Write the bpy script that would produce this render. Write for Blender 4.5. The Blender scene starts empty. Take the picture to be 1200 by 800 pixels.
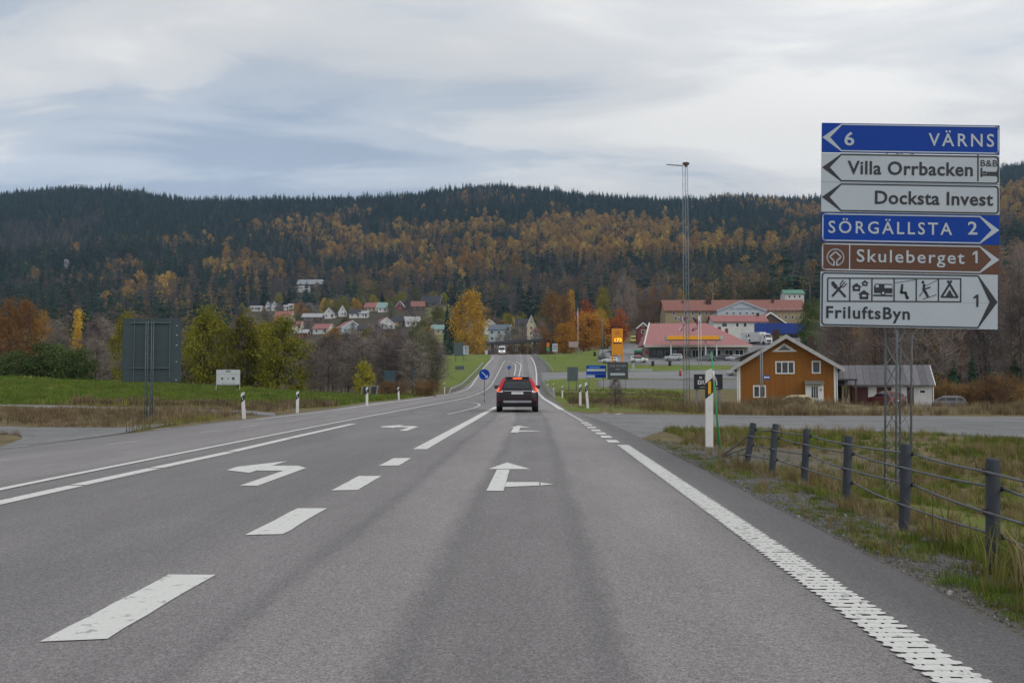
import bpy, bmesh, math, random
import numpy as np
from mathutils import Vector, Matrix, Euler

rnd = random.Random(7)
nrs = np.random.RandomState(11)
S = bpy.context.scene
COL = S.collection
R = math.radians

# ------------------------------------------------------------------ camera, sky, sun, exposure
CAM_H, FPX = 1.25, 1150.0
cam_d = bpy.data.cameras.new('camera')
cam_d.sensor_width = 36.0
cam_d.lens = 36.0 * FPX / 1200.0
cam_d.clip_start, cam_d.clip_end = 0.1, 20000.0
cam = bpy.data.objects.new('camera', cam_d)
COL.objects.link(cam)
cam.location = (0, 0, CAM_H)
cam.rotation_euler = (R(90) + math.atan(50 / FPX), 0, math.atan(28 / FPX))
S.camera = cam

SUN_EL, SUN_AZ = R(36), R(128)         # veiled sun to the right, a little behind the camera
world = bpy.data.worlds.new('World')
S.world = world
world.use_nodes = True

sun_d = bpy.data.lights.new('sun', 'SUN')
sun_d.energy = 1.2
sun_d.angle = R(45)
sun_d.color = (1.0, 0.95, 0.88)
sun = bpy.data.objects.new('sun', sun_d)
COL.objects.link(sun)
sdir = Vector((math.sin(SUN_AZ) * math.cos(SUN_EL), math.cos(SUN_AZ) * math.cos(SUN_EL), math.sin(SUN_EL)))
sun.rotation_euler = sdir.to_track_quat('Z', 'Y').to_euler()
sun.location = (60, 60, 90)

S.view_settings.view_transform = 'Standard'
S.view_settings.look = 'None'
S.view_settings.exposure = 0.2
S.view_settings.gamma = 1.0
S.view_settings.use_curve_mapping = False
S.cycles.max_bounces = 6
S.cycles.diffuse_bounces = 2
S.cycles.glossy_bounces = 2
S.cycles.transparent_max_bounces = 8
S.cycles.volume_bounces = 0
S.cycles.caustics_reflective = False
S.cycles.caustics_refractive = False

CL1, CL2, CL3 = (2.6, 5.8, .4), (9.5, 2.2, 1.9), (4.4, 9.2, 4.9)
def build_world():
    nt = world.node_tree
    N, L = nt.nodes, nt.links
    N.clear()
    out = N.new('ShaderNodeOutputWorld')
    bg = N.new('ShaderNodeBackground')
    bg.inputs['Strength'].default_value = 0.110
    sky = N.new('ShaderNodeTexSky')
    sky.sky_type = 'NISHITA'
    sky.sun_disc = False
    sky.sun_elevation = SUN_EL
    sky.sun_rotation = SUN_AZ
    sky.air_density, sky.dust_density, sky.ozone_density = 1.0, 1.5, 1.0
    tc = N.new('ShaderNodeTexCoord')
    sep = N.new('ShaderNodeSeparateXYZ')
    L.new(tc.outputs['Generated'], sep.inputs[0])
    def m(op, a, b=None, c=None, clamp=False):
        n = N.new('ShaderNodeMath'); n.operation = op; n.use_clamp = clamp
        for i, v in enumerate((a, b, c)):
            if v is None: continue
            if isinstance(v, (int, float)): n.inputs[i].default_value = v
            else: L.new(v, n.inputs[i])
        return n.outputs[0]
    # cloud sheet seen in perspective: direction divided by its height
    zz = m('MAXIMUM', sep.outputs[2], 0.0)
    zc = m('ADD', zz, 0.10)
    px = m('DIVIDE', sep.outputs[0], zc)
    py = m('DIVIDE', sep.outputs[1], zc)
    cmb = N.new('ShaderNodeCombineXYZ')
    L.new(m('MULTIPLY', px, 0.55), cmb.inputs[0]); L.new(m('MULTIPLY', py, 1.0), cmb.inputs[1])
    def noise(scale, detail, rough, dist, off):
        mp = N.new('ShaderNodeMapping'); mp.inputs['Location'].default_value = off
        L.new(cmb.outputs[0], mp.inputs[0])
        n = N.new('ShaderNodeTexNoise'); n.noise_dimensions = '3D'
        n.inputs['Scale'].default_value = scale; n.inputs['Detail'].default_value = detail
        n.inputs['Roughness'].default_value = rough; n.inputs['Distortion'].default_value = dist
        L.new(mp.outputs[0], n.inputs['Vector'])
        return n.outputs[0]
    n1 = noise(0.85, 3, 0.45, 0.3, CL1)
    n2 = noise(2.3, 8, 0.58, 0.6, CL2)
    n3 = noise(0.6, 2, 0.5, 0.2, CL3)
    f = m('ADD', m('MULTIPLY', n1, 0.60), m('MULTIPLY', n2, 0.40))
    ramp = N.new('ShaderNodeValToRGB')
    ramp.color_ramp.interpolation = 'EASE'
    el = ramp.color_ramp.elements
    el[0].position, el[0].color = 0.37, (2.9, 3.45, 4.3, 1)
    el[1].position, el[1].color = 0.62, (7.0, 6.9, 6.65, 1)
    e = el.new(0.45); e.color = (4.1, 4.55, 5.1, 1)
    e = el.new(0.51); e.color = (5.55, 5.65, 5.75, 1)
    L.new(f, ramp.inputs[0])
    # broad brightness change over the sheet
    br = m('MULTIPLY_ADD', n3, 0.9, 0.62)
    br = m('ADD', br, m('MULTIPLY', m('EXPONENT', m('MULTIPLY', zz, -7.0)), 0.35))      # thinner cloud far off, towards the horizon
    mul = N.new('ShaderNodeVectorMath'); mul.operation = 'SCALE'
    L.new(ramp.outputs[0], mul.inputs[0]); L.new(br, mul.inputs[3])
    mix = N.new('ShaderNodeMix'); mix.data_type = 'RGBA'
    mix.inputs[0].default_value = 0.93
    L.new(sky.outputs[0], mix.inputs[6]); L.new(mul.outputs[0], mix.inputs[7])
    L.new(mix.outputs[2], bg.inputs['Color'])
    L.new(bg.outputs[0], out.inputs[0])
build_world()

# ------------------------------------------------------------------ pixel helpers (photo pixels 1200 x 800)
CR = cam.rotation_euler.to_matrix()
def ray(u, v):
    d = CR @ Vector((u - 600.0, 400.0 - v, -FPX))
    return d / d.y
def at(u, v, Y):
    d = ray(u, v)
    return Vector((d.x * Y, Y, CAM_H + d.z * Y))

# ------------------------------------------------------------------ terrain height
def smooth(t):
    t = np.clip(t, 0, 1)
    return t * t * (3 - 2 * t)
_ry = np.arange(-100.0, 2600.0, 1.0)
_rz = np.interp(_ry, [-100, 128, 160, 195, 288, 322, 365, 450, 2600], [0, 0, .62, 2.95, 10.0, 10.9, 10.6, 9.0, 9.0])
_k = np.ones(25) / 25
_rz = np.convolve(np.pad(_rz, 12, mode='edge'), _k, mode='valid')
def zr(y):
    return np.interp(y, _ry, _rz)
_cy = [0, 35, 75, 162, 195, 290, 400]
_cx = [0, 0, -1.0, -1.3, -1.7, -3.4, -9.0]
def cshift(y):
    return np.interp(y, _cy, _cx)
TY = np.array([40, 60, 95, 120, 170, 230, 290, 340, 450, 600, 800, 1100, 1500, 1800, 2600], float)
TU = np.array([-300, 0, 150, 280, 400, 500, 560, 640, 760, 900, 1050, 1200, 1500], float)
TV = np.array([
 [487, 470, 440, 444, 446, 440, 430, 420, 405, 385, 345, 285],
 [487, 472, 443, 447, 448, 443, 436, 428, 412, 390, 350, 288],
 [487, 473, 449, 453, 453, 447, 438, 430, 412, 390, 350, 292],
 [487, 474, 455.5, 459, 460, 452, 441, 432, 412, 390, 352, 302],
 [487, 474, 462, 464, 463, 452, 440, 428, 405, 385, 352, 304],
 [487, 474, 465, 463, 458, 443, 430, 422, 402, 385, 355, 300],
 [487, 474, 465, 462, 453.5, 430, 416, 414, 402, 383, 350, 295],
 [487, 474, 465, 462, 453, 429, 415, 414, 400, 383, 350, 295],
 [487, 474, 465, 462, 453, 430, 413, 400, 385, 365, 335, 290],
 [487, 486, 481, 470, 454, 430, 403, 386, 368, 352, 328, 285],
 [487, 486, 481, 470, 456, 432, 406, 385, 362, 335, 305, 268],
 [487, 486, 479, 469, 457, 435, 408, 380, 345, 312, 280, 240],
 [487, 484, 476, 468, 457, 435, 408, 380, 345, 305, 265, 220]], float)
RU = np.array([-300, 0, 70, 150, 205, 300, 400, 470, 520, 570, 620, 700, 800, 850, 950, 1050, 1130, 1200, 1500], float)
RV = np.array([230, 226, 219, 225, 236, 235, 233, 231, 224, 219, 223, 232, 239, 233, 237, 226, 211, 196, 184], float)
RFINE = np.arange(-300, 1501, 5.0)
_rv = np.convolve(np.pad(np.interp(RFINE, RU, RV), 4, mode='edge'), np.ones(9) / 9, mode='valid')
def hash_noise(x, y, s, seed=0):
    """smooth value noise in [-1, 1]"""
    x = np.asarray(x, float) / s + seed * 17.3; y = np.asarray(y, float) / s + seed * 5.1
    xi, yi = np.floor(x), np.floor(y)
    fx, fy = x - xi, y - yi
    fx, fy = fx * fx * (3 - 2 * fx), fy * fy * (3 - 2 * fy)
    def h(a, b):
        v = np.sin(a * 127.1 + b * 311.7 + seed * 74.7) * 43758.5453
        return (v - np.floor(v)) * 2 - 1
    return (h(xi, yi) * (1 - fx) * (1 - fy) + h(xi + 1, yi) * fx * (1 - fy) + h(xi, yi + 1) * (1 - fx) * fy + h(xi + 1, yi + 1) * fx * fy)
def far_v(u, y):
    u = np.clip(u, -300, 1500)
    rv = np.interp(u, RFINE, _rv)
    cols = np.empty((15,) + u.shape)
    for j in range(12):
        cols[j] = np.interp(u, TU, TV[:, j])
    cols[12] = rv
    cols[13] = rv + 26
    cols[14] = rv + 90
    ly = np.log(np.clip(y, 40, 2600)); lt = np.log(TY)
    idx = np.clip(np.searchsorted(lt, ly) - 1, 0, 13)
    t = (ly - lt[idx]) / (lt[idx + 1] - lt[idx])
    t = np.clip(t, 0, 1)
    a = np.take_along_axis(cols, idx[None], 0)[0]
    b = np.take_along_axis(cols, (idx + 1)[None], 0)[0]
    return a + (b - a) * t
def H(x, y):
    x = np.atleast_1d(np.asarray(x, float)); y = np.atleast_1d(np.asarray(y, float))
    x, y = np.broadcast_arrays(x, y)
    yy = np.maximum(y, 1.0)
    # near cross-section
    dit = smooth((21 - y) / 5.0)
    zn = np.interp(x, [-60, -14, -12, -6.4, 2.4, 3.4, 5.5, 60], [-.4, -.36, -.2, 0, 0, -.06, -.12, -.12])
    zn = zn + dit * np.interp(x, [3.2, 6.0, 60], [0, -.33, -.36])
    zn = zn + dit * np.interp(x, [-60, -16, -13], [-.2, -.12, 0])
    u = 628 + FPX * x / yy
    yf = np.clip(y, 40, 2600)
    zf = CAM_H + (450 - far_v(u, yf)) * yf / FPX
    und = hash_noise(x, y, 160, 1) * 5 + hash_noise(x, y, 60, 2) * 2
    zf = zf + und * smooth((y - 420) / 300) * (1 - .85 * smooth((y - 1250) / 200))
    zf = zf + .62 * np.exp(-((y - 51) / 4.5) ** 2) * smooth((x - 9) / 5) + .25 * np.exp(-((y - 51) / 4.5) ** 2) * hash_noise(x, y, 6, 16) * smooth((x - 7) / 5)
    zf = zf + 2.3 * np.exp(-((u - 694) / 36) ** 2) * np.exp(-((y - 283) / 24) ** 2)
    w = smooth((y - 28) / 17)
    z = zn * (1 - w) + zf * w
    z = z + hash_noise(x, y, 3.0, 3) * .035 * smooth((np.abs(x + 4.7) - 8.2) / 2.0)
    # main road corridor
    xr = x - cshift(y)
    d = np.maximum(np.maximum(-12.5 - xr, xr - 3.2), 0)
    c = smooth(1 - d / (3.0 + .10 * np.clip(y, 0, 300))) * smooth((y - 28) / 12) * smooth((430 - y) / 60)
    zc = zr(y) + np.interp(xr, [-12, -6.4, 0], [-.2, 0, 0]) * smooth((70 - y) / 20)
    z = z * (1 - c) + zc * c
    return z
def h1(x, y):
    return float(H(x, y)[0])
def gnd(u, v, ymax=1600):
    """where the view ray through a photo pixel meets the ground"""
    d = ray(u, v)
    ys = np.concatenate([np.arange(2, 60, .5), np.arange(60, 400, 1.0), np.arange(400, ymax, 4.0)])
    f = CAM_H + d.z * ys - H(d.x * ys, ys)
    k = np.argmax(f < 0)
    if f[k] >= 0: k = len(ys) - 1
    a, b = ys[max(k - 1, 0)], ys[k]
    for _ in range(24):
        m_ = .5 * (a + b)
        if CAM_H + d.z * m_ - h1(d.x * m_, m_) < 0: b = m_
        else: a = m_
    y = .5 * (a + b)
    return Vector((d.x * y, y, h1(d.x * y, y)))
def onground(u, Y):
    x = (ray(u, 450).x) * Y
    return Vector((x, Y, h1(x, Y)))

# ------------------------------------------------------------------ mesh builder
class MB:
    def __init__(s): s.v, s.f = [], []
    def add(s, vs, fs):
        o = len(s.v); s.v += [tuple(p) for p in vs]; s.f += [tuple(o + i for i in f) for f in fs]; return s
    def box(s, x0, x1, y0, y1, z0, z1):
        return s.add([(x0,y0,z0),(x1,y0,z0),(x1,y1,z0),(x0,y1,z0),(x0,y0,z1),(x1,y0,z1),(x1,y1,z1),(x0,y1,z1)],
                     [(0,3,2,1),(4,5,6,7),(0,1,5,4),(1,2,6,5),(2,3,7,6),(3,0,4,7)])
    def tube(s, p0, p1, r0, r1=None, n=8, caps=True):
        r1 = r0 if r1 is None else r1
        p0, p1 = Vector(p0), Vector(p1)
        d = (p1 - p0).normalized()
        a = d.orthogonal().normalized(); b = d.cross(a)
        vs = []
        for p, r in ((p0, r0), (p1, r1)):
            for k in range(n):
                t = 2 * math.pi * k / n
                vs.append(p + a * (r * math.cos(t)) + b * (r * math.sin(t)))
        fs = [(k, (k + 1) % n, n + (k + 1) % n, n + k) for k in range(n)]
        if caps: fs += [tuple(range(n - 1, -1, -1)), tuple(range(n, 2 * n))]
        return s.add(vs, fs)
    def path(s, pts, r, n=6):
        for a, b in zip(pts[:-1], pts[1:]): s.tube(a, b, r, r, n)
        return s
    def bar(s, p0, p1, w, t, up=(0, 0, 1)):
        p0, p1 = Vector(p0), Vector(p1)
        d = (p1 - p0).normalized(); up = Vector(up)
        sx = d.cross(up).normalized() * (w / 2); sz = sx.cross(d).normalized() * (t / 2)
        vs = [p + a * sx + b * sz for p in (p0, p1) for a, b in ((-1,-1),(1,-1),(1,1),(-1,1))]
        return s.add(vs, [(0,1,2,3),(7,6,5,4),(0,4,5,1),(1,5,6,2),(2,6,7,3),(3,7,4,0)])
    def prism_y(s, poly, y0, y1):
        """polygon in (x, z), extruded along y"""
        n = len(poly)
        vs = [(x, y0, z) for x, z in poly] + [(x, y1, z) for x, z in poly]
        fs = [tuple(range(n)), tuple(range(2 * n - 1, n - 1, -1))] + [(k, n + k, n + (k + 1) % n, (k + 1) % n) for k in range(n)]
        return s.add(vs, fs)
    def prism_x(s, poly, x0, x1):
        n = len(poly)
        vs = [(x0, y, z) for y, z in poly] + [(x1, y, z) for y, z in poly]
        fs = [tuple(range(n)), tuple(range(2 * n - 1, n - 1, -1))] + [(k, n + k, n + (k + 1) % n, (k + 1) % n) for k in range(n)]
        return s.add(vs, fs)
    def prism_z(s, poly, z0, z1):
        n = len(poly)
        vs = [(x, y, z0) for x, y in poly] + [(x, y, z1) for x, y in poly]
        fs = [tuple(range(n - 1, -1, -1)), tuple(range(n, 2 * n))] + [(k, (k + 1) % n, n + (k + 1) % n, n + k) for k in range(n)]
        return s.add(vs, fs)
    def disc_y(s, cx, cz, r, y0, y1, n=24):
        return s.prism_y([(cx + r * math.cos(2 * math.pi * k / n), cz + r * math.sin(2 * math.pi * k / n)) for k in range(n)], y0, y1)
    def stroke_y(s, pts, w, y0, y1):
        """polyline in (x, z) with width w as a flat plate between y0 and y1"""
        for (ax, az), (bx, bz) in zip(pts[:-1], pts[1:]):
            dx, dz = bx - ax, bz - az
            l = math.hypot(dx, dz)
            if l < 1e-9: continue
            nx, nz = -dz / l * w / 2, dx / l * w / 2
            ex, ez = dx / l * w * .2, dz / l * w * .2
            s.prism_y([(ax - nx - ex, az - nz - ez), (bx - nx + ex, bz - nz + ez), (bx + nx + ex, bz + nz + ez), (ax + nx - ex, az + nz - ez)], y0, y1)
        return s
    def mesh(s, name, mat=None, smooth_=False, fix=True):
        me = bpy.data.meshes.new(name)
        me.from_pydata(s.v, [], s.f)
        if fix:
            bm = bmesh.new(); bm.from_mesh(me)
            bmesh.ops.recalc_face_normals(bm, faces=bm.faces)
            bm.to_mesh(me); bm.free()
        if smooth_: me.polygons.foreach_set('use_smooth', [True] * len(me.polygons))
        if mat: me.materials.append(mat)
        me.update()
        return me
    def build(s, name, mat, parent=None, smooth_=False, fix=True):
        return link(name, s.mesh(name, mat, smooth_, fix), parent)
def link(name, me, parent=None):
    o = bpy.data.objects.new(name, me)
    COL.objects.link(o)
    if parent: o.parent = parent
    return o
def tag(o, label=None, cat=None, group=None, kind=None):
    for k, v in (('label', label), ('category', cat), ('group', group), ('kind', kind)):
        if v: o[k] = v
    return o
def thing(name, label, cat, loc=(0, 0, 0), rz=0.0, group=None):
    o = bpy.data.objects.new(name, None)
    o.empty_display_size = .3
    COL.objects.link(o)
    o.location = loc; o.rotation_euler = (0, 0, rz)
    return tag(o, label, cat, group)
def copy_tree(o, parent=None):
    c = o.copy(); COL.objects.link(c); c.parent = parent
    for ch in o.children: copy_tree(ch, c)
    return c
def np_mesh(name, v, f, mat=None, smooth_=False):
    """fast mesh from numpy arrays, f is (n, 3) or (n, 4)"""
    me = bpy.data.meshes.new(name)
    v = np.asarray(v, np.float32); f = np.asarray(f, np.int32)
    me.vertices.add(len(v)); me.vertices.foreach_set('co', v.ravel())
    k = f.shape[1]
    me.loops.add(f.size); me.loops.foreach_set('vertex_index', f.ravel())
    me.polygons.add(len(f)); me.polygons.foreach_set('loop_start', np.arange(0, f.size, k, dtype=np.int32))
    me.update(calc_edges=True); me.validate()
    if smooth_: me.polygons.foreach_set('use_smooth', np.ones(len(f), bool))
    if mat: me.materials.append(mat)
    return me
# ------------------------------------------------------------------ materials
MATS = {}
def srgb(r, g, b):
    def c(x):
        x /= 255.0
        return x / 12.92 if x <= .04045 else ((x + .055) / 1.055) ** 2.4
    return (c(r), c(g), c(b), 1)
def mat(name, col, rough=.7, metal=0.0, var=.12, scale=3.0, bump=0.0, bscale=40.0, spec=.4, emit=None, estr=0.0, coat=0.0, streak=False, dirt=0.0):
    """plain procedural material: colour broken up by noise, optional fine relief"""
    if name in MATS: return MATS[name]
    m = bpy.data.materials.new(name); m.use_nodes = True
    N, L = m.node_tree.nodes, m.node_tree.links
    p = N['Principled BSDF']
    p.inputs['Roughness'].default_value = rough
    p.inputs['Metallic'].default_value = metal
    p.inputs['Specular IOR Level'].default_value = spec
    p.inputs['Coat Weight'].default_value = coat
    tc = N.new('ShaderNodeTexCoord')
    mp = N.new('ShaderNodeMapping')
    L.new(tc.outputs['Object'], mp.inputs[0])
    if streak: mp.inputs['Scale'].default_value = (1, 1, .12)
    no = N.new('ShaderNodeTexNoise')
    no.inputs['Scale'].default_value = scale; no.inputs['Detail'].default_value = 5; no.inputs['Roughness'].default_value = .6
    L.new(mp.outputs[0], no.inputs['Vector'])
    ra = N.new('ShaderNodeValToRGB')
    c = col
    lo = tuple(max(0, x * (1 - var)) for x in c[:3]) + (1,)
    hi = tuple(min(1, x * (1 + var)) for x in c[:3]) + (1,)
    ra.color_ramp.elements[0].position, ra.color_ramp.elements[0].color = .3, lo
    ra.color_ramp.elements[1].position, ra.color_ramp.elements[1].color = .7, hi
    L.new(no.outputs[0], ra.inputs[0])
    src = ra.outputs[0]
    if dirt:
        n2 = N.new('ShaderNodeTexNoise'); n2.inputs['Scale'].default_value = scale * .6; n2.inputs['Detail'].default_value = 8
        L.new(mp.outputs[0], n2.inputs['Vector'])
        r2 = N.new('ShaderNodeValToRGB'); r2.color_ramp.elements[0].position = .48; r2.color_ramp.elements[1].position = .75
        L.new(n2.outputs[0], r2.inputs[0])
        mu = N.new('ShaderNodeMath'); mu.operation = 'MULTIPLY'; mu.inputs[1].default_value = dirt
        L.new(r2.outputs[0], mu.inputs[0])
        mx = N.new('ShaderNodeMix'); mx.data_type = 'RGBA'
        L.new(mu.outputs[0], mx.inputs[0]); L.new(src, mx.inputs[6]); mx.inputs[7].default_value = (.06, .05, .04, 1)
        src = mx.outputs[2]
    L.new(src, p.inputs['Base Color'])
    if emit:
        p.inputs['Emission Color'].default_value = emit
        p.inputs['Emission Strength'].default_value = estr
    if bump:
        nb = N.new('ShaderNodeTexNoise'); nb.inputs['Scale'].default_value = bscale; nb.inputs['Detail'].default_value = 4
        L.new(mp.outputs[0], nb.inputs['Vector'])
        bu = N.new('ShaderNodeBump'); bu.inputs['Strength'].default_value = bump; bu.inputs['Distance'].default_value = .02
        L.new(nb.outputs[0], bu.inputs['Height']); L.new(bu.outputs[0], p.inputs['Normal'])
    MATS[name] = m
    return m
def stripe_mat(name, col, col2, axis=0, period=.15, width=.12, rough=.8, spec=.3, var=.12, metal=0.0):
    """boards or sheet profiles: thin darker joints every period along one object axis"""
    if name in MATS: return MATS[name]
    m = bpy.data.materials.new(name); m.use_nodes = True
    N, L = m.node_tree.nodes, m.node_tree.links
    p = N['Principled BSDF']; p.inputs['Roughness'].default_value = rough; p.inputs['Specular IOR Level'].default_value = spec
    p.inputs['Metallic'].default_value = metal
    tc = N.new('ShaderNodeTexCoord'); sp = N.new('ShaderNodeSeparateXYZ'); L.new(tc.outputs['Object'], sp.inputs[0])
    def mm(op, a, b):
        n = N.new('ShaderNodeMath'); n.operation = op
        for i, v in enumerate((a, b)):
            if isinstance(v, (int, float)): n.inputs[i].default_value = v
            else: L.new(v, n.inputs[i])
        return n.outputs[0]
    fr = mm('FRACT', mm('DIVIDE', sp.outputs[axis], period), 0)
    line = mm('LESS_THAN', fr, width)
    no = N.new('ShaderNodeTexNoise'); no.inputs['Scale'].default_value = 1.4; no.inputs['Detail'].default_value = 6
    mp = N.new('ShaderNodeMapping'); mp.inputs['Scale'].default_value = (3, 3, .5); L.new(tc.outputs['Object'], mp.inputs[0]); L.new(mp.outputs[0], no.inputs['Vector'])
    cellc = N.new('ShaderNodeTexWhiteNoise'); cellc.noise_dimensions = '1D'
    L.new(mm('FLOOR', mm('DIVIDE', sp.outputs[axis], period), 0), cellc.inputs['W'])
    k = mm('ADD', mm('MULTIPLY', no.outputs[0], 2 * var), mm('MULTIPLY', cellc.outputs[0], var))
    k = mm('ADD', k, 1 - 1.5 * var)
    sc = N.new('ShaderNodeVectorMath'); sc.operation = 'SCALE'; sc.inputs[0].default_value = col[:3]; L.new(k, sc.inputs[3])
    mx = N.new('ShaderNodeMix'); mx.data_type = 'RGBA'; L.new(line, mx.inputs[0]); L.new(sc.outputs[0], mx.inputs[6]); mx.inputs[7].default_value = col2
    L.new(mx.outputs[2], p.inputs['Base Color'])
    bu = N.new('ShaderNodeBump'); bu.inputs['Strength'].default_value = .6; bu.inputs['Distance'].default_value = .02; bu.invert = True
    L.new(line, bu.inputs['Height']); L.new(bu.outputs[0], p.inputs['Normal'])
    MATS[name] = m
    return m
def leaf_mat(name, cols, trans=.25, hue=.02, val=.5):
    """foliage: colour differs from clump to clump (position noise) and from tree to tree (object random)"""
    if name in MATS: return MATS[name]
    m = bpy.data.materials.new(name); m.use_nodes = True
    N, L = m.node_tree.nodes, m.node_tree.links
    p = N['Principled BSDF']; p.inputs['Roughness'].default_value = .75; p.inputs['Specular IOR Level'].default_value = .15
    tc = N.new('ShaderNodeTexCoord')
    no = N.new('ShaderNodeTexNoise'); no.inputs['Scale'].default_value = .9; no.inputs['Detail'].default_value = 4; no.inputs['Roughness'].default_value = .7
    L.new(tc.outputs['Object'], no.inputs['Vector'])
    oi = N.new('ShaderNodeObjectInfo')
    ra = N.new('ShaderNodeValToRGB')
    n = len(cols)
    els = ra.color_ramp.elements
    els[0].position, els[0].color = .28, cols[0]
    els[1].position, els[1].color = .72, cols[-1]
    for i, c in enumerate(cols[1:-1]):
        e = els.new(.28 + .44 * (i + 1) / (n - 1)); e.color = c
    ad = N.new('ShaderNodeMath'); ad.operation = 'MULTIPLY_ADD'; ad.inputs[1].default_value = .34; ad.inputs[2].default_value = -.17
    L.new(oi.outputs['Random'], ad.inputs[0])
    a2 = N.new('ShaderNodeMath'); a2.operation = 'ADD'; L.new(no.outputs[0], a2.inputs[0]); L.new(ad.outputs[0], a2.inputs[1])
    L.new(a2.outputs[0], ra.inputs[0])
    hs = N.new('ShaderNodeHueSaturation')
    vv = N.new('ShaderNodeMath'); vv.operation = 'MULTIPLY_ADD'; vv.inputs[1].default_value = val; vv.inputs[2].default_value = 1 - val / 2
    wn = N.new('ShaderNodeTexWhiteNoise'); wn.noise_dimensions = '1D'; L.new(oi.outputs['Random'], wn.inputs['W'])
    L.new(wn.outputs[0], vv.inputs[0]); L.new(vv.outputs[0], hs.inputs['Value'])
    hh = N.new('ShaderNodeMath'); hh.operation = 'MULTIPLY_ADD'; hh.inputs[1].default_value = hue * 2; hh.inputs[2].default_value = .5 - hue
    L.new(oi.outputs['Random'], hh.inputs[0]); L.new(hh.outputs[0], hs.inputs['Hue'])
    L.new(ra.outputs[0], hs.inputs['Color'])
    L.new(hs.outputs[0], p.inputs['Base Color'])
    if trans:
        tr = N.new('ShaderNodeBsdfTranslucent'); L.new(hs.outputs[0], tr.inputs[0])
        ms = N.new('ShaderNodeMixShader'); ms.inputs[0].default_value = trans
        L.new(p.outputs[0], ms.inputs[1]); L.new(tr.outputs[0], ms.inputs[2])
        L.new(ms.outputs[0], N['Material Output'].inputs[0])
    MATS[name] = m
    return m
WHITE = mat('white_paint', (.72, .72, .70, 1), .6, var=.06, dirt=.12)
BLACK = mat('black_plastic', (.02, .02, .022, 1), .55)
GLASS = mat('dark_glass', (.02, .025, .03, 1), .08, spec=.6, var=.3)
GALV = mat('galvanised_steel', (.20, .215, .23, 1), .6, metal=.3, var=.15, scale=6)
GREYPAINT = mat('grey_sign_back', (.075, .10, .105, 1), .6, var=.1, scale=2, dirt=.15)
# ------------------------------------------------------------------ road layout (edges read off the photo, laid on the terrain)
def gp(pts): return [gnd(u, v) for u, v in pts]
RIGHT_EDGE = [Vector((2.42, -40, 0)), Vector((2.42, 18, 0)), Vector((2.45, 24, 0)), Vector((2.3, 32, 0))] + gp([(663, 480), (650, 468), (641, 459), (637, 450), (637, 441), (644, 433), (639, 426), (633, 420.5)])
LEFT_EDGE = [Vector((-12.0, -40, 0)), Vector((-12.0, 27, 0)), Vector((-11.9, 31, 0))] + gp([(300, 489.5), (347, 484), (469, 468.5), (523, 461), (541, 454), (553, 445), (562, 435), (569, 426.5), (574, 421)])
def by_y(pts, xend):
    ys = [p.y for p in pts]; xs = [p.x for p in pts]
    o = np.argsort(ys)
    ys = list(np.array(ys)[o]); xs = list(np.array(xs)[o])
    return np.array(ys + [430.0]), np.array(xs + [xend])
RYR, RXR = by_y(RIGHT_EDGE, -9.0 + 3.2)
RYL, RXL = by_y(LEFT_EDGE, -9.0 - 11.0)
def xR(y): return np.interp(y, RYR, RXR)
def xL(y): return np.interp(y, RYL, RXL)

def resample(pts, n):
    P = np.array([[p[0], p[1]] for p in pts], float)
    s = np.concatenate([[0], np.cumsum(np.hypot(*(P[1:] - P[:-1]).T))])
    t = np.linspace(0, s[-1], n)
    return np.stack([np.interp(t, s, P[:, 0]), np.interp(t, s, P[:, 1])], 1)
STRIPS = []            # polygons (for lowering the ground under paving)
def strip(name, A, B, rows, cols, zoff, m, kind='structure', sink=True, parent=None):
    a, b = resample(A, rows), resample(B, rows)
    jit = .10 if a[:, 1].max() < 100 else .0
    a = a + np.stack([hash_noise(a[:, 0], a[:, 1], 1.1, 51), hash_noise(a[:, 0], a[:, 1], .8, 52)], 1) * jit; b = b + np.stack([hash_noise(b[:, 0], b[:, 1], 1.1, 53), hash_noise(b[:, 0], b[:, 1], .8, 54)], 1) * jit
    t = np.linspace(0, 1, cols)
    P = a[:, None, :] * (1 - t)[None, :, None] + b[:, None, :] * t[None, :, None]
    P = P.reshape(-1, 2)
    z = H(P[:, 0], P[:, 1]) + zoff
    v = np.column_stack([P, z])
    i = np.arange(rows - 1)[:, None] * cols + np.arange(cols - 1)[None, :]
    i = i.ravel()
    f = np.stack([i, i + 1, i + cols + 1, i + cols], 1)
    bd = np.concatenate([np.arange(cols), np.arange(1, rows) * cols + cols - 1, (rows - 1) * cols + np.arange(cols - 2, -1, -1), np.arange(rows - 2, 0, -1) * cols])
    nb, n0 = len(bd), len(v)
    sk = v[bd].copy(); sk[:, 2] -= .12 + zoff
    v = np.concatenate([v, sk]); q = np.arange(nb)
    if np.cross(v[1] - v[0], v[cols] - v[0])[2] < 0: f = f[:, ::-1]
    f = np.concatenate([f, np.stack([bd, n0 + q, n0 + (q + 1) % nb, bd[(q + 1) % nb]], 1)])
    me = np_mesh(name, v, f, m)
    o = link(name, me, parent)
    if kind and not parent: o['kind'] = kind
    if sink: STRIPS.append(np.concatenate([a, b[::-1]]))
    return o

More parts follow.
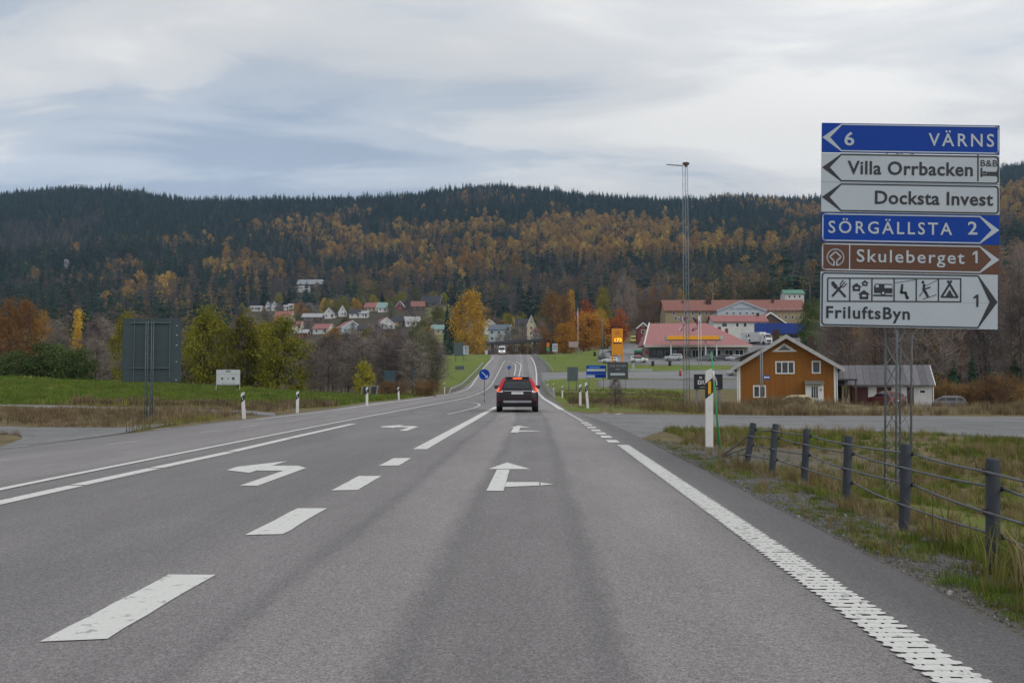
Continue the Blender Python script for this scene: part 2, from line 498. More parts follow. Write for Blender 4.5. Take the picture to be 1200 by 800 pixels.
def asphalt_mat(name, bands, base=(.275, .256, .254), tint2=(.112, .108, .112), lat=True, rough=.72):
    m = bpy.data.materials.new(name); m.use_nodes = True
    N, L = m.node_tree.nodes, m.node_tree.links
    p = N['Principled BSDF']; p.inputs['Roughness'].default_value = rough; p.inputs['Specular IOR Level'].default_value = .32
    geo = N.new('ShaderNodeNewGeometry')
    def noise(sx, sy, scale, det, rg=.6):
        mp = N.new('ShaderNodeMapping'); mp.inputs['Scale'].default_value = (sx, sy, 1); L.new(geo.outputs['Position'], mp.inputs[0])
        n = N.new('ShaderNodeTexNoise'); n.inputs['Scale'].default_value = scale; n.inputs['Detail'].default_value = det; n.inputs['Roughness'].default_value = rg
        L.new(mp.outputs[0], n.inputs['Vector']); return n.outputs[0]
    def mm(op, a, b, c=None):
        n = N.new('ShaderNodeMath'); n.operation = op
        for i, v in enumerate((a, b, c)):
            if v is None: continue
            if isinstance(v, (int, float)): n.inputs[i].default_value = v
            else: L.new(v, n.inputs[i])
        return n.outputs[0]
    if lat:
        at_ = N.new('ShaderNodeAttribute'); at_.attribute_name = 'lat'
        wob = mm('MULTIPLY_ADD', noise(.6, .12, 1.0, 3), .3, -.15)
        wob2 = mm('MULTIPLY_ADD', noise(4, 1.2, 3.0, 4, .7), .22, -.11)
        lt = mm('ADD', mm('ADD', at_.outputs['Fac'], wob), wob2)
        fac = mm('DIVIDE', mm('ADD', lt, 12.5), 16.0)
        ra = N.new('ShaderNodeValToRGB'); els = ra.color_ramp.elements
        pts = bands
        while len(els) > 1: els.remove(els[-1])
        els[0].position = (pts[0][0] + 12.5) / 16.0; g = pts[0][1]; els[0].color = (g, g, g, 1)
        for x, g in pts[1:]:
            e = els.new((x + 12.5) / 16.0); e.color = (g, g, g, 1)
        L.new(fac, ra.inputs[0]); k = ra.outputs[0]
    else:
        k = .55
    mx = N.new('ShaderNodeMix'); mx.data_type = 'RGBA'
    mx.inputs[6].default_value = tint2 + (1,); mx.inputs[7].default_value = base + (1,)
    if lat: L.new(k, mx.inputs[0])
    else: mx.inputs[0].default_value = k
    # patches, long streaks and stone speckle
    stain = mm('MULTIPLY_ADD', noise(.9, .18, 1.4, 9, .75), .7, .65)
    big = mm('MULTIPLY_ADD', noise(.35, .10, 1.0, 5, .6) if lat else noise(.10, .45, 1.0, 7, .7), .5 if lat else 1.3, .75 if lat else .35)
    spk = mm('MULTIPLY_ADD', noise(1, 1, 95, 3, .6), 2.6, -.30)
    spk2 = mm('MULTIPLY_ADD', noise(1, 1, 30, 4, .7), 1.1, .45)
    f = mm('MULTIPLY', mm('MULTIPLY', mm('MULTIPLY', big, spk), spk2), stain)
    sc = N.new('ShaderNodeVectorMath'); sc.operation = 'SCALE'; L.new(mx.outputs[2], sc.inputs[0]); L.new(f, sc.inputs[3])
    L.new(sc.outputs[0], p.inputs['Base Color'])
    bu = N.new('ShaderNodeBump'); bu.inputs['Strength'].default_value = .5; bu.inputs['Distance'].default_value = .006
    L.new(spk, bu.inputs['Height']); L.new(bu.outputs[0], p.inputs['Normal'])
    return m
ASPH = asphalt_mat('asphalt_main', [(-12, 0.553), (-10.6, 0.622), (-9.4, 0.828), (-8.2, 0.691), (-7.2, 0.863), (-6.5, 0.553), (-5.4, 0.416), (-4.4, 0.553), (-3.6, 0.45), (-2.6, 0.45), (-2.2, 0.656), (-1.66, 0.601), (-1.53, 0.347), (-1.42, 0.794), (-0.8, 0.966), (-0.62, 0.395), (-0.48, 0.574), (-0.1, 0.519), (0.2, 0.56), (0.36, 0.34), (0.5, 0.828), (1.2, 0.931), (1.62, 0.656), (1.95, 0.22), (2.1, 0.12), (2.5, 0.05)])
ASPH_OLD = asphalt_mat('asphalt_old', None, base=(.215, .215, .215), tint2=(.15, .15, .153), lat=False, rough=.85)
ASPH_LOT = asphalt_mat('asphalt_lot', None, base=(.25, .25, .255), tint2=(.18, .18, .185), lat=False, rough=.85)

# main road
ry = np.concatenate([np.arange(-40, 2, 1.0), np.arange(2, 26, .2), np.arange(26, 60, 1.0), np.arange(60, 431, 2.0)])
def road_mesh():
    cols = 22
    t = np.linspace(0, 1, cols)
    a, b = xL(ry), xR(ry) + (hash_noise(ry, ry * 0, .9, 61) * .03 + hash_noise(ry, ry * 0, .33, 62) * .016) * (ry < 24)
    X = a[:, None] * (1 - t) + b[:, None] * t
    # keep a column on the crown of the opposite lane
    Y = np.repeat(ry[:, None], cols, 1)
    xs, ys = X.ravel(), Y.ravel()
    z = H(xs, ys) + .004
    v = np.column_stack([xs, ys, z])
    # skirt along both edges
    i = (np.arange(len(ry) - 1)[:, None] * cols + np.arange(cols - 1)[None, :]).ravel()
    f = np.stack([i, i + 1, i + cols + 1, i + cols], 1)
    n = len(v)
    sl = v[::cols].copy(); sl[:, 2] -= .18; sl[:, 0] -= .04
    sr = v[cols - 1::cols].copy(); sr[:, 2] -= .18; sr[:, 0] += .04
    v = np.concatenate([v, sl, sr])
    k = np.arange(len(ry) - 1)
    fl = np.stack([n + k, k * cols, (k + 1) * cols, n + k + 1], 1)
    m0 = n + len(ry)
    fr = np.stack([k * cols + cols - 1, m0 + k, m0 + k + 1, (k + 1) * cols + cols - 1], 1)
    me = np_mesh('road', v, np.concatenate([f, fl, fr]), ASPH)
    at_ = me.attributes.new('lat', 'FLOAT', 'POINT')
    at_.data.foreach_set('value', (v[:, 0] - cshift(v[:, 1])).astype(np.float32))
    return me
road = link('road', road_mesh()); road['kind'] = 'structure'

# paved side areas
side_road = strip('side_road', gp([(655, 477.5), (668, 482), (690, 484.6), (800, 486), (1000, 487), (1200, 488), (1500, 490)]),
                  [Vector((2.3, 23.5, 0))] + gp([(744, 513.5), (790, 501.5), (850, 499), (1000, 504), (1200, 513), (1500, 522)]), 90, 24, 0.0, ASPH_OLD)
junction_road = strip('junction_road', gp([(215, 494.5), (140, 500.5), (0, 499.5), (-300, 499)]), [Vector((-11.6, 18, 0))] + gp([(45, 511), (0, 507.5), (-300, 505.5)]), 60, 16, 0.0, ASPH_OLD)
foot_path = strip('foot_path', gp([(-300, 473), (0, 474), (175, 478), (290, 481.5), (322, 484)]), gp([(-300, 475), (0, 476.3), (175, 480.2), (290, 484.6), (322, 487)]), 60, 4, 0.02, ASPH_LOT)
access_road = strip('access_road', gp([(632, 436.5), (660, 436), (690, 435.5), (735, 435), (800, 434), (880, 433), (960, 432)]),
                    gp([(634, 445.5), (660, 444), (690, 443), (735, 443), (800, 443.5), (880, 443.5), (960, 443)]), 70, 10, 0.02, ASPH_LOT)
lower_lot = strip('lower_lot', gp([(700, 445.2), (760, 444.4), (880, 444.3), (960, 444)]), gp([(700, 453), (760, 455), (860, 456), (960, 456)]), 40, 8, 0.015, ASPH_OLD)
station_lot = strip('station_forecourt', gp([(704, 405), (760, 402), (860, 402), (905, 400)]), gp([(700, 424.5), (760, 427.5), (860, 428), (905, 427)]), 50, 16, 0.03, ASPH_LOT)
hotel_lot = strip('hotel_yard', gp([(880, 398), (930, 396), (985, 392)]), gp([(880, 406), (930, 408), (1010, 420)]), 30, 12, 0.03, ASPH_LOT)

# gravel shoulder along the right edge of the road
def gravel_mat(name, c0, c1, sc=30):
    m = bpy.data.materials.new(name); m.use_nodes = True
    N, L = m.node_tree.nodes, m.node_tree.links
    p = N['Principled BSDF']; p.inputs['Roughness'].default_value = .95; p.inputs['Specular IOR Level'].default_value = .2
    geo = N.new('ShaderNodeNewGeometry')
    vo = N.new('ShaderNodeTexVoronoi'); vo.inputs['Scale'].default_value = sc; L.new(geo.outputs['Position'], vo.inputs['Vector'])
    no = N.new('ShaderNodeTexNoise'); no.inputs['Scale'].default_value = 2.0; no.inputs['Detail'].default_value = 6; L.new(geo.outputs['Position'], no.inputs['Vector'])
    mx = N.new('ShaderNodeMix'); mx.data_type = 'RGBA'; L.new(no.outputs[0], mx.inputs[0]); mx.inputs[6].default_value = c0; mx.inputs[7].default_value = c1
    sp = N.new('ShaderNodeSeparateColor'); L.new(vo.outputs['Color'], sp.inputs[0])
    ma = N.new('ShaderNodeMath'); ma.operation = 'MULTIPLY_ADD'; ma.inputs[1].default_value = 1.1; ma.inputs[2].default_value = .4; L.new(sp.outputs[0], ma.inputs[0])
    sc_ = N.new('ShaderNodeVectorMath'); sc_.operation = 'SCALE'; L.new(mx.outputs[2], sc_.inputs[0]); L.new(ma.outputs[0], sc_.inputs[3])
    L.new(sc_.outputs[0], p.inputs['Base Color'])
    bu = N.new('ShaderNodeBump'); bu.inputs['Strength'].default_value = .8; bu.inputs['Distance'].default_value = .02
    L.new(vo.outputs['Distance'], bu.inputs['Height']); L.new(bu.outputs[0], p.inputs['Normal'])
    return m

# ------------------------------------------------------------------ ground sheet
def axis(lo, hi, fine_lo, fine_hi, d0, ratio, dmax):
    a = list(np.arange(fine_lo, fine_hi + 1e-6, d0))
    x, d = fine_hi, d0
    while x < hi:
        d = min(d * ratio, max(dmax, .02 * abs(x))); x += d; a.append(x)
    x, d = fine_lo, d0
    while x > lo:
        d = min(d * ratio, max(dmax, .02 * abs(x))); x -= d; a.insert(0, x)
    return np.array(a)
gx = axis(-3500, 3500, -16, 12, .4, 1.055, 18)
gy = axis(-300, 4200, 0, 46, .5, 1.05, 14)
GX, GY = np.meshgrid(gx, gy)
def inside(poly, x, y):
    r = np.zeros(x.shape, bool)
    n = len(poly)
    for i in range(n):
        x0, y0 = poly[i]; x1, y1 = poly[(i + 1) % n]
        c = (y0 > y) != (y1 > y)
        with np.errstate(divide='ignore', invalid='ignore'):
            xx = (x1 - x0) * (y - y0) / (y1 - y0 + 1e-12) + x0
        r ^= c & (x < xx)
    return r
def paved(x, y):
    m = (x > xL(y) + .05) & (x < xR(y) - .05) & (y < 425) & (y > -40)
    for s in STRIPS:
        bb = (x > s[:, 0].min()) & (x < s[:, 0].max()) & (y > s[:, 1].min()) & (y < s[:, 1].max())
        if bb.any():
            k = np.zeros(x.shape, bool); k[bb] = inside(s, x[bb], y[bb]); m |= k
    return m
gz = H(GX.ravel(), GY.ravel())
pv = paved(GX.ravel(), GY.ravel())
gz = gz - .045 * pv - .006
def veg_masks(x, y):
    """ground cover by place: lush grass, gravel, forest floor"""
    u = 628 + FPX * x / np.maximum(y, 1)
    n = hash_noise(x, y, 7, 4) * .5 + hash_noise(x, y, 2.3, 5) * .35
    lush = np.zeros(x.shape)
    # left field
    fl = smooth((y - 55) / 5) * smooth((-9 - x - .02 * y) / 5) * smooth((150 - y) / 20)
    lush = np.maximum(lush, fl)
    # embankments left and right of the far road, lawn by the filling station
    lush = np.maximum(lush, smooth((y - 140) / 30) * smooth((330 - y) / 20) * (u > 500) * (u < 990))
    # green pocket behind the cable fence
    lush = np.maximum(lush, .75 * smooth((x - 4.0) / 1.0) * smooth((16 - y) / 5) * smooth((30 - x) / 10))
    lush = np.maximum(lush, .85 * smooth((y - 44) / 4) * smooth((160 - y) / 8) * (u > 640) * (u < 800) * np.clip(.75 + .9 * hash_noise(x, y, 14, 17), .1, 1))
    lush = np.maximum(lush, .5 * smooth((y - 400) / 60) * smooth((900 - y) / 60) * (u > 270) * (u < 660))
    lush = np.clip(lush + n * .6 * (lush > .02), 0, 1)
    grav = smooth((4.1 - x) / .9) * (x > 0) * smooth((22 - y) / 5)
    corner = smooth(1 - np.hypot(x - 3.0, y - 19.5) / 4.5)
    grav = np.clip(np.maximum(grav, corner) * .9 + n * .5 * (grav + corner > .05), 0, 1)
    forest = smooth((y - 420) / 80) * (1 - ((u > 270) & (u < 660) & (y < 760)))
    meadow = ((np.abs(u - 368) < 34) & (y > 770) & (y < 850)).astype(float)
    lush = np.maximum(lush, .55 * meadow); forest = forest * (1 - meadow)
    forest = np.maximum(forest, smooth((y - 95) / 15) * (u > 1000) * 1.0)
    forest = np.maximum(forest, smooth((y - 150) / 20) * (u < 500) * 1.0)
    return lush, grav, forest
lush, grav, forest = veg_masks(GX.ravel(), GY.ravel())
nx_, ny_ = len(gx), len(gy)
gi = (np.arange(ny_ - 1)[:, None] * nx_ + np.arange(nx_ - 1)[None, :]).ravel()
gf = np.stack([gi, gi + 1, gi + nx_ + 1, gi + nx_], 1)
def ground_mat():
    m = bpy.data.materials.new('ground_cover'); m.use_nodes = True
    N, L = m.node_tree.nodes, m.node_tree.links
    p = N['Principled BSDF']; p.inputs['Roughness'].default_value = .95; p.inputs['Specular IOR Level'].default_value = .15
    geo = N.new('ShaderNodeNewGeometry')
    def noise(scale, det, rg=.65):
        n = N.new('ShaderNodeTexNoise'); n.inputs['Scale'].default_value = scale; n.inputs['Detail'].default_value = det; n.inputs['Roughness'].default_value = rg
        L.new(geo.outputs['Position'], n.inputs['Vector']); return n.outputs[0]
    def ramp(f, a, b, p0=.3, p1=.7):
        r = N.new('ShaderNodeValToRGB'); r.color_ramp.elements[0].position = p0; r.color_ramp.elements[1].position = p1
        r.color_ramp.elements[0].color = a; r.color_ramp.elements[1].color = b; L.new(f, r.inputs[0]); return r.outputs[0]
    def mixc(f, a, b):
        x = N.new('ShaderNodeMix'); x.data_type = 'RGBA'; L.new(f, x.inputs[0]); L.new(a, x.inputs[6]); L.new(b, x.inputs[7]); return x.outputs[2]
    def attr(n):
        a = N.new('ShaderNodeAttribute'); a.attribute_name = n; return a.outputs['Fac']
    n1 = noise(1.1, 8); n2 = noise(.18, 6); n3 = noise(24, 4)
    dry = ramp(n1, (.11, .085, .045, 1), (.24, .195, .105, 1))
    green = ramp(n2, (.10, .15, .020, 1), (.17, .23, .036, 1), .3, .68)
    green = mixc(ramp(n1, (0, 0, 0, 1), (.5, .5, .5, 1), .45, .75), green, dry)
    c = mixc(attr('lush'), dry, green)
    c = mixc(attr('forest'), c, ramp(n1, (.04, .034, .02, 1), (.09, .072, .04, 1)))
    c = mixc(attr('gravel'), c, ramp(n3, (.07, .068, .066, 1), (.22, .215, .205, 1), .35, .68))
    L.new(c, p.inputs['Base Color'])
    bu = N.new('ShaderNodeBump'); bu.inputs['Strength'].default_value = .9; bu.inputs['Distance'].default_value = .05
    L.new(n3, bu.inputs['Height']); L.new(bu.outputs[0], p.inputs['Normal'])
    return m
gme = np_mesh('ground', np.column_stack([GX.ravel(), GY.ravel(), gz]), gf, ground_mat(), True)
for nm, arr in (('lush', lush), ('gravel', grav), ('forest', forest)):
    a_ = gme.attributes.new(nm, 'FLOAT', 'POINT'); a_.data.foreach_set('value', arr.astype(np.float32))
ground = link('ground', gme); ground['kind'] = 'structure'

# ------------------------------------------------------------------ road markings: each its own piece of paint on the road
def paint_mat():
    m = bpy.data.materials.new('road_paint'); m.use_nodes = True
    N, L = m.node_tree.nodes, m.node_tree.links
    p = N['Principled BSDF']; p.inputs['Roughness'].default_value = .7; p.inputs['Specular IOR Level'].default_value = .3
    geo = N.new('ShaderNodeNewGeometry')
    def noise(scale, det):
        n = N.new('ShaderNodeTexNoise'); n.inputs['Scale'].default_value = scale; n.inputs['Detail'].default_value = det; n.inputs['Roughness'].default_value = .7
        L.new(geo.outputs['Position'], n.inputs['Vector']); return n.outputs[0]
    r = N.new('ShaderNodeValToRGB'); r.color_ramp.elements[0].position = .315; r.color_ramp.elements[1].position = .43
    r.color_ramp.elements[0].color = (.22, .215, .21, 1); r.color_ramp.elements[1].color = (.72, .72, .69, 1)
    L.new(noise(9, 9), r.inputs[0])
    r2 = N.new('ShaderNodeValToRGB'); r2.color_ramp.elements[0].position = .3; r2.color_ramp.elements[1].position = .7
    r2.color_ramp.elements[0].color = (.82, .82, .82, 1); r2.color_ramp.elements[1].color = (1, 1, 1, 1)
    L.new(noise(60, 3), r2.inputs[0])
    mx = N.new('ShaderNodeMix'); mx.data_type = 'RGBA'; mx.blend_type = 'MULTIPLY'; mx.inputs[0].default_value = 1
    L.new(r.outputs[0], mx.inputs[6]); L.new(r2.outputs[0], mx.inputs[7]); L.new(mx.outputs[2], p.inputs['Base Color'])
    return m
PAINT = paint_mat()
PAINT_WORN = mat('worn_road_paint', (.50, .50, .485, 1), .8, var=.25, scale=14, dirt=.45)
def zp(x, y): return H(x, y) + .009 + np.maximum(y, 0) * 1.2e-4
def draped(name, polys, m=PAINT, jag=0.0):
    """flat pieces given as outlines in (x, y), laid on the road"""
    mb = MB()
    for poly in polys:
        mb.add([(x, y, float(zp(x, y)[0])) for x, y in poly], [tuple(range(len(poly)))])
    return mb.build(name, m, road)
def wline(name, pts, w, m=PAINT, step=1.5, taper=None):
    P = np.array([[p[0], p[1]] for p in pts], float)
    s = np.concatenate([[0], np.cumsum(np.hypot(*(P[1:] - P[:-1]).T))])
    n = max(2, int(s[-1] / step) + 1)
    t = np.linspace(0, s[-1], n)
    C = np.stack([np.interp(t, s, P[:, 0]), np.interp(t, s, P[:, 1])], 1)
    if n > 4:
        K = C.copy(); K[1:-1] = (C[:-2] + 2 * C[1:-1] + C[2:]) / 4; C = K
    d = np.gradient(C, axis=0); d /= np.hypot(d[:, 0], d[:, 1])[:, None]
    nrm = np.stack([-d[:, 1], d[:, 0]], 1) * (w / 2)
    a, b = C - nrm, C + nrm
    v = np.concatenate([a, b]); v = np.column_stack([v, zp(v[:, 0], v[:, 1])])
    i = np.arange(n - 1)
    me = np_mesh(name, v, np.stack([i, i + 1, n + i + 1, n + i], 1), m)
    if me.polygons[0].normal.z < 0: me.flip_normals()
    return link(name, me, road)
# dashes left of the driving lane, then the long solid line
def gpy(v): return FPX * CAM_H / (v - 450.0)
def dash(xc, y0, y1, w, name='lane_dash', worn=.0):
    k = max(3, int((y1 - y0) / .25))
    L_ = [(xc - w / 2 + rnd.uniform(-.008, .008), y0 + (y1 - y0) * i / k) for i in range(k + 1)]
    R_ = [(xc + w / 2 + rnd.uniform(-.008, .008), y0 + (y1 - y0) * i / k) for i in range(k + 1)]
    if worn: R_[0] = (R_[0][0], R_[0][1] + worn)
    mb = MB()
    pts = L_ + R_
    mb.add([(x, y, float(zp(x, y)[0])) for x, y in pts], [(i, k + 1 + i, k + 2 + i, i + 1) for i in range(k)])
    return mb.build(name, PAINT, road)
for v0, v1 in ((753, 674), (627.5, 596), (575, 558), (546, 537)):
    dash(-2.245, gpy(v0), gpy(v1), .30, worn=.06)
dash(-2.245, 2.3, 3.45, .30)
wline('lane_line', [(-2.22, gpy(526.5)), (-2.2, 40), (-2.15, 54)], .27)
# profiled edge line: bars of paint across the line near the camera, solid further on
def rumble():
    mb = MB()
    y, k = 2.2, 0
    while y < 20.2:
        bar_l = .070 if y < 14 else .085
        gap = .024 if y < 9 else (.018 if y < 14 else .008)
        xa, xb = 1.652 + rnd.uniform(-.004, .004), 1.900 + rnd.uniform(-.005, .005)
        sk = rnd.uniform(-.012, .012)
        n = 7
        lo, hi = [], []
        for i in range(n + 1):
            x = xa + (xb - xa) * i / n
            e_ = bar_l * .26 if i in (0, n) else 0
            lo.append((x, y + e_ + sk * i / n + rnd.uniform(-.003, .003))); hi.append((x, y + bar_l - e_ + sk * i / n + rnd.uniform(-.003, .003)))
        z = .012
        vs = [(a, b, z) for a, b in lo] + [(a, b, z) for a, b in hi]
        mb.add(vs, [(i, i + 1, n + 2 + i, n + 1 + i) for i in range(n)])
        for q in range(5):      # beads of paint bridging two bars
            if rnd.random() < .22: continue
            x = xa + .02 + q * .043 + rnd.uniform(-.006, .006)
            mb.add([(x, y + bar_l - .01, z - .001), (x + .034, y + bar_l - .01, z - .001), (x + .034, y + bar_l + gap + .01, z - .001), (x, y + bar_l + gap + .01, z - .001)], [(0, 1, 2, 3)])
        y += bar_l + gap
    return mb.build('edge_line', PAINT, road)
rumble()
wline('edge_line', [(1.635, -10), (1.635, 2.2)], .28)
for u, v in ((718, 517.3), (710.3, 512), (704, 508), (698.4, 504.5), (693.3, 501), (688.8, 498), (685.2, 495.6)):
    g = gnd(u, v)
    dash(g.x, g.y - .45, g.y + .45, .24, 'edge_dash')
wline('edge_line', gp([(683, 493.8), (672, 487.8), (658, 480)]), .12, PAINT_WORN)
wline('edge_line', gp([(658, 480), (648, 473.5), (637, 467), (631.5, 460.5), (629.3, 455), (628.7, 447), (628.7, 438), (627.5, 430), (625.5, 424), (622.5, 418.5)]), .26)
# turn lane: median double line
for (a, b) in ((( -200, 634), (89, 569.6)), ((91, 568.8), (181, 549.2)), ((183, 548.6), (270, 530)), ((272, 529.3), (340, 513.5)), ((341, 513.2), (414, 496.8))):
    wline('median_line', gp([a, b]), .21)
wline('median_line', gp([(-200, 617.5), (0, 573.3), (200, 533.5), (300, 513.8), (400, 494), (455, 483.6), (510, 473.4), (532, 469.4), (548, 465.6), (562, 460.5), (572, 455), (576.5, 450), (580.5, 443), (586, 432.5), (591.5, 422.5)]), .15)
# opposite lane: dashes
for (a, b) in (((-60, 546.5), (8, 538.8)), ((125, 521.5), (161, 517.6)), ((235, 507.2), (256, 504.8)), ((280, 501.5), (300, 499.2)), ((335, 494.4), (350, 492.6)), ((380, 488.8), (393, 487.2)), ((425, 483.2), (440, 481.4)),
               ((-40, 529), (33, 522.6)), ((50, 519.4), (63, 517.8)), ((82, 515.2), (94, 513.8)), ((108, 511.9), (120, 510.4)), ((180, 503.8), (200, 501.6))):
    wline('opposite_lane_dash', gp([a, b]), .15, PAINT_WORN, .5)
wline('edge_line', gp([(300, 491.5), (350, 485.8), (470, 470), (500, 466), (525, 462), (546, 456.8), (551, 453.5), (557.5, 444.5), (567, 431), (575, 422), (579, 418.6)]), .2, PAINT)
# far turn-lane markings, hook by the island
wline('hook_line', gp([(524, 485.5), (540, 482.3), (556, 478), (562.5, 475.2), (560, 472.8), (549, 471.2), (540, 471)]), .16, PAINT_WORN, .6)
wline('taper_line', gp([(592.5, 424), (600, 424.6), (604, 427), (604.6, 430), (603.6, 435), (602.6, 440)]), .2, PAINT, 2)
wline('taper_line', gp([(594, 422.8), (605, 423.7), (609.5, 426), (610.6, 429.5), (609, 436.5), (607.3, 445), (605, 455)]), .2, PAINT, 2)
# arrows
def arrow_ahead_right(y0, x0=-.48):
    w = .10
    return draped('turn_arrow', [
        [(x0 - w, y0), (x0 + w, y0), (x0 + w, y0 + .42), (x0 + w, y0 + 1.05), (x0 + w - .005, y0 + 2.85), (x0 - w + .01, y0 + 2.85)],
        [(x0 + w + .004, y0 + .44), (x0 + .52, y0 + .62), (x0 + .52, y0 + 1.03), (x0 + w + .004, y0 + 1.03)],
        [(x0 - .22, y0 + 2.93), (x0 + .40, y0 + 2.93), (x0 + .02, y0 + 4.15)],
        [(x0 + .535, y0 + .62), (x0 + .70, y0 + .76), (x0 + .535, y0 + .98)]])
arrow_ahead_right(11.5); arrow_ahead_right(25.3, -.55)
def arrow_left(y0, x0=-3.52):
    w = .11
    return draped('turn_arrow', [
        [(x0 - w, y0), (x0 + w, y0), (x0 + w, y0 + 2.55), (x0 - w, y0 + 2.95)],
        [(x0 - w - .004, y0 + 2.1), (x0 - w - .004, y0 + 2.95), (x0 - .50, y0 + 2.95), (x0 - .50, y0 + 2.1)],
        [(x0 - .504, y0 + 1.75), (x0 - .504, y0 + 3.85), (x0 - .98, y0 + 2.75), (x0 - .95, y0 + 2.15)]])
arrow_left(12.0); arrow_left(26.2, -3.55)
wline('worn_arrow', gp([(487, 483.3), (509, 482.6)]), .3, PAINT_WORN, .5)
wline('lane_dash', gp([(728, 484.6), (722, 485.6)]), .25, PAINT_WORN, .5)
wline('lane_dash', gp([(712, 484.2), (706, 484.8)]), .25, PAINT_WORN, .5)
# ------------------------------------------------------------------ lettering
def text_raw(s, offset=0.0, spacing=1.0):
    cu = bpy.data.curves.new('lettering', 'FONT')
    cu.body = s; cu.size = 1.0; cu.offset = offset; cu.space_character = spacing; cu.resolution_u = 3; cu.extrude = 0.0
    ob = bpy.data.objects.new('lettering', cu)
    me = bpy.data.meshes.new_from_object(ob)
    co = np.empty(len(me.vertices) * 3, np.float32); me.vertices.foreach_get('co', co); co = co.reshape(-1, 3)
    polys = [tuple(p.vertices) for p in me.polygons]
    bpy.data.objects.remove(ob); bpy.data.curves.remove(cu); bpy.data.meshes.remove(me)
    return co, polys
_cap = text_raw('H')[0]
CAPH = float(_cap[:, 1].max() - _cap[:, 1].min())
def text(s, x0, x1, zbase, ztop, y, m, parent, name='lettering', offset=.016, spacing=1.06):
    """flat letters facing -y, fitted between x0 and x1, capitals from zbase to ztop"""
    co, polys = text_raw(s, offset, spacing)
    a, b = co[:, 0].min(), co[:, 0].max()
    v = np.column_stack([x0 + (co[:, 0] - a) / (b - a) * (x1 - x0), np.full(len(co), y), zbase + co[:, 1] / CAPH * (ztop - zbase)])
    mb = MB(); mb.add(v.tolist(), polys)
    me = mb.mesh(name, m, False, False)
    if len(me.polygons) and me.polygons[0].normal.y > 0: me.flip_normals()
    return link(name, me, parent)

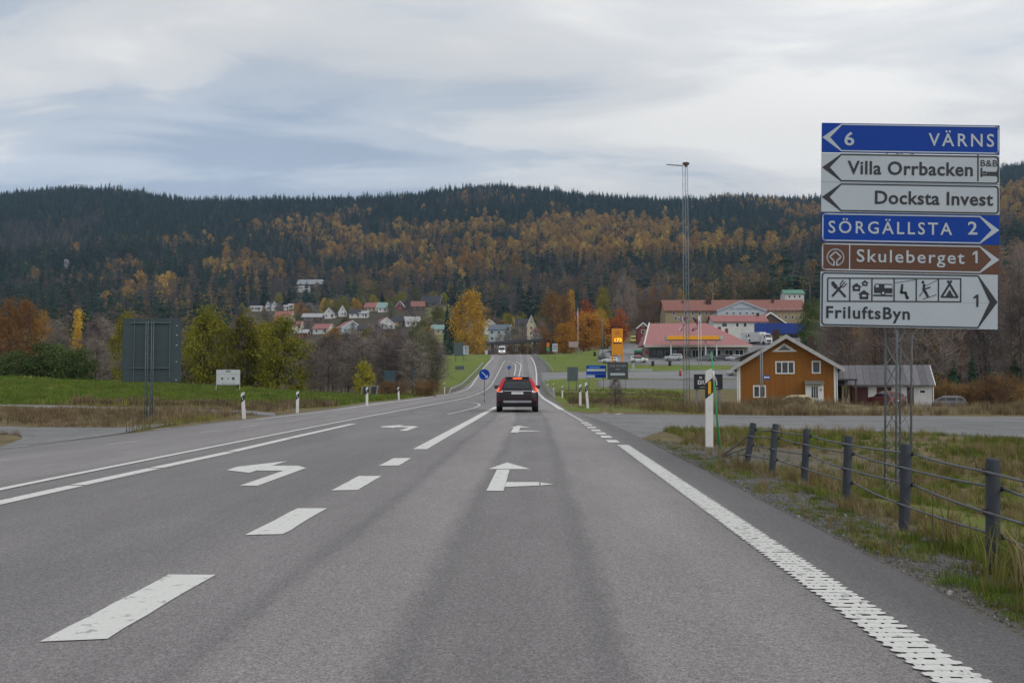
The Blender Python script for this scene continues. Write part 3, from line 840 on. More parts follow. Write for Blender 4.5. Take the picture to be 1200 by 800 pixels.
# ------------------------------------------------------------------ direction sign on a lattice mast
SIGN_WHITE = mat('sign_white', (.42, .47, .53, 1), .45, var=.03, scale=2, spec=.4, dirt=.06)
SIGN_BLUE = mat('sign_blue', srgb(0, 58, 150), .55, var=.06, scale=2, spec=.2)
SIGN_BROWN = mat('sign_brown', srgb(88, 54, 36), .5, var=.05, scale=2)
SIGN_BLACK = mat('sign_black', (.018, .02, .028, 1), .5, var=.1)
ALU = mat('aluminium_back', (.30, .31, .32, 1), .5, metal=.4)
def make_sign():
    Y = 14.5
    O, T, Bt = at(964, 144, Y - .16), at(1170, 147.2, Y - .16), at(963.3, 383.5, Y - .16)
    k = ((T - O).length / 206 + (Bt - O).length / 239.5) / 2
    roll = math.atan2(T.z - O.z, T.x - O.x)
    bx_ = at(1055.5, 583, Y).x
    base = Vector((bx_, Y, h1(bx_, Y)))
    root = thing('direction_sign', 'tall stack of six blue, white and brown arrow direction signs on a lattice mast', 'road sign', base)
    root.rotation_euler = (0, -roll, 0)
    inv = Matrix.Rotation(-roll, 3, 'Y').inverted()
    o = inv @ (O - base)
    def X(u): return o.x + (u - 964) * k
    def Z(v, u=964): return o.z - (v - 144 - 3.2 * (u - 964) / 206) * k
    yf = -.16                     # face of the panels in front of the mast
    rows = [(144.0, 178.6, SIGN_BLUE, SIGN_WHITE, -1, 1170, 'blue panel with arrow left'), (179.6, 214.0, SIGN_WHITE, SIGN_BLACK, -1, 1170, 'white panel with bed symbol'),
            (214.6, 249.2, SIGN_WHITE, SIGN_BLACK, -1, 1170, 'white panel with arrow left'), (250.2, 284.6, SIGN_BLUE, SIGN_WHITE, 1, 1170, 'blue panel with arrow right'),
            (285.4, 318.8, SIGN_BROWN, SIGN_WHITE, 1, 1170, 'brown panel with round symbol'), (319.6, 383.4, SIGN_WHITE, SIGN_BLACK, 1, 1168, 'large white panel with six pictograms')]
    P = []
    for v0, v1, bg, fg, d, ue, lab in rows:
        x0, x1 = X(963.6), X(ue)
        z1, z0 = Z(v0), Z(v1)
        pn = MB().box(x0, x1, yf, yf + .03, z0, z1).build('panel', bg, root)
        pn['label'] = lab
        P.append(pn)
        y = yf - .004
        e = .9 * k                # margin of the border
        w = 1.5 * k               # border width
        tipw = 22.5 * k
        zm = (z0 + z1) / 2
        mb = MB()
        if d < 0: xt, xs, xo = x0, x0 + tipw, x1 - e
        else: xt, xs, xo = x1, x1 - tipw, x0 + e
        sgn = 1 if d < 0 else -1
        mb.prism_y([(xs, z1 - e), (xt + sgn * .2 * k, zm), (xs, z0 + e), (xs + sgn * .5 * k, z0 + e + w), (xt + sgn * 9.3 * k, zm), (xs + sgn * .5 * k, z1 - e - w)], y, yf - .0005)
        r = 3.2 * k
        path = [(xs, z1 - e - w / 2)]
        for t in range(0, 5):
            a = t / 4 * math.pi / 2
            path.append((xo - sgn * (w / 2 + r - r * math.sin(a)), z1 - e - w / 2 - r + r * math.cos(a)))
        for t in range(0, 5):
            a = t / 4 * math.pi / 2
            path.append((xo - sgn * (w / 2 + r - r * math.cos(a)), z0 + e + w / 2 + r - r * math.sin(a)))
        path.append((xs, z0 + e + w / 2))
        mb.stroke_y(path, w, y - .0006, yf - .0008)
        mb.build('arrow_border', fg, pn)
        MB().box(x0 + .1, x1 - .1, yf + .0305, yf + .05, zm - .02, zm + .02).build('back_rail', ALU, pn)
    y = yf - .005
    def tx(s, u0, u1, vb, vt, pn, m, off=.016, sp=1.05):
        uc = (u0 + u1) / 2
        text(s, X(u0), X(u1), Z(vb, uc), Z(vt, uc), y, m, pn, offset=off, spacing=sp)
    tx('6', 989.5, 1001, 170.6, 155.5, P[0], SIGN_WHITE)
    tx('VÄRNS', 1087.5, 1163.5, 171.8, 157.2, P[0], SIGN_WHITE, .012, 1.3)
    tx('Villa Orrbacken', 993.5, 1139, 205.6, 190.6, P[1], SIGN_BLACK, .02)
    tx('B&B', 1148, 1167.5, 195.6, 188.2, P[1], SIGN_BLACK, .006)
    tx('Docksta Invest', 1025.6, 1162.5, 240.6, 225.8, P[2], SIGN_BLACK, .02)
    tx('SÖRGÄLLSTA', 971.8, 1115.2, 275.2, 261.4, P[3], SIGN_WHITE, .012, 1.3)
    tx('2', 1133.3, 1144.3, 275.6, 261.0, P[3], SIGN_WHITE)
    tx('Skuleberget', 1004.8, 1129.5, 309.0, 294.8, P[4], SIGN_WHITE, .010, 1.16)
    def one(u0, u1, vb, vt, pn, m):
        uc = (u0 + u1) / 2; x0, x1, zb_, zt_ = X(u0), X(u1), Z(vb, uc), Z(vt, uc); w_ = (x1 - x0)
        MB().prism_y([(x1 - w_ * .42, zb_), (x1, zb_), (x1, zt_), (x1 - w_ * .40, zt_), (x0, zt_ - (zt_ - zb_) * .20), (x0, zt_ - (zt_ - zb_) * .36), (x1 - w_ * .42, zt_ - (zt_ - zb_) * .24)], y, yf - .0005).build('numeral', m, pn)
    one(1138.8, 1144.6, 309.2, 295.0, P[4], SIGN_WHITE)
    tx('FriluftsByn', 970, 1066.8, 374.6, 361.2, P[5], SIGN_BLACK, .02, 1.12)
    one(1140.2, 1145.8, 360.2, 346.0, P[5], SIGN_BLACK)
    def icon(u0, u1, v0, v1):
        """maps unit cell coordinates (0..1, z up) to the panel"""
        uc = (u0 + u1) / 2
        xa, xb, za, zb = X(u0), X(u1), Z(v1, uc), Z(v0, uc)
        return lambda a, b: (xa + (xb - xa) * a, za + (zb - za) * b)
    # bed symbol and divider on the second panel
    mb = MB()
    mb.stroke_y([(X(1145), Z(181.0, 1145)), (X(1145), Z(212.6, 1145))], 1.4 * k, y, yf - .0005)
    mb.build('divider', SIGN_BLACK, P[1])
    mb = MB(); I = icon(1148, 1168, 197.5, 208)
    for a, b, c, d in ((0, .1, 0, 1), (.93, 1, 0, .75), (0.1, .93, .12, .3), (.36, .93, .3, .58), (.14, .32, .38, .62)):
        mb.prism_y([I(a, c), I(b, c), I(b, d), I(a, d)], y, yf - .0005)
    mb.build('bed_symbol', SIGN_BLACK, P[1])
    # looped park symbol on the brown panel
    mb = MB()
    mb.stroke_y([(X(996.6), Z(287.2, 996)), (X(996.6), Z(318.4, 996))], 1.3 * k, y, yf - .0005)
    mb.build('divider', SIGN_WHITE, P[4])
    mb = MB(); cx, cz = X(980.2), Z(303.0, 980)
    rr = 9.6 * k
    ring = [(cx + rr * math.sin(R(a)), cz - rr * math.cos(R(a))) for a in range(12, 349, 12)]
    dia = [(cx + 1.6 * k, cz - 9.4 * k), (cx + 1.6 * k, cz - 4.2 * k), (cx + 6.6 * k, cz + .6 * k), (cx, cz + 6.6 * k), (cx - 6.6 * k, cz + .6 * k), (cx - 1.6 * k, cz - 4.2 * k), (cx - 1.6 * k, cz - 9.4 * k)]
    mb.stroke_y(ring, 1.5 * k, y, yf - .0005); mb.stroke_y(dia, 1.5 * k, y - .0006, yf - .0008)
    mb.build('park_symbol', SIGN_WHITE, P[4])
    # pictogram row
    u0, u1, v0, v1 = 971.6, 1125.4, 327.4, 354.4
    cw = (u1 - u0) / 6
    mb = MB()
    def zz(v, u): return Z(v, u)
    mb.stroke_y([(X(u0), zz(v0, u0)), (X(u1), zz(v0, u1)), (X(u1), zz(v1, u1)), (X(u0), zz(v1, u0)), (X(u0), zz(v0, u0))], 1.3 * k, y, yf - .0005)
    for i in range(1, 6):
        uu = u0 + cw * i
        mb.stroke_y([(X(uu), zz(v0, uu)), (X(uu), zz(v1, uu))], 1.3 * k, y - .0006, yf - .0008)
    mb.build('pictogram_frame', SIGN_BLACK, P[5])
    def cell(i): return icon(u0 + cw * i, u0 + cw * (i + 1), v0, v1)
    def cw_(f): return f * cw * k
    mb = MB(); I = cell(0)        # knife and fork
    mb.stroke_y([I(.22, .22), I(.62, .66)], cw_(.10), y, yf - .0005)
    mb.prism_y([I(.10 + .05 * 0, .86), I(.20, .90), I(.44, .62), I(.36, .50), I(.14, .72)], y - .0004, yf - .0008) if False else None
    mb.stroke_y([I(.80, .20), I(.45, .56)], cw_(.10), y - .0006, yf - .0008)
    mb.prism_y([I(.17, .72), I(.17, .84), I(.26, .86), I(.46, .64), I(.40, .52), I(.30, .56)], y - .0012, yf - .001)
    for q in (-.10, 0, .10): mb.stroke_y([I(.62 + q * .6, .66 - q * .6), I(.78 + q * .8, .84 - q * .8)], cw_(.045), y - .0012, yf - .0011)
    mb.build('fork_knife_symbol', SIGN_BLACK, P[5])
    mb = MB(); I = cell(1)        # three cabins
    for cx_, cz_, s in ((.30, .62, .40), (.68, .80, .28), (.64, .30, .46)):
        mb.prism_y([I(cx_ - s * .6, cz_), I(cx_, cz_ + s * .42), I(cx_ + s * .6, cz_)], y, yf - .0005)
        mb.prism_y([I(cx_ - s * .42, cz_ - s * .45), I(cx_ + s * .42, cz_ - s * .45), I(cx_ + s * .42, cz_ - .005), I(cx_ - s * .42, cz_ - .005)], y - .0004, yf - .0008)
    mb.build('cabins_symbol', SIGN_BLACK, P[5])
    for cx_, cz_, s in ((.30, .62, .40), (.68, .80, .28), (.64, .30, .46)):
        mb = MB(); mb.prism_y([I(cx_ - s * .2, cz_ - s * .22), I(cx_ + s * .2, cz_ - s * .22), I(cx_ + s * .2, cz_ - s * .04), I(cx_ - s * .2, cz_ - s * .04)], y - .002, y - .001); mb.build('cabin_window', SIGN_WHITE, P[5])
    mb = MB(); I = cell(2)        # caravan
    mb.prism_y([I(.10, .36), I(.92, .36), I(.92, .70), I(.88, .76), I(.16, .76), I(.10, .66)], y, yf - .0005)
    mb.prism_y([I(.06, .22), I(.94, .22), I(.94, .29), I(.06, .29)], y, yf - .0005)
    c = I(.5, .36); mb.disc_y(c[0], c[1], cw_(.11), y - .0006, yf - .0008, 14)
    mb.build('caravan_symbol', SIGN_BLACK, P[5])
    mb = MB()
    mb.prism_y([I(.16, .60), I(.30, .60), I(.30, .71), I(.16, .71)], y - .002, y - .001); mb.build('caravan_window', SIGN_WHITE, P[5]); mb = MB()
    mb.prism_y([I(.56, .58), I(.90, .58), I(.90, .71), I(.56, .71)], y - .002, y - .001)
    mb.build('caravan_window', SIGN_WHITE, P[5])
    MB().disc_y(c[0], c[1], cw_(.055), y - .002, y - .0013, 12).build('caravan_hub', SIGN_WHITE, P[5])
    mb = MB(); I = cell(3)        # chair lift
    mb.stroke_y([I(.06, .80), I(.95, .95)], cw_(.02), y, yf - .0005)
    mb.stroke_y([I(.36, .62), I(.32, .38), I(.52, .38), I(.58, .16), I(.64, .16)], cw_(.11), y, yf - .0005)
    c = I(.36, .70); mb.disc_y(c[0], c[1], cw_(.06), y - .0004, yf - .0008, 12)
    mb.build('chair_lift_symbol', SIGN_BLACK, P[5])
    mb = MB(); I = cell(4)        # skier
    mb.stroke_y([I(.36, .74), I(.33, .52), I(.42, .40), I(.52, .22)], cw_(.11), y, yf - .0005)
    mb.stroke_y([I(.33, .52), I(.62, .62)], cw_(.06), y - .0006, yf - .0008)
    mb.stroke_y([I(.44, .68), I(.95, .95)], cw_(.02), y, yf - .0006)
    mb.stroke_y([I(.30, .10), I(.90, .30)], cw_(.03), y - .0002, yf - .0007)
    mb.stroke_y([I(.14, .22), I(.34, .50)], cw_(.03), y - .0002, yf - .0007)
    c = I(.30, .84); mb.disc_y(c[0], c[1], cw_(.065), y - .0004, yf - .0009, 12)
    mb.build('skier_symbol', SIGN_BLACK, P[5])
    mb = MB(); I = cell(5)        # tent
    mb.stroke_y([I(.14, .20), I(.58, .90)], cw_(.09), y, yf - .0005)
    mb.stroke_y([I(.86, .20), I(.42, .90)], cw_(.09), y - .0006, yf - .0008)
    mb.stroke_y([I(.14, .20), I(.86, .20)], cw_(.07), y - .0012, yf - .001)
    mb.prism_y([I(.32, .22), I(.68, .22), I(.50, .52)], y - .0014, yf - .0011)
    mb.build('tent_symbol', SIGN_BLACK, P[5])
    MB().stroke_y([(X(968), Z(355.4, 968)), (X(1158), Z(355.4, 1158))], .35 * k, yf - .002, yf - .0002).build('seam', ALU, P[5])
    # lattice mast
    a, th = .253, R(16.8)
    cs = [(math.cos(th) * sx - math.sin(th) * sy, math.sin(th) * sx + math.cos(th) * sy) for sx, sy in ((-a/2, -a/2), (a/2, -a/2), (a/2, a/2), (-a/2, a/2))]
    top = o.z - .05
    cs = [(x - .02, y_ + .06) for x, y_ in cs]
    for x, y_ in cs: MB().tube((x, y_, -.25), (x, y_, top), .0165, None, 8).build('chord', GALV, root, True)
    mb = MB(); n = int(top / .30)
    for i in range(4):
        p, q = cs[i], cs[(i + 1) % 4]
        for j in range(n):
            z0, z1 = top * j / n, top * (j + 1) / n
            if j % 2: mb.tube((p[0], p[1], z0), (q[0], q[1], z1), .0065, None, 5, False)
            else: mb.tube((q[0], q[1], z0), (p[0], p[1], z1), .0065, None, 5, False)
    mb.build('bracing', GALV, root)
    MB().box(-.22, .18, -.1, .26, -.2, .03).build('footing', mat('concrete', (.32, .31, .29, 1), .9, bump=.3), root)
make_sign()

# ------------------------------------------------------------------ cable fence with dark posts
POSTM = mat('dark_post', (.045, .052, .065, 1), .75, var=.2, scale=9, bump=.4, bscale=60, streak=True, dirt=.2)
CABLE = mat('steel_cable', (.17, .18, .19, 1), .5, metal=.6, var=.2, scale=30)
def make_fence():
    spec = [(1163, 671, 540), (1059, 622, 521.5), (991, 590.5, 511.5), (941.5, 567.5, 503.5), (903.5, 557.5, 497.5), (873, 548.5, 496.5)]
    root = thing('cable_fence', 'low cable barrier of dark round posts with four steel ropes along the road edge', 'barrier', (3.2, 6.6, 0))
    pts = []
    B = []
    for u, v, vt in spec:
        g = gnd(u, v)
        B.append((g, (v - vt) * g.y / FPX))
    g0 = Vector((B[0][0].x - .02, B[0][0].y - 1.9, 0)); g0.z = h1(g0.x, g0.y)
    g1 = Vector((B[0][0].x - .05, B[0][0].y - 3.8, 0)); g1.z = h1(g1.x, g1.y)
    B = [(g1, .74), (g0, .74)] + B
    o = Vector(root.location)
    lean = [0, 0, (.02, .0), (.035, .0), (.045, .0), (.065, .02), (.09, .05), (.16, .10)]
    tops = []
    for i, (g, hh) in enumerate(B):
        l = lean[i] or (0, 0)
        b = Vector((g.x, g.y, g.z - .12)) - o; t = Vector((g.x + l[0], g.y + l[1], g.z + hh)) - o
        mb = MB(); r = .047
        ax = (t - b).normalized()
        for a_, b_, r0, r1 in ((b, t - ax * .012, r * 1.02, r), (t - ax * .012, t, r, r * .86)):
            mb.tube(a_, b_, r0, r1, 14)
        mb.build('post', POSTM, root, False)
        tops.append((b + ax * .12, ax, hh))
    hs = [.655, .545, .395, .235]
    for ci, ch in enumerate(hs):
        path = []
        for i, (b, ax, hh) in enumerate(tops):
            side = (.060 if (i + ci) % 2 else -.060)
            path.append(b + ax * (ch * hh / .74) + Vector((side, 0, 0)))
        b, ax, hh = tops[-1]
        # ropes run down to the ground anchor past the last post
        anc = gnd(846 + ci * 1.5, 532)
        path.append(Vector((anc.x, anc.y, anc.z - .02)) - o)
        full = []
        for p, q in zip(path[:-1], path[1:]):
            for t in range(4):
                w = t / 4; s_ = p.lerp(q, w); s_.z -= .012 * math.sin(math.pi * w); full.append(s_)
        full.append(path[-1])
        MB().path(full, .0105, 6).build('rope', CABLE, root, True)
    for i, (b, ax, hh) in enumerate(tops):
        for ci, ch in enumerate(hs):
            side = (.052 if (i + ci) % 2 else -.052)
            p = b + ax * (ch * hh / .74)
            MB().box(p.x + side - .012, p.x + side + .012, p.y - .02, p.y + .02, p.z - .022, p.z + .018).build('clip', BLACK, root)
make_fence()

# ------------------------------------------------------------------ marker posts
PWHITE = mat('post_white', (.66, .66, .64, 1), .5, var=.06, dirt=.2, scale=5)
AMBER = mat('amber_reflector', srgb(226, 166, 40), .3, var=.1)
def marker_post(u, v, vt, label, w=.12, lean=0.0, front=True, amber=False, Y=None):
    g = gnd(u, v)
    hh = (v - vt) * g.y / FPX
    root = thing('marker_post', label, 'marker post', g, 0, 'roadside marker posts')
    root.rotation_euler = (0, lean, 0)
    t = w * .35
    zb0, zb1 = hh * .66, hh * .86       # black band, slanted
    s = w * .45
    def blk(name, m, za0, za1, zb0_, zb1_):
        # a section with slanted ends: left heights za*, right heights zb*
        poly = [(-w/2, za0), (w/2, zb0_), (w/2, zb1_), (-w/2, za1)]
        mb = MB(); mb.prism_y(poly, -t, t)
        return mb.build(name, m, root)
    blk('lower_post', PWHITE, -.15, zb0 - s, -.15, zb0 + s)
    bd = blk('black_band', BLACK, zb0 - s, zb1 - s, zb0 + s, zb1 + s)
    blk('top', PWHITE, zb1 - s, hh - s * .6, zb1 + s, hh + s * .4)
    mb = MB(); zc = (zb0 + zb1) / 2; rh = (zb1 - zb0) * .40
    rw = w * (.20 if amber else .10); rh *= 1.0 if amber else .45
    mb.prism_y([(-rw, zc - rh - .01), (rw, zc - rh + .02), (rw, zc + rh + .02), (-rw, zc + rh - .01)], -t - .008, -t)
    mb.build('reflector', AMBER if amber else WHITE, bd)
    return root
marker_post(831, 523, 433.5, 'large near white marker post with black band and amber reflector', .155, .008, amber=True)
for u, v, vt, lab, ln in ((286, 490.5, 459.5, 'white marker post left of the road, nearest the white information board', -.07), (348.5, 483.5, 458.5, 'white marker post between the two left information boards', 0),
                          (430, 475.5, 453.5, 'white marker post in front of the leaning black board', 0.0), (467.5, 468.6, 453.5, 'white marker post just beyond the leaning black board', -.06),
                          (521, 461.2, 448.5, 'small white marker post at the start of the left guard rail', 0),
                          (680, 475.3, 450.2, 'straight white marker post of the pair past the side road', 0), (689, 478, 448, 'leaning white marker post of the pair past the side road', -.08),
                          (659, 466, 452.2, 'small white marker post behind the pair on the right', 0), (648.7, 462.5, 449, 'white marker post at the near end of the right guard rail', 0), (641.8, 456, 445.5, 'white marker post halfway along the right guard rail', 0)):
    marker_post(u, v, vt, lab, .13, ln)
# green snow stake
g = gnd(844, 527)
t = thing('snow_stake', 'thin bright green leaning snow stake beside the near marker post', 'stake', g)
t_top = at(833.5, 412, g.y) - g
MB().tube((0, 0, -.1), tuple(t_top), .022, .016, 8).build('stick', mat('stake_green', srgb(60, 150, 95), .5, var=.1), t, True)
MB().tube(tuple(t_top * .70), tuple(t_top * .81), .0235, .0225, 8).build('reflective_band', PWHITE, t, True)

# ------------------------------------------------------------------ cars
RUBBER = mat('tyre_rubber', (.015, .015, .015, 1), .85)
RIM = mat('wheel_rim', (.35, .35, .36, 1), .35, metal=.8)
CHROME = mat('chrome_trim', (.55, .56, .58, 1), .25, metal=.9)
TAILRED = mat('tail_lamp_red', srgb(150, 14, 34), .3, emit=srgb(190, 14, 40), estr=.25)
BRAKE = mat('brake_lamp_lit', srgb(255, 80, 30), .3, emit=srgb(255, 92, 40), estr=1.0)
LAMPW = mat('head_lamp', (.7, .7, .7, 1), .15, coat=.5)
LAMPON = mat('head_lamp_lit', (.9, .9, .85, 1), .15, emit=(1, .98, .92, 1), estr=2.0)
PLATE = mat('number_plate', (.55, .56, .56, 1), .5)
def carpaint(name, col): return mat(name, col, .4, var=.04, coat=.15, spec=.35)
WAGON = dict(L=4.82, sl=[(.24, .12, 4.66, .86, .18), (.40, .02, 4.80, .925, .28), (.62, .0, 4.82, .935, .32), (.88, .03, 4.76, .925, .34), (.98, .05, 4.55, .905, .34), (1.03, .06, 3.62, .87, .26),
                         (1.28, .20, 3.10, .775, .24), (1.46, .36, 2.66, .69, .24), (1.545, .48, 2.42, .60, .24), (1.575, .62, 2.2, .48, .2)], wheels=(.98, 3.80), wr=.345)
HATCH = dict(L=4.2, sl=[(.22, .10, 4.05, .82, .18), (.38, .02, 4.18, .87, .26), (.60, .0, 4.2, .88, .3), (.84, .03, 4.12, .87, .32), (.94, .06, 3.85, .85, .3), (.99, .08, 3.15, .82, .24),
                        (1.22, .28, 2.68, .73, .22), (1.38, .48, 2.30, .64, .22), (1.46, .66, 2.05, .55, .2), (1.485, .82, 1.9, .44, .18)], wheels=(.78, 3.36), wr=.31)
SUV = dict(L=4.6, sl=[(.30, .12, 4.44, .86, .18), (.46, .02, 4.58, .92, .26), (.72, .0, 4.6, .93, .3), (1.0, .03, 4.54, .92, .32), (1.10, .05, 4.35, .90, .3), (1.15, .06, 3.42, .87, .24),
                      (1.42, .14, 3.0, .79, .22), (1.60, .24, 2.68, .72, .22), (1.69, .36, 2.46, .63, .2), (1.715, .5, 2.3, .5, .18)], wheels=(.88, 3.62), wr=.36)
VAN = dict(L=5.3, sl=[(.28, .08, 5.2, .90, .14), (.45, .0, 5.28, .96, .18), (.80, .0, 5.3, .98, .2), (1.05, .0, 5.2, .98, .22), (1.15, .01, 5.0, .97, .22), (1.22, .01, 4.78, .965, .22),
                      (1.70, .03, 4.36, .95, .22), (2.2, .05, 3.95, .92, .22), (2.45, .1, 3.7, .86, .2), (2.5, .2, 3.5, .75, .18)], wheels=(.95, 4.25), wr=.34)
BUS = dict(L=9.5, sl=[(.30, .06, 9.4, 1.16, .12), (.50, .0, 9.48, 1.22, .16), (.90, .0, 9.5, 1.25, .18), (1.2, .0, 9.48, 1.25, .2), (1.3, .0, 9.46, 1.25, .2), (1.36, .0, 9.45, 1.245, .2),
                      (2.0, .02, 9.40, 1.235, .2), (2.7, .05, 9.3, 1.22, .2), (2.98, .12, 9.2, 1.15, .2), (3.05, .25, 9.05, 1.0, .18)], wheels=(2.2, 7.6), wr=.48)
def lerp_slice(sl, z):
    zs = [s[0] for s in sl]
    return [float(np.interp(z, zs, [s[i] for s in sl])) for i in range(1, 5)]
def slice_ring(y0, y1, hw, r, n=5):
    pts = []
    for cx, cy, a0 in ((hw - r, y1 - r, 0), (-hw + r, y1 - r, 90), (-hw + r, y0 + r, 180), (hw - r, y0 + r, 270)):
        for i in range(n):
            a = R(a0 + 90 * i / (n - 1)); pts.append((cx + r * math.cos(a), cy + r * math.sin(a)))
    return pts
def make_car(name, label, spec, paint, loc, rz, group=None, glass=GLASS, detail=False, lit=False, parts=True):
    """body lofted from level slices; y runs from the tail (0) to the nose, centred on loc"""
    root = thing(name, label, 'car' if spec not in (VAN, BUS) else ('van' if spec is VAN else 'bus'), loc, rz, group)
    sl, Lc = spec['sl'], spec['L']
    dy = -Lc / 2
    mb = MB(); rings = []
    for z, y0, y1, hw, r in sl: rings.append([(x, y + dy, z) for x, y in slice_ring(y0, y1, hw, r)])
    n = len(rings[0])
    vs = [p for rg in rings for p in rg]
    fs = []
    for k in range(len(rings) - 1):
        for i in range(n): fs.append((k * n + i, k * n + (i + 1) % n, (k + 1) * n + (i + 1) % n, (k + 1) * n + i))
    fs += [tuple(range(n - 1, -1, -1)), tuple((len(rings) - 1) * n + i for i in range(n))]
    mb.add(vs, fs)
    body = mb.build('body', paint, root, True)
    zb, zt = sl[5][0] + .03, sl[-3][0] + .02
    def side_patch(x_sign, ya, yb, z0, z1, out=.006):
        m_ = MB(); Z = [z0, (z0 + z1) / 2, z1]; vs = []
        for z in Z:
            y0, y1, hw, r = lerp_slice(sl, z)
            a, b = max(ya(z), y0 + r), min(yb(z), y1 - r)
            vs += [(x_sign * (hw + out), a + dy, z), (x_sign * (hw + out), b + dy, z)]
        m_.add(vs, [(0, 1, 3, 2), (2, 3, 5, 4)] if x_sign > 0 else [(1, 0, 2, 3), (3, 2, 4, 5)])
        return m_
    def end_patch(rear, xa, xb, z0, z1, out=.006, nz=3, wrap=False):
        m_ = MB(); vs = []
        for i in range(nz):
            z = z0 + (z1 - z0) * i / (nz - 1)
            y0, y1, hw, r = lerp_slice(sl, z)
            y = (y0 - out if rear else y1 + out) + dy
            a, b = xa(z, hw, r), xb(z, hw, r)
            vs += [(a, y, z), (b, y, z)]
        m_.add(vs, [(2 * i, 2 * i + 1, 2 * i + 3, 2 * i + 2) for i in range(nz - 1)])
        return m_
    y0b = lerp_slice(sl, zb); split = (sl[5][1] + sl[5][2]) / 2
    if spec is not VAN and spec is not BUS:
        for s in (-1, 1):
            side_patch(s, lambda z: 0, lambda z: split - .62, zb, zt).build('window', glass, root)
            side_patch(s, lambda z: split - .55, lambda z: split + .32, zb, zt).build('window', glass, root)
            side_patch(s, lambda z: split + .39, lambda z: 9, zb, zt).build('window', glass, root)
    elif spec is VAN:
        for s in (-1, 1): side_patch(s, lambda z: 3.3, lambda z: 9, zb, 1.85).build('window', glass, root)
    else:
        for s in (-1, 1):
            for q in range(6): side_patch(s, lambda z, q=q: .3 + q * 1.5, lambda z, q=q: 1.72 + q * 1.5, 1.5, 2.5).build('window', glass, root)
    ins = .02 if not detail else .05
    if spec is not VAN:
        end_patch(True, lambda z, hw, r: -(hw - r * .7 - ins), lambda z, hw, r: hw - r * .7 - ins, zb, zt).build('rear_window', glass, root)
    end_patch(False, lambda z, hw, r: -(hw - r * .6), lambda z, hw, r: hw - r * .6, zb + .02, min(zt, 2.1)).build('windscreen', glass, root)
    wr = spec['wr']
    for wy in spec['wheels']:
        for s in (-1, 1):
            hw = sl[1][3]
            o = MB().tube((s * (hw - .22), wy + dy, wr), (s * (hw + .012), wy + dy, wr), wr, wr, 20).build('wheel', RUBBER, root)
            MB().tube((s * (hw + .0125), wy + dy, wr), (s * (hw + .02), wy + dy, wr), wr * .62, wr * .58, 14).build('rim', RIM, o)
    zl = sl[3][0] - .18
    for s in (-1, 1):
        f = (lambda z, hw, r: hw - r * .9 - .12, lambda z, hw, r: hw - r * .72) if s > 0 else (lambda z, hw, r: -(hw - r * .72), lambda z, hw, r: -(hw - r * .9 - .12))
        if not detail: end_patch(True, f[0], f[1], zl, zl + .2, .012).build('tail_lamp', TAILRED, root)
        g_ = (lambda z, hw, r: hw - r * .9 - .24, lambda z, hw, r: hw - r * .72) if s > 0 else (lambda z, hw, r: -(hw - r * .72), lambda z, hw, r: -(hw - r * .9 - .24))
        end_patch(False, g_[0], g_[1], zl, zl + .16, .012).build('head_lamp', LAMPON if lit else LAMPW, root)
    if not detail:
        end_patch(True, lambda z, hw, r: -.25, lambda z, hw, r: .25, zl - .05, zl + .06, .014).build('number_plate', PLATE, root)
        end_patch(False, lambda z, hw, r: -.25, lambda z, hw, r: .25, .44, .55, .014).build('number_plate', PLATE, root)
    return root, sl, dy, end_patch
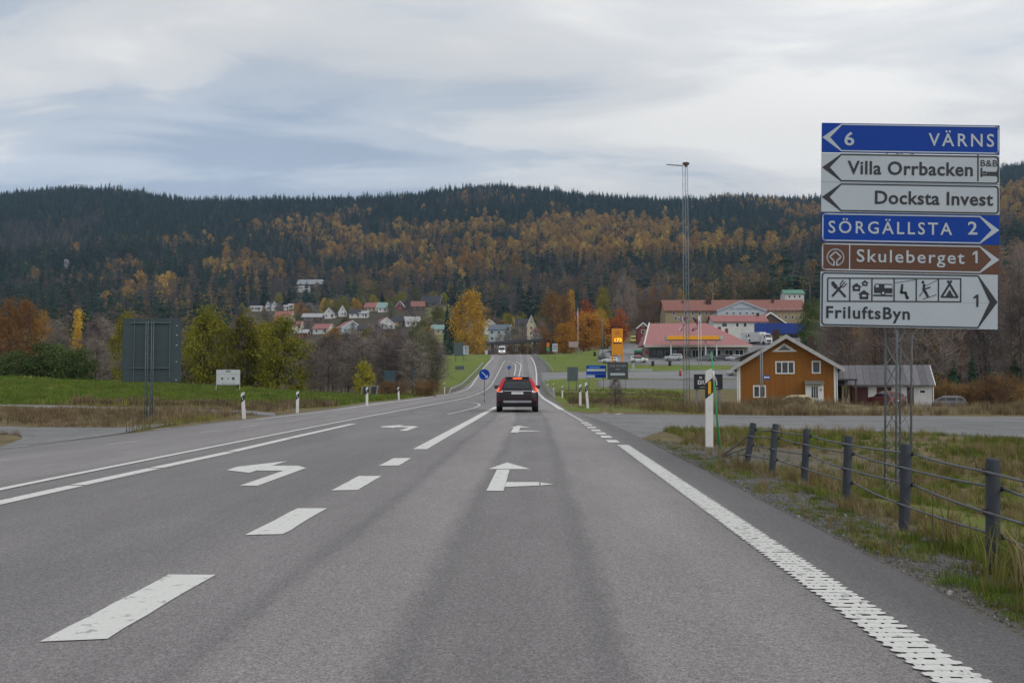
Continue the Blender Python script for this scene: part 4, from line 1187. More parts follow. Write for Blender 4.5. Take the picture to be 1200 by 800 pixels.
def lead_car():
    g = gnd(605, 483.2)
    paint = carpaint('car_dark_red_black', (.012, .004, .008, 1))
    root, sl, dy, patch = make_car('car', 'dark wagon with lit red tail lamps driving ahead in the lane', WAGON, paint, (g.x, g.y + 2.4, h1(g.x, g.y + 2.4) + .004), R(1.2), detail=True)
    # tail lamps: tall red strips along the rear pillars, lit bulbs below
    def ring_patch(sx, z0, z1, f0, f1, out, name, m, par=root, nz=5):
        """band hugging the rounded rear corner, f in 0..1 goes round the corner from the rear to the side"""
        mb = MB(); vs = []; na = 5
        for i in range(nz):
            z = z0 + (z1 - z0) * i / (nz - 1)
            y0, y1, hw, r = lerp_slice(sl, z); r += out
            for j in range(na):
                a = R(90 * (f0 + (f1 - f0) * j / (na - 1)))
                vs.append((sx * (hw - (r - out) + r * math.sin(a)), y0 + (r - out) - r * math.cos(a) + dy, z))
        fs = [(i * na + j, i * na + j + 1, (i + 1) * na + j + 1, (i + 1) * na + j) for i in range(nz - 1) for j in range(na - 1)]
        mb.add(vs, fs)
        return mb.build(name, m, par, True)
    for s in (-1, 1):
        tl = ring_patch(s, .88, 1.48, .20, .82, .012, 'tail_lamp', TAILRED)
        ring_patch(s, .92, 1.10, .50, .80, .02, 'brake_bulb', BRAKE, tl)
        ring_patch(s, .89, .97, .12, .48, .016, 'reversing_lamp', LAMPW, tl)
        ring_patch(s, .53, .58, .15, .5, .014, 'reflector', mat('reflector_dark_red', srgb(110, 10, 50), .3))
        hwm = .9
        mm = MB(); mm.box(s * .98 - .11, s * .98 + .11, 3.02 + dy, 3.14 + dy, 1.03, 1.20); mo = mm.build('wing_mirror', mat('mirror_cap', (.10, .10, .14, 1), .3, coat=.3), root)
        mm = MB(); mm.box(s * .98 - .09, s * .98 + .09, 3.012 + dy, 3.0195 + dy, 1.05, 1.18); mm.build('mirror_glass', GLASS, mo)
    patch(True, lambda z, hw, r: -.20, lambda z, hw, r: .20, 1.475, 1.535, .03).build('high_brake_lamp', BRAKE, root)
    patch(True, lambda z, hw, r: -(hw - r * .9), lambda z, hw, r: hw - r * .9, .935, .96, .022).build('chrome_strip', CHROME, root)
    np_ = patch(True, lambda z, hw, r: -.26, lambda z, hw, r: .26, .80, .905, .02); np_.build('number_plate', PLATE, root)
    patch(True, lambda z, hw, r: -.62, lambda z, hw, r: .62, .43, .53, .03).build('skid_plate', mat('skid_silver', (.34, .35, .38, 1), .4, metal=.5), root)
    patch(True, lambda z, hw, r: -.72, lambda z, hw, r: .72, .26, .425, .014).build('lower_bumper', BLACK, root)
    MB().box(-.50, .50, .40 + dy, .62 + dy, 1.535, 1.560).build('roof_spoiler', paint, root)
    for s in (-1, 1): MB().box(s * .50 - .015, s * .50 + .015, .9 + dy, 2.2 + dy, 1.56, 1.592).build('roof_rail', BLACK, root)
lead_car()
# ------------------------------------------------------------------ buildings
FRAMEW = mat('window_frame_white', (.70, .70, .68, 1), .5, var=.05)
def window(root, face, a, z, w, h, W, D, mull=1, frame=FRAMEW, glass=GLASS, bar=.09, y_front=None):
    """window centred at a along a wall, z its sill; face f(ront) b(ack) l(eft) r(ight)"""
    mb, gl = MB(), MB()
    t = .05
    parts_ = [(a - w/2, a + w/2, z, z + bar), (a - w/2, a + w/2, z + h - bar, z + h), (a - w/2, a - w/2 + bar, z + bar, z + h - bar), (a + w/2 - bar, a + w/2, z + bar, z + h - bar)]
    for i in range(1, mull):
        c = a - w/2 + w * i / mull
        parts_.append((c - bar * .4, c + bar * .4, z + bar, z + h - bar))
    g_ = (a - w/2 + bar * .5, a + w/2 - bar * .5, z + bar * .5, z + h - bar * .5)
    yf = -D/2 if y_front is None else y_front
    for (p, q, r_, s), tgt, t0, t1 in [(p_, mb, .0, t) for p_ in parts_] + [(g_, gl, -.01, .022)]:
        if face == 'f': tgt.box(p, q, yf - t1, yf - t0, r_, s)
        elif face == 'r': tgt.box(W/2 + t0, W/2 + t1, p, q, r_, s)
        elif face == 'l': tgt.box(-W/2 - t1, -W/2 - t0, p, q, r_, s)
        else: tgt.box(p, q, D/2 + t0, D/2 + t1, r_, s)
    o = mb.build('window', frame, root)
    gl.build('pane', glass, o)
    return o
def roof_mesh(W, D, wh, rh, ridge, ov, th, hip=0.0):
    """two slabs (ridge 'x' or 'y'); W, D wall size; ov overhang; th thickness"""
    mb = MB()
    if ridge == 'y':
        s = rh / (W / 2); xe = W / 2 + ov; ze = wh - ov * s
        for sg in (-1, 1):
            mb.prism_y([(0, wh + rh), (sg * xe, ze), (sg * xe, ze + th), (0, wh + rh + th * 1.15)], -D/2 - ov, D/2 + ov)
    else:
        s = rh / (D / 2); ye = D / 2 + ov; ze = wh - ov * s
        for sg in (-1, 1):
            mb.prism_x([(0, wh + rh), (sg * ye, ze), (sg * ye, ze + th), (0, wh + rh + th * 1.15)], -W/2 - ov, W/2 + ov)
    return mb
def hip_roof(W, D, z, rh, ov, rl, rr, th=.25):
    """hip roof, ridge along x from rl to rr"""
    mb = MB(); x0, x1, y0, y1 = -W/2 - ov, W/2 + ov, -D/2 - ov, D/2 + ov
    vs = [(x0, y0, z), (x1, y0, z), (x1, y1, z), (x0, y1, z), (x0, y0, z + th), (x1, y0, z + th), (x1, y1, z + th), (x0, y1, z + th), (rl, 0, z + th + rh), (rr, 0, z + th + rh)]
    return mb.add(vs, [(3, 2, 1, 0), (0, 1, 5, 4), (1, 2, 6, 5), (2, 3, 7, 6), (3, 0, 4, 7), (4, 5, 9, 8), (5, 6, 9), (6, 7, 8, 9), (7, 4, 8)])
def gable_wall(W, D, wh, rh, ridge, z0=-1.5):
    mb = MB()
    if ridge == 'y': mb.prism_y([(-W/2, z0), (W/2, z0), (W/2, wh), (0, wh + rh), (-W/2, wh)], -D/2, D/2)
    else: mb.prism_x([(-D/2, z0), (D/2, z0), (D/2, wh), (0, wh + rh), (-D/2, wh)], -W/2, W/2)
    return mb
def house(name, label, loc, rz, W, D, wh, rh, ridge, wall, roof, wins=(), ov=.5, th=.2, door=None, chimneys=(), group=None, cat='house', z0=-1.5, barge=None, trim=None):
    root = thing(name, label, cat, loc, rz, group)
    gable_wall(W, D, wh, rh, ridge, z0).build('wall', wall, root)
    rf = roof_mesh(W, D, wh, rh, ridge, ov, th).build('roof', roof, root)
    for cx, cy, zt, s in chimneys:
        MB().box(cx - s/2, cx + s/2, cy - s/2, cy + s/2, wh, zt).build('chimney', mat('chimney_brick', (.06, .035, .03, 1), .9), rf)
    for w_ in wins: window(root, *w_[:5], W, D, *(w_[5:] or ()))
    if door:
        f, a, w_, h_, m_ = door
        y = -D/2
        if f == 'f': MB().box(a - w_/2, a + w_/2, y - .05, y, 0, h_).build('door', m_, root)
        elif f == 'r': MB().box(W/2, W/2 + .05, a - w_/2, a + w_/2, 0, h_).build('door', m_, root)
    if barge:
        s = rh / (W / 2) if ridge == 'y' else rh / (D / 2)
        b = .22
        if ridge == 'y':
            xe = W/2 + ov; ze = wh - ov * s
            for sg in (-1, 1):
                for yy in (-D/2 - ov - .03, D/2 + ov):
                    MB().prism_y([(0, wh + rh + th * 1.2), (0, wh + rh - b), (sg * xe, ze - b), (sg * xe, ze + th * 1.05)], yy, yy + .03).build('barge_board', barge, root)
        else:
            ye = D/2 + ov; ze = wh - ov * s
            for sg in (-1, 1):
                for xx in (-W/2 - ov - .03, W/2 + ov):
                    MB().prism_x([(0, wh + rh + th * 1.2), (0, wh + rh - b), (sg * ye, ze - b), (sg * ye, ze + th * 1.05)], xx, xx + .03).build('barge_board', barge, root)
    if trim:
        for sx in (-1, 1):
            MB().box(sx * (W/2) - .13 if sx > 0 else -W/2 - .04, W/2 + .04 if sx > 0 else -W/2 + .13, -D/2 - .045, -D/2 - .002, z0, wh - .05).build('corner_board', trim, root)
    return root

ROOF_RED = stripe_mat('roof_red_sheet', (.32, .125, .12, 1), (.20, .08, .075, 1), 0, .45, .10, .6)
ROOF_REDT = stripe_mat('roof_red_tile', (.26, .115, .09, 1), (.15, .06, .05, 1), 0, .4, .15, .75)
ROOF_GREY = mat('roof_grey_sheet', (.34, .34, .35, 1), .6, var=.12, scale=1.2, dirt=.15)
ROOF_DARK = mat('roof_dark', (.035, .035, .042, 1), .7, var=.2)
ROOF_BLUE = mat('roof_blue_slate', (.10, .13, .17, 1), .6, var=.15)
ROOF_TEAL = mat('roof_teal', (.20, .30, .29, 1), .6)
ROOF_GREEN = mat('roof_green', (.10, .25, .17, 1), .6)
WALL_WHITE = mat('wall_white', (.60, .60, .59, 1), .8, var=.08, scale=.8, dirt=.1)
WALL_PALE = mat('wall_pale_blue', (.40, .46, .50, 1), .8, var=.08, scale=.8)
WALL_CREAM = mat('wall_cream', (.52, .46, .32, 1), .85, var=.08)
WALL_BEIGE = mat('wall_beige_brick', (.30, .235, .14, 1), .85, var=.12, scale=2)
WALL_RED = mat('wall_falu_red', (.17, .035, .03, 1), .85, var=.15)
WALL_BROWN = mat('wall_brown', (.10, .065, .045, 1), .85, var=.15)
WALL_OCHRE = mat('wall_yellow', (.38, .27, .12, 1), .85, var=.1)
WALL_ORANGE = stripe_mat('wall_orange_boards', (.27, .112, .024, 1), (.17, .07, .016, 1), 0, .17, .12, .85, .2, .14)

# ---- ochre house by the side road
def ochre_house():
    Y = 92.3; k = FPX / Y
    cx = at(921.8, 450, Y).x
    z0 = h1(cx, Y + 5)
    W, D = 108 / k, 10.5
    def zz(v): return CAM_H + (450 - v) / k - z0
    wh, ridge_z = zz(427.5), zz(394.5)
    rh = ridge_z - wh
    root = house('ochre_house', 'small ochre wooden house with white corner boards and grey roof by the side road', (cx + math.sin(R(13.5)) * D/2, Y + math.cos(R(13.5)) * D/2, z0), R(-13.5), W, D, wh, rh, 'y', WALL_ORANGE, ROOF_GREY, ov=.78, th=.14,
                 barge=mat('barge_grey_white', (.42, .42, .42, 1), .7, dirt=.15), trim=FRAMEW, chimneys=((-.05 * W - .45, 1.5, ridge_z + 1.0, .62), (.33 * W - .35, 3.6, ridge_z + .35, .6)))
    def X(u): return (u - 921.8) / k
    for u0, u1, v0, v1, mu in ((909.3, 931, 423.3, 438.2, 3), (950, 960, 423, 437.8, 1), (883.8, 898.5, 451.3, 465.8, 2)):
        window(root, 'f', X((u0 + u1) / 2), zz(v1), (u1 - u0) / k, (v1 - v0) / k, W, D, mu, bar=.12, glass=mat('curtained_glass', (.05, .055, .06, 1), .15, var=.7, scale=4))
    # triangular attic window
    mb = MB(); y = -D/2
    mb.prism_y([(X(905.3), zz(412.3)), (X(934.5), zz(412.3)), (X(919.5), zz(402.3))], y - .05, y)
    tri = mb.build('attic_window', FRAMEW, root)
    mb = MB(); mb.prism_y([(X(912.0), zz(410.6)), (X(927.6), zz(410.6)), (X(919.6), zz(405.0))], y - .06, y - .051)
    mb.build('pane', GLASS, tri)
    # porch with canopy and glazed door
    dr = MB().box(X(942.6), X(962.2), y - .9, y, -.8, zz(450)).build('porch', FRAMEW, root)
    for i in range(3):
        MB().box(X(949.2 + i * 2.5), X(950.9 + i * 2.5), y - .92, y - .901, zz(465.5), zz(452.5)).build('pane', GLASS, dr)
    MB().prism_x([(y - 1.3, zz(450.4)), (y - .02, zz(446.6)), (y - .02, zz(445.6)), (y - 1.3, zz(449.2))], X(941.6), X(963.2)).build('canopy', mat('canopy_grey', (.16, .15, .12, 1), .8), root)
    MB().box(X(958.6), X(959.8), y - .98, y - .92, zz(457.5), zz(455.3)).build('lantern', BLACK, root)
    for sx in (-1, 1): MB().tube((sx * (W/2 + .14), y - .02, -.8), (sx * (W/2 + .14), y - .02, wh), .05, None, 8).build('downpipe', FRAMEW, root)
    # lower wing behind, left
    MB().prism_y([(X(859.5), zz(417.5)), (X(894), zz(404.6)), (X(894), zz(403.2)), (X(859), zz(416.0))], 3.0, 7.2).build('wing_roof', ROOF_GREY, root)
    MB().prism_y([(X(866), zz(440)), (X(894), zz(440)), (X(894), zz(405.2)), (X(866), zz(415.6))], 3.4, 7.0).build('wing_wall', WALL_BROWN, root)
ochre_house()
# street sign on a grey lattice post in front of the house
g = onground(893.6, 80); k = FPX / 80
t = thing('street_sign', 'small blue street sign on a grey post before the ochre house', 'street sign', g)
MB().tube((-.14, 0, -.2), (-.14, 0, CAM_H + 39 / k - g.z), .045, None, 8).build('post', GALV, t, True)
MB().tube((.0, 0, -.2), (.0, 0, CAM_H + 39 / k - g.z), .045, None, 8).build('post', GALV, t, True)
mb = MB()
for i in range(9): mb.box(-.14, 0, -.02, .02, .4 + i * .5, .44 + i * .5)
mb.build('rung', GALV, t)
pl = MB().box(.06, .60, -.06, -.03, CAM_H + 5.6 / k - g.z, CAM_H + 10.4 / k - g.z).build('plate', SIGN_BLUE, t)
mb = MB(); zc = CAM_H + 8 / k - g.z
for x0_, x1_ in ((.12, .22), (.25, .32), (.36, .42), (.45, .54)): mb.box(x0_, x1_, -.064, -.061, zc - .07, zc + .07)
mb.build('print', WHITE, pl)

# ---- grey-roofed garage and carport
def garage():
    Y = 93.0; k = FPX / Y
    xc = at(1045, 450, Y).x; z0 = h1(xc, Y + 3)
    def zz(v): return CAM_H + (450 - v) / k - z0
    def X(u): return (u - 1045) / k
    W, D = (1088 - 1002) / k, 6.5
    root = thing('garage', 'long low white garage with rusty grey sheet roof right of the ochre house', 'garage', (xc + math.sin(R(15)) * D/2, Y + math.cos(R(15)) * D/2, z0), R(-15))
    MB().prism_x([(-D/2, -1), (D/2, -1), (D/2, zz(450)), (0, zz(428.5)), (-D/2, zz(450))], -W/2, W/2).build('wall', WALL_WHITE, root)
    mb = MB(); th = .09
    for sg in (-1, 1):
        mb.prism_x([(0, zz(428.2)), (sg * (D/2 + .5), zz(451.8)), (sg * (D/2 + .5), zz(451.8) + th), (0, zz(428.2) + th)], X(986), X(1090.5))
    mb.build('roof', stripe_mat('garage_roof_sheet', (.15, .148, .158, 1), (.10, .09, .09, 1), 0, .62, .10, .75, .25, .4), root)
    MB().prism_x([(-D/2 - .52, zz(452)), (-D/2 - .5, zz(450)), (0, zz(427.5)), (D/2, zz(450)), (D/2, zz(452)), (0, zz(430))], X(1090.5), X(1091.4)).build('barge_board', WHITE, root)
    y = -D/2
    REDD = stripe_mat('garage_door_red', (.085, .035, .028, 1), (.04, .018, .015, 1), 0, .2, .1)
    for u0, u1, m_ in ((1001.8, 1019, REDD), (1028.6, 1044.5, REDD), (1061.5, 1068.5, REDD)):
        MB().box(X(u0), X(u1), y - .05, y - .002, -.5, zz(453.4)).build('door', m_, root)
    window(root, 'f', X(1078), zz(461), .62, .4, W, D, 1, glass=GLASS)
    MB().tube((X(1089), y - .25, -.8), (X(1089), y - .25, zz(451)), .05, None, 8).build('downpipe', FRAMEW, root)
    # carport
    cp = thing('carport', 'dark open carport with thin flat roof between ochre house and garage', 'carport', (at(989, 450, Y - 1).x, Y + 1, z0))
    MB().box(-11/k, 13/k, -2.6, 2.4, zz(446), zz(444)).build('roof', ROOF_DARK, cp)
    MB().box(-11/k, 12/k, 1.8, 2.2, -.8, zz(446.2)).build('back_wall', mat('carport_dark', (.03, .025, .022, 1), .9), cp)
    for x in (-10.4, 0, 11.6): MB().box(x / k - .06, x / k + .06, -2.5, -2.38, -.8, zz(446.1)).build('post', WALL_BROWN, cp)
garage()
make_car('parked_car', 'pale yellow car half hidden by weeds before the ochre house', HATCH, carpaint('paint_pale_yellow', (.50, .42, .26, 1)), (at(926, 450, 88).x, 88, h1(at(926, 450, 88).x, 88)), R(82))
p = onground(1034, 90); make_car('parked_car', 'dark red car before the garage doors', HATCH, carpaint('paint_dark_red', (.10, .02, .02, 1)), (p.x, 89.0, p.z + .35), R(8))
p = onground(1105, 95); make_car('parked_car', 'grey car at the edge of the wood right of the garage', HATCH, carpaint('paint_dull_grey', (.16, .16, .18, 1)), (p.x, p.y, p.z - .1), R(75))

# ---- filling station
def station():
    Y = 262.0; k = FPX / Y
    xc = at(817.5, 450, Y).x; z0 = h1(xc, Y)
    def zz(v, y=Y): return CAM_H + (450 - v) * y / FPX - z0
    def X(u): return (u - 817.5) / k
    W, D = 122 / k, 16.0
    YELLOW = mat('station_yellow', srgb(235, 160, 12), .45, var=.05)
    root = thing('filling_station', 'filling station with broad pink-red hipped roof and yellow fascia', 'filling station', (xc, Y + D/2, z0))
    ze = zz(406.0)
    MB().box(X(760), X(877), -D/2 + 1.0, D/2, -.6, ze).build('wall', mat('station_wall', (.26, .23, .17, 1), .8), root)  # wall colour darkened to put the shade under the roof into it
    mb = MB(); th = .35
    x0, x1, y0, y1 = X(755), X(880.5), -D/2 - 1.2, D/2 + 1
    zt = zz(379.0, Y + D/2 - 1)
    vs = [(x0, y0, ze + th), (x1, y0, ze + th), (x1, y1, ze + th), (x0, y1, ze + th), (X(765.5), -1, zt), (X(834), -1, zt)]
    mb.add(vs, [(3, 2, 1, 0), (0, 1, 5, 4), (1, 2, 5), (2, 3, 4, 5), (3, 0, 4)])
    rf = mb.build('roof', stripe_mat('station_roof', (.38, .165, .16, 1), (.30, .125, .12, 1), 0, .5, .12, .55, .4, .08), root)
    for u, v in ((849, 384.5), (857.5, 386.5)):
        MB().box(X(u) - .35, X(u) + .35, -1.5, -.8, zz(v + 4, Y + 6), zz(v - 1.5, Y + 6)).build('vent', WALL_RED, rf)
    MB().box(x0, x1, y0 - .05, y0 + .12, ze - .25, ze + th - .002).build('fascia', mat('station_fascia', (.50, .44, .38, 1), .6), root)
    MB().bar((x0 - .03, y0 - .1, ze + th), (X(765.3), -1.1, zt + .1), .3, .3).build('verge_trim', WHITE, root)
    # shop windows and door
    yf = -D/2 + 1.0
    for i, (u0, u1) in enumerate(((762, 770), (770.6, 779), (779.6, 788), (788.6, 796), (803, 811), (812, 820), (822, 830), (836, 846), (850, 860), (862, 872))):
        window(root, 'f', X((u0 + u1) / 2), zz(418.5), (u1 - u0) / k, 2.0, W, D, 2, frame=BLACK if i < 4 else FRAMEW, y_front=yf, bar=.12)
    MB().box(X(762), X(796), yf - .06, yf - .001, zz(410.6), zz(408.6)).build('green_band', mat('station_green', (.05, .10, .08, 1), .6), root)
    MB().box(X(797.2), X(802), yf - .07, yf - .001, -.3, zz(411)).build('door', mat('brick_red_door', (.22, .07, .04, 1), .7), root)
    MB().box(X(757.0), X(760.5), yf - .6, yf - .3, zz(415), zz(411)).build('wall_sign', mat('station_red_sign', (.35, .03, .05, 1), .5), root)
    # forecourt canopy fascia on posts
    cy = -D/2 - 9.0
    yk = Y + D/2 + cy
    def X2(u): return (u - 817.5) * yk / FPX - xc * (1 - yk / Y) * 1.0
    def X3(u): return at(u, 450, yk).x - xc
    cn = MB().box(X3(782.5), X3(848), cy, cy + 6, zz(398.2, yk), zz(393.3, yk)).build('canopy', mat('canopy_white', (.42, .42, .40, 1), .6), root)
    MB().box(X3(782), X3(843), cy - .14, cy - .002, zz(398.0, yk), zz(393.6, yk)).build('yellow_fascia', YELLOW, cn)
    MB().disc_y(X3(845.5), zz(395.7, yk), .55, cy - .2, cy - .003, 20).build('round_emblem', mat('emblem_pale', (.45, .42, .38, 1), .5), cn)
    for u in (788, 829, 842):
        MB().box(X3(u) - .15, X3(u) + .15, cy + 2, cy + 2.3, -.8, zz(398.2, yk)).build('post', WHITE, cn)
    for u in (793, 834):
        pm = MB().box(X3(u) - .45, X3(u) + .45, cy + 2.6, cy + 3.2, -.4, 1.6).build('fuel_pump', mat('pump_grey', (.14, .16, .2, 1), .5), root)
        MB().box(X3(u) - .3, X3(u) + .3, cy + 2.58, cy + 2.599, .8, 1.4).build('pump_display', GLASS, pm)
station()
def price_tower():
    Y = 215.0; k = FPX / Y
    g = onground(723.6, Y)
    def zz(v): return CAM_H + (450 - v) / k - g.z
    root = thing('price_tower', 'tall yellow fuel price tower with lit digits on two legs', 'price sign', g)
    YEL = mat('tower_yellow', srgb(214, 140, 14), .5, var=.05)
    w = 6.5 / k
    MB().box(-w, w, -.3, .3, zz(416), zz(385)).build('cabinet', YEL, root)
    for s in (-1, 1): MB().box(s * (w - .15) - .15, s * (w - .15) + .15, -.2, .2, -.5, zz(416.003)).build('leg', YEL, root)
    MB().box(-w * .78, w * .78, -.34, -.301, zz(402.8), zz(401.4)).build('dark_strip', BLACK, root)
    text('173', -w * .5, w * .75, zz(400.4), zz(396.6), -.33, mat('lit_digits', srgb(255, 190, 60), .4, emit=srgb(255, 175, 40), estr=1.3), root, 'lit_digits', .03, 1.0)
    mb = MB()      # fan emblem
    pts = [(.12 * math.cos(0), 0)]
    cz = zz(391.2)
    fan = [(-.25, cz - .25), (.25, cz - .25)] + [(.72 * math.cos(R(a)), cz - .05 + .72 * math.sin(R(a))) for a in range(10, 171, 16)]
    mb.prism_y(fan, -.325, -.301); mb.build('fan_emblem', mat('emblem_orange', srgb(196, 118, 20), .5), root)
price_tower()
def flag_pole(u, v, vt, label, cols, Y=None, flag_v=(372, 386), fw=.55, side=-1, cat='flagpole', group='flagpoles by the filling station'):
    g = gnd(u, v) if Y is None else onground(u, Y)
    k = FPX / g.y
    hh = CAM_H + (450 - vt) / k - g.z
    t = thing('flagpole', label, cat, g, 0, group)
    MB().tube((0, 0, -.2), (0, 0, hh), .085, .05, 8).build('pole', PWHITE, t, True)
    MB().tube((0, 0, hh), (0, 0, hh + .14), .08, .04, 8).build('finial', GALV, t, True)
    z1, z0 = CAM_H + (450 - flag_v[0]) / k - g.z, CAM_H + (450 - flag_v[1]) / k - g.z
    z1 = min(z1, hh - .15)
    # limp cloth hanging in folds beside the pole, in vertical bands
    n = len(cols); W_ = fw / n
    for i, c in enumerate(cols):
        mb = MB(); m_ = 7; vs = []
        for j in range(m_ + 1):
            z = z1 + (z0 - z1) * j / m_
            for q in (0, 1):
                x = side * (.09 + (i + q) * W_ * (.6 + .5 * math.sin(j * .9 + i)))
                y = .12 * math.sin(j * 1.3 + (i + q) * 2.1)
                vs.append((x, y, z - .25 * (i + q) * (j / m_)))
        mb.add(vs, [(2 * j, 2 * j + 1, 2 * j + 3, 2 * j + 2) for j in range(m_)])
        o = mb.build('flag', c, t, True, False)
        so = o.modifiers.new('thickness', 'SOLIDIFY'); so.thickness = .012
    return t
FB, FWh, FR, FY, FD = (mat('flag_blue', srgb(30, 60, 130), .8), mat('flag_white', (.6, .6, .6, 1), .8), mat('flag_red', srgb(150, 30, 40), .8), mat('flag_yellow', srgb(200, 150, 40), .8), mat('flag_dark', srgb(50, 30, 50), .8))
flag_pole(801.7, 431.5, 368, 'white flagpole with limp white and blue flag, leftmost by the filling station', (FWh, FB, FWh), fw=1.1, flag_v=(371, 386))
flag_pole(804.6, 431.5, 369, 'white flagpole with limp red flag, second by the filling station', (FR, FR), fw=.6, flag_v=(371, 380))
flag_pole(818.8, 431.5, 368.5, 'white flagpole with limp dark red and blue flag, third by the filling station', (FR, FD, FB), fw=1.3, flag_v=(373, 385))
flag_pole(821.8, 431.5, 368.5, 'white flagpole with limp pale flag, rightmost by the filling station', (FWh,), fw=.5, flag_v=(371, 383))
flag_pole(677.5, 409, 360, 'white flagpole with thin yellow and blue pennant before the orange trees', (FY, FB), fw=.5, flag_v=(366, 381), group=None, Y=276)

# ---- hotel buildings on the rise behind the station
def hotel():
    Y = 345.0; k = FPX / Y
    def place(u, y): return Vector((at(u, 450, y).x, y, h1(at(u, 450, y).x, y)))
    TEXTG = mat('facade_lettering', (.20, .22, .25, 1), .7)
    g = place(863, Y); zz = lambda v, y=Y: CAM_H + (450 - v) * y / FPX - g.z
    W = 164 / k
    wh, rz_ = zz(363.8), zz(352.8, Y + 7)
    wins = [('f', (u - 863) / k, zz(369.4), 1.0, 1.2, 1) for u in (791, 805, 813, 821, 829, 838)] + [('f', (u - 863) / k, zz(375), 1.0, 1.2, 1) for u in (793, 806, 814, 822)] + \
           [('f', (u - 863) / k, zz(366.0), 1.1, 1.2, 1) for u in (897, 905, 913, 921, 929, 938)] + [('f', (u - 863) / k, zz(374), 1.1, 1.2, 1) for u in (905, 913, 921, 929, 938)]
    house('long_lodge', 'long beige two-storey building with red roof on the rise behind the station', (g.x, Y + 7, g.z), 0, W, 14, wh, rz_ - wh, 'x', WALL_BEIGE, ROOF_REDT, wins, ov=.6, th=.3, cat='building', z0=-4,
          chimneys=(((834 - 863) / k, -2.5, zz(350), 1.7), ((804 - 863) / k, -2, zz(351.5), .8), ((910 - 863) / k, -2, zz(349.8), .8)))
    Y2 = 330.0; k2 = FPX / Y2; g2 = place(870, Y2); z2 = lambda v, y=Y2: CAM_H + (450 - v) * y / FPX - g2.z
    W2 = 56 / k2
    r = house('gabled_hall', 'pale gabled hall with small windows and lettering, before the long beige building', (g2.x, Y2 + 6, g2.z), 0, W2, 12, z2(364.5), z2(353.6) - z2(364.5), 'y', WALL_PALE, ROOF_RED,
          [('f', (u - 870) / k2, z2(368.6), 1.0, .75, 1) for u in (853, 860.6, 868.3, 876, 883.3)], ov=.35, th=.35, cat='building', z0=-4, barge=mat('barge_pale', (.35, .38, .42, 1), .7))
    mb = MB()      # row of unreadable dark letters as short strokes
    u = 857.2
    while u < 886.5:
        if not (862.8 < u < 864 or 871 < u < 872.4):
            x = (u - 870) / k2
            mb.box(x, x + .14, -6.04, -6.003, z2(363.1), z2(361.5)); mb.box(x + .14, x + .26, -6.04, -6.003, z2(362.9 if rnd.random() < .5 else 361.9), z2(362.5 if rnd.random() < .5 else 361.5))
        u += 1.15
    mb.build('lettering', TEXTG, r)
    Y3 = 312.0; k3 = FPX / Y3; g3 = place(868, Y3); z3 = lambda v, y=Y3: CAM_H + (450 - v) * y / FPX - g3.z
    W3 = 62 / k3
    house('white_annex', 'low white building with pink-red roof below the gabled hall', (g3.x, Y3 + 5, g3.z), 0, W3, 10, z3(377), z3(369.3) - z3(377), 'x', WALL_WHITE, ROOF_RED,
          [('f', (848.3 - 868) / k3, z3(383.2), .9, 1.2, 1), ('f', (851.3 - 868) / k3, z3(383.2), .9, 1.2, 1), ('f', (864.8 - 868) / k3, z3(383.2), .9, 1.3, 1), ('f', (873.8 - 868) / k3, z3(383.2), 1.0, 1.3, 1), ('f', (889.4 - 868) / k3, z3(380), .9, .6, 1)], ov=.6, th=.25, cat='building', z0=-3,
          chimneys=(((892.3 - 868) / k3, -.5, z3(365.8), .8),))
    g4 = place(905, Y3 + 4)
    house('red_gabled_wing', 'dark red roofed gabled wing at the right end of the white annex', (g4.x, Y3 + 10, g3.z), 0, 34 / k3, 9, z3(377), z3(365.5) - z3(377), 'y', WALL_BROWN, ROOF_RED, [], ov=.5, th=.25, cat='building', z0=-3, barge=WHITE)
    Y5 = 440.0; k5 = FPX / Y5; g5 = place(932.8, Y5); z5 = lambda v: CAM_H + (450 - v) / k5 - g5.z
    house('green_roofed_house', 'white house with green hipped roof above the long beige building', (g5.x, Y5 + 5, g5.z), 0, 22 / k5, 9, z5(344.3), z5(339.4) - z5(344.3), 'x', WALL_WHITE, ROOF_GREEN, [('f', -2.2, z5(349.4), .9, 1.2, 1), ('f', 0, z5(349.4), .9, 1.2, 1), ('f', 2.2, z5(349.4), .9, 1.2, 1)], th=.25, z0=-8)
    g6 = place(823, Y5)
    house('red_cottage', 'small red cottage above the left half of the long beige building', (g6.x, Y5 + 4, g6.z), 0, 12 / k5, 6, z5(349), z5(344) - z5(349), 'x', WALL_RED, ROOF_REDT, [('f', 0, z5(352), .8, 1, 1)], z0=-8)
hotel()
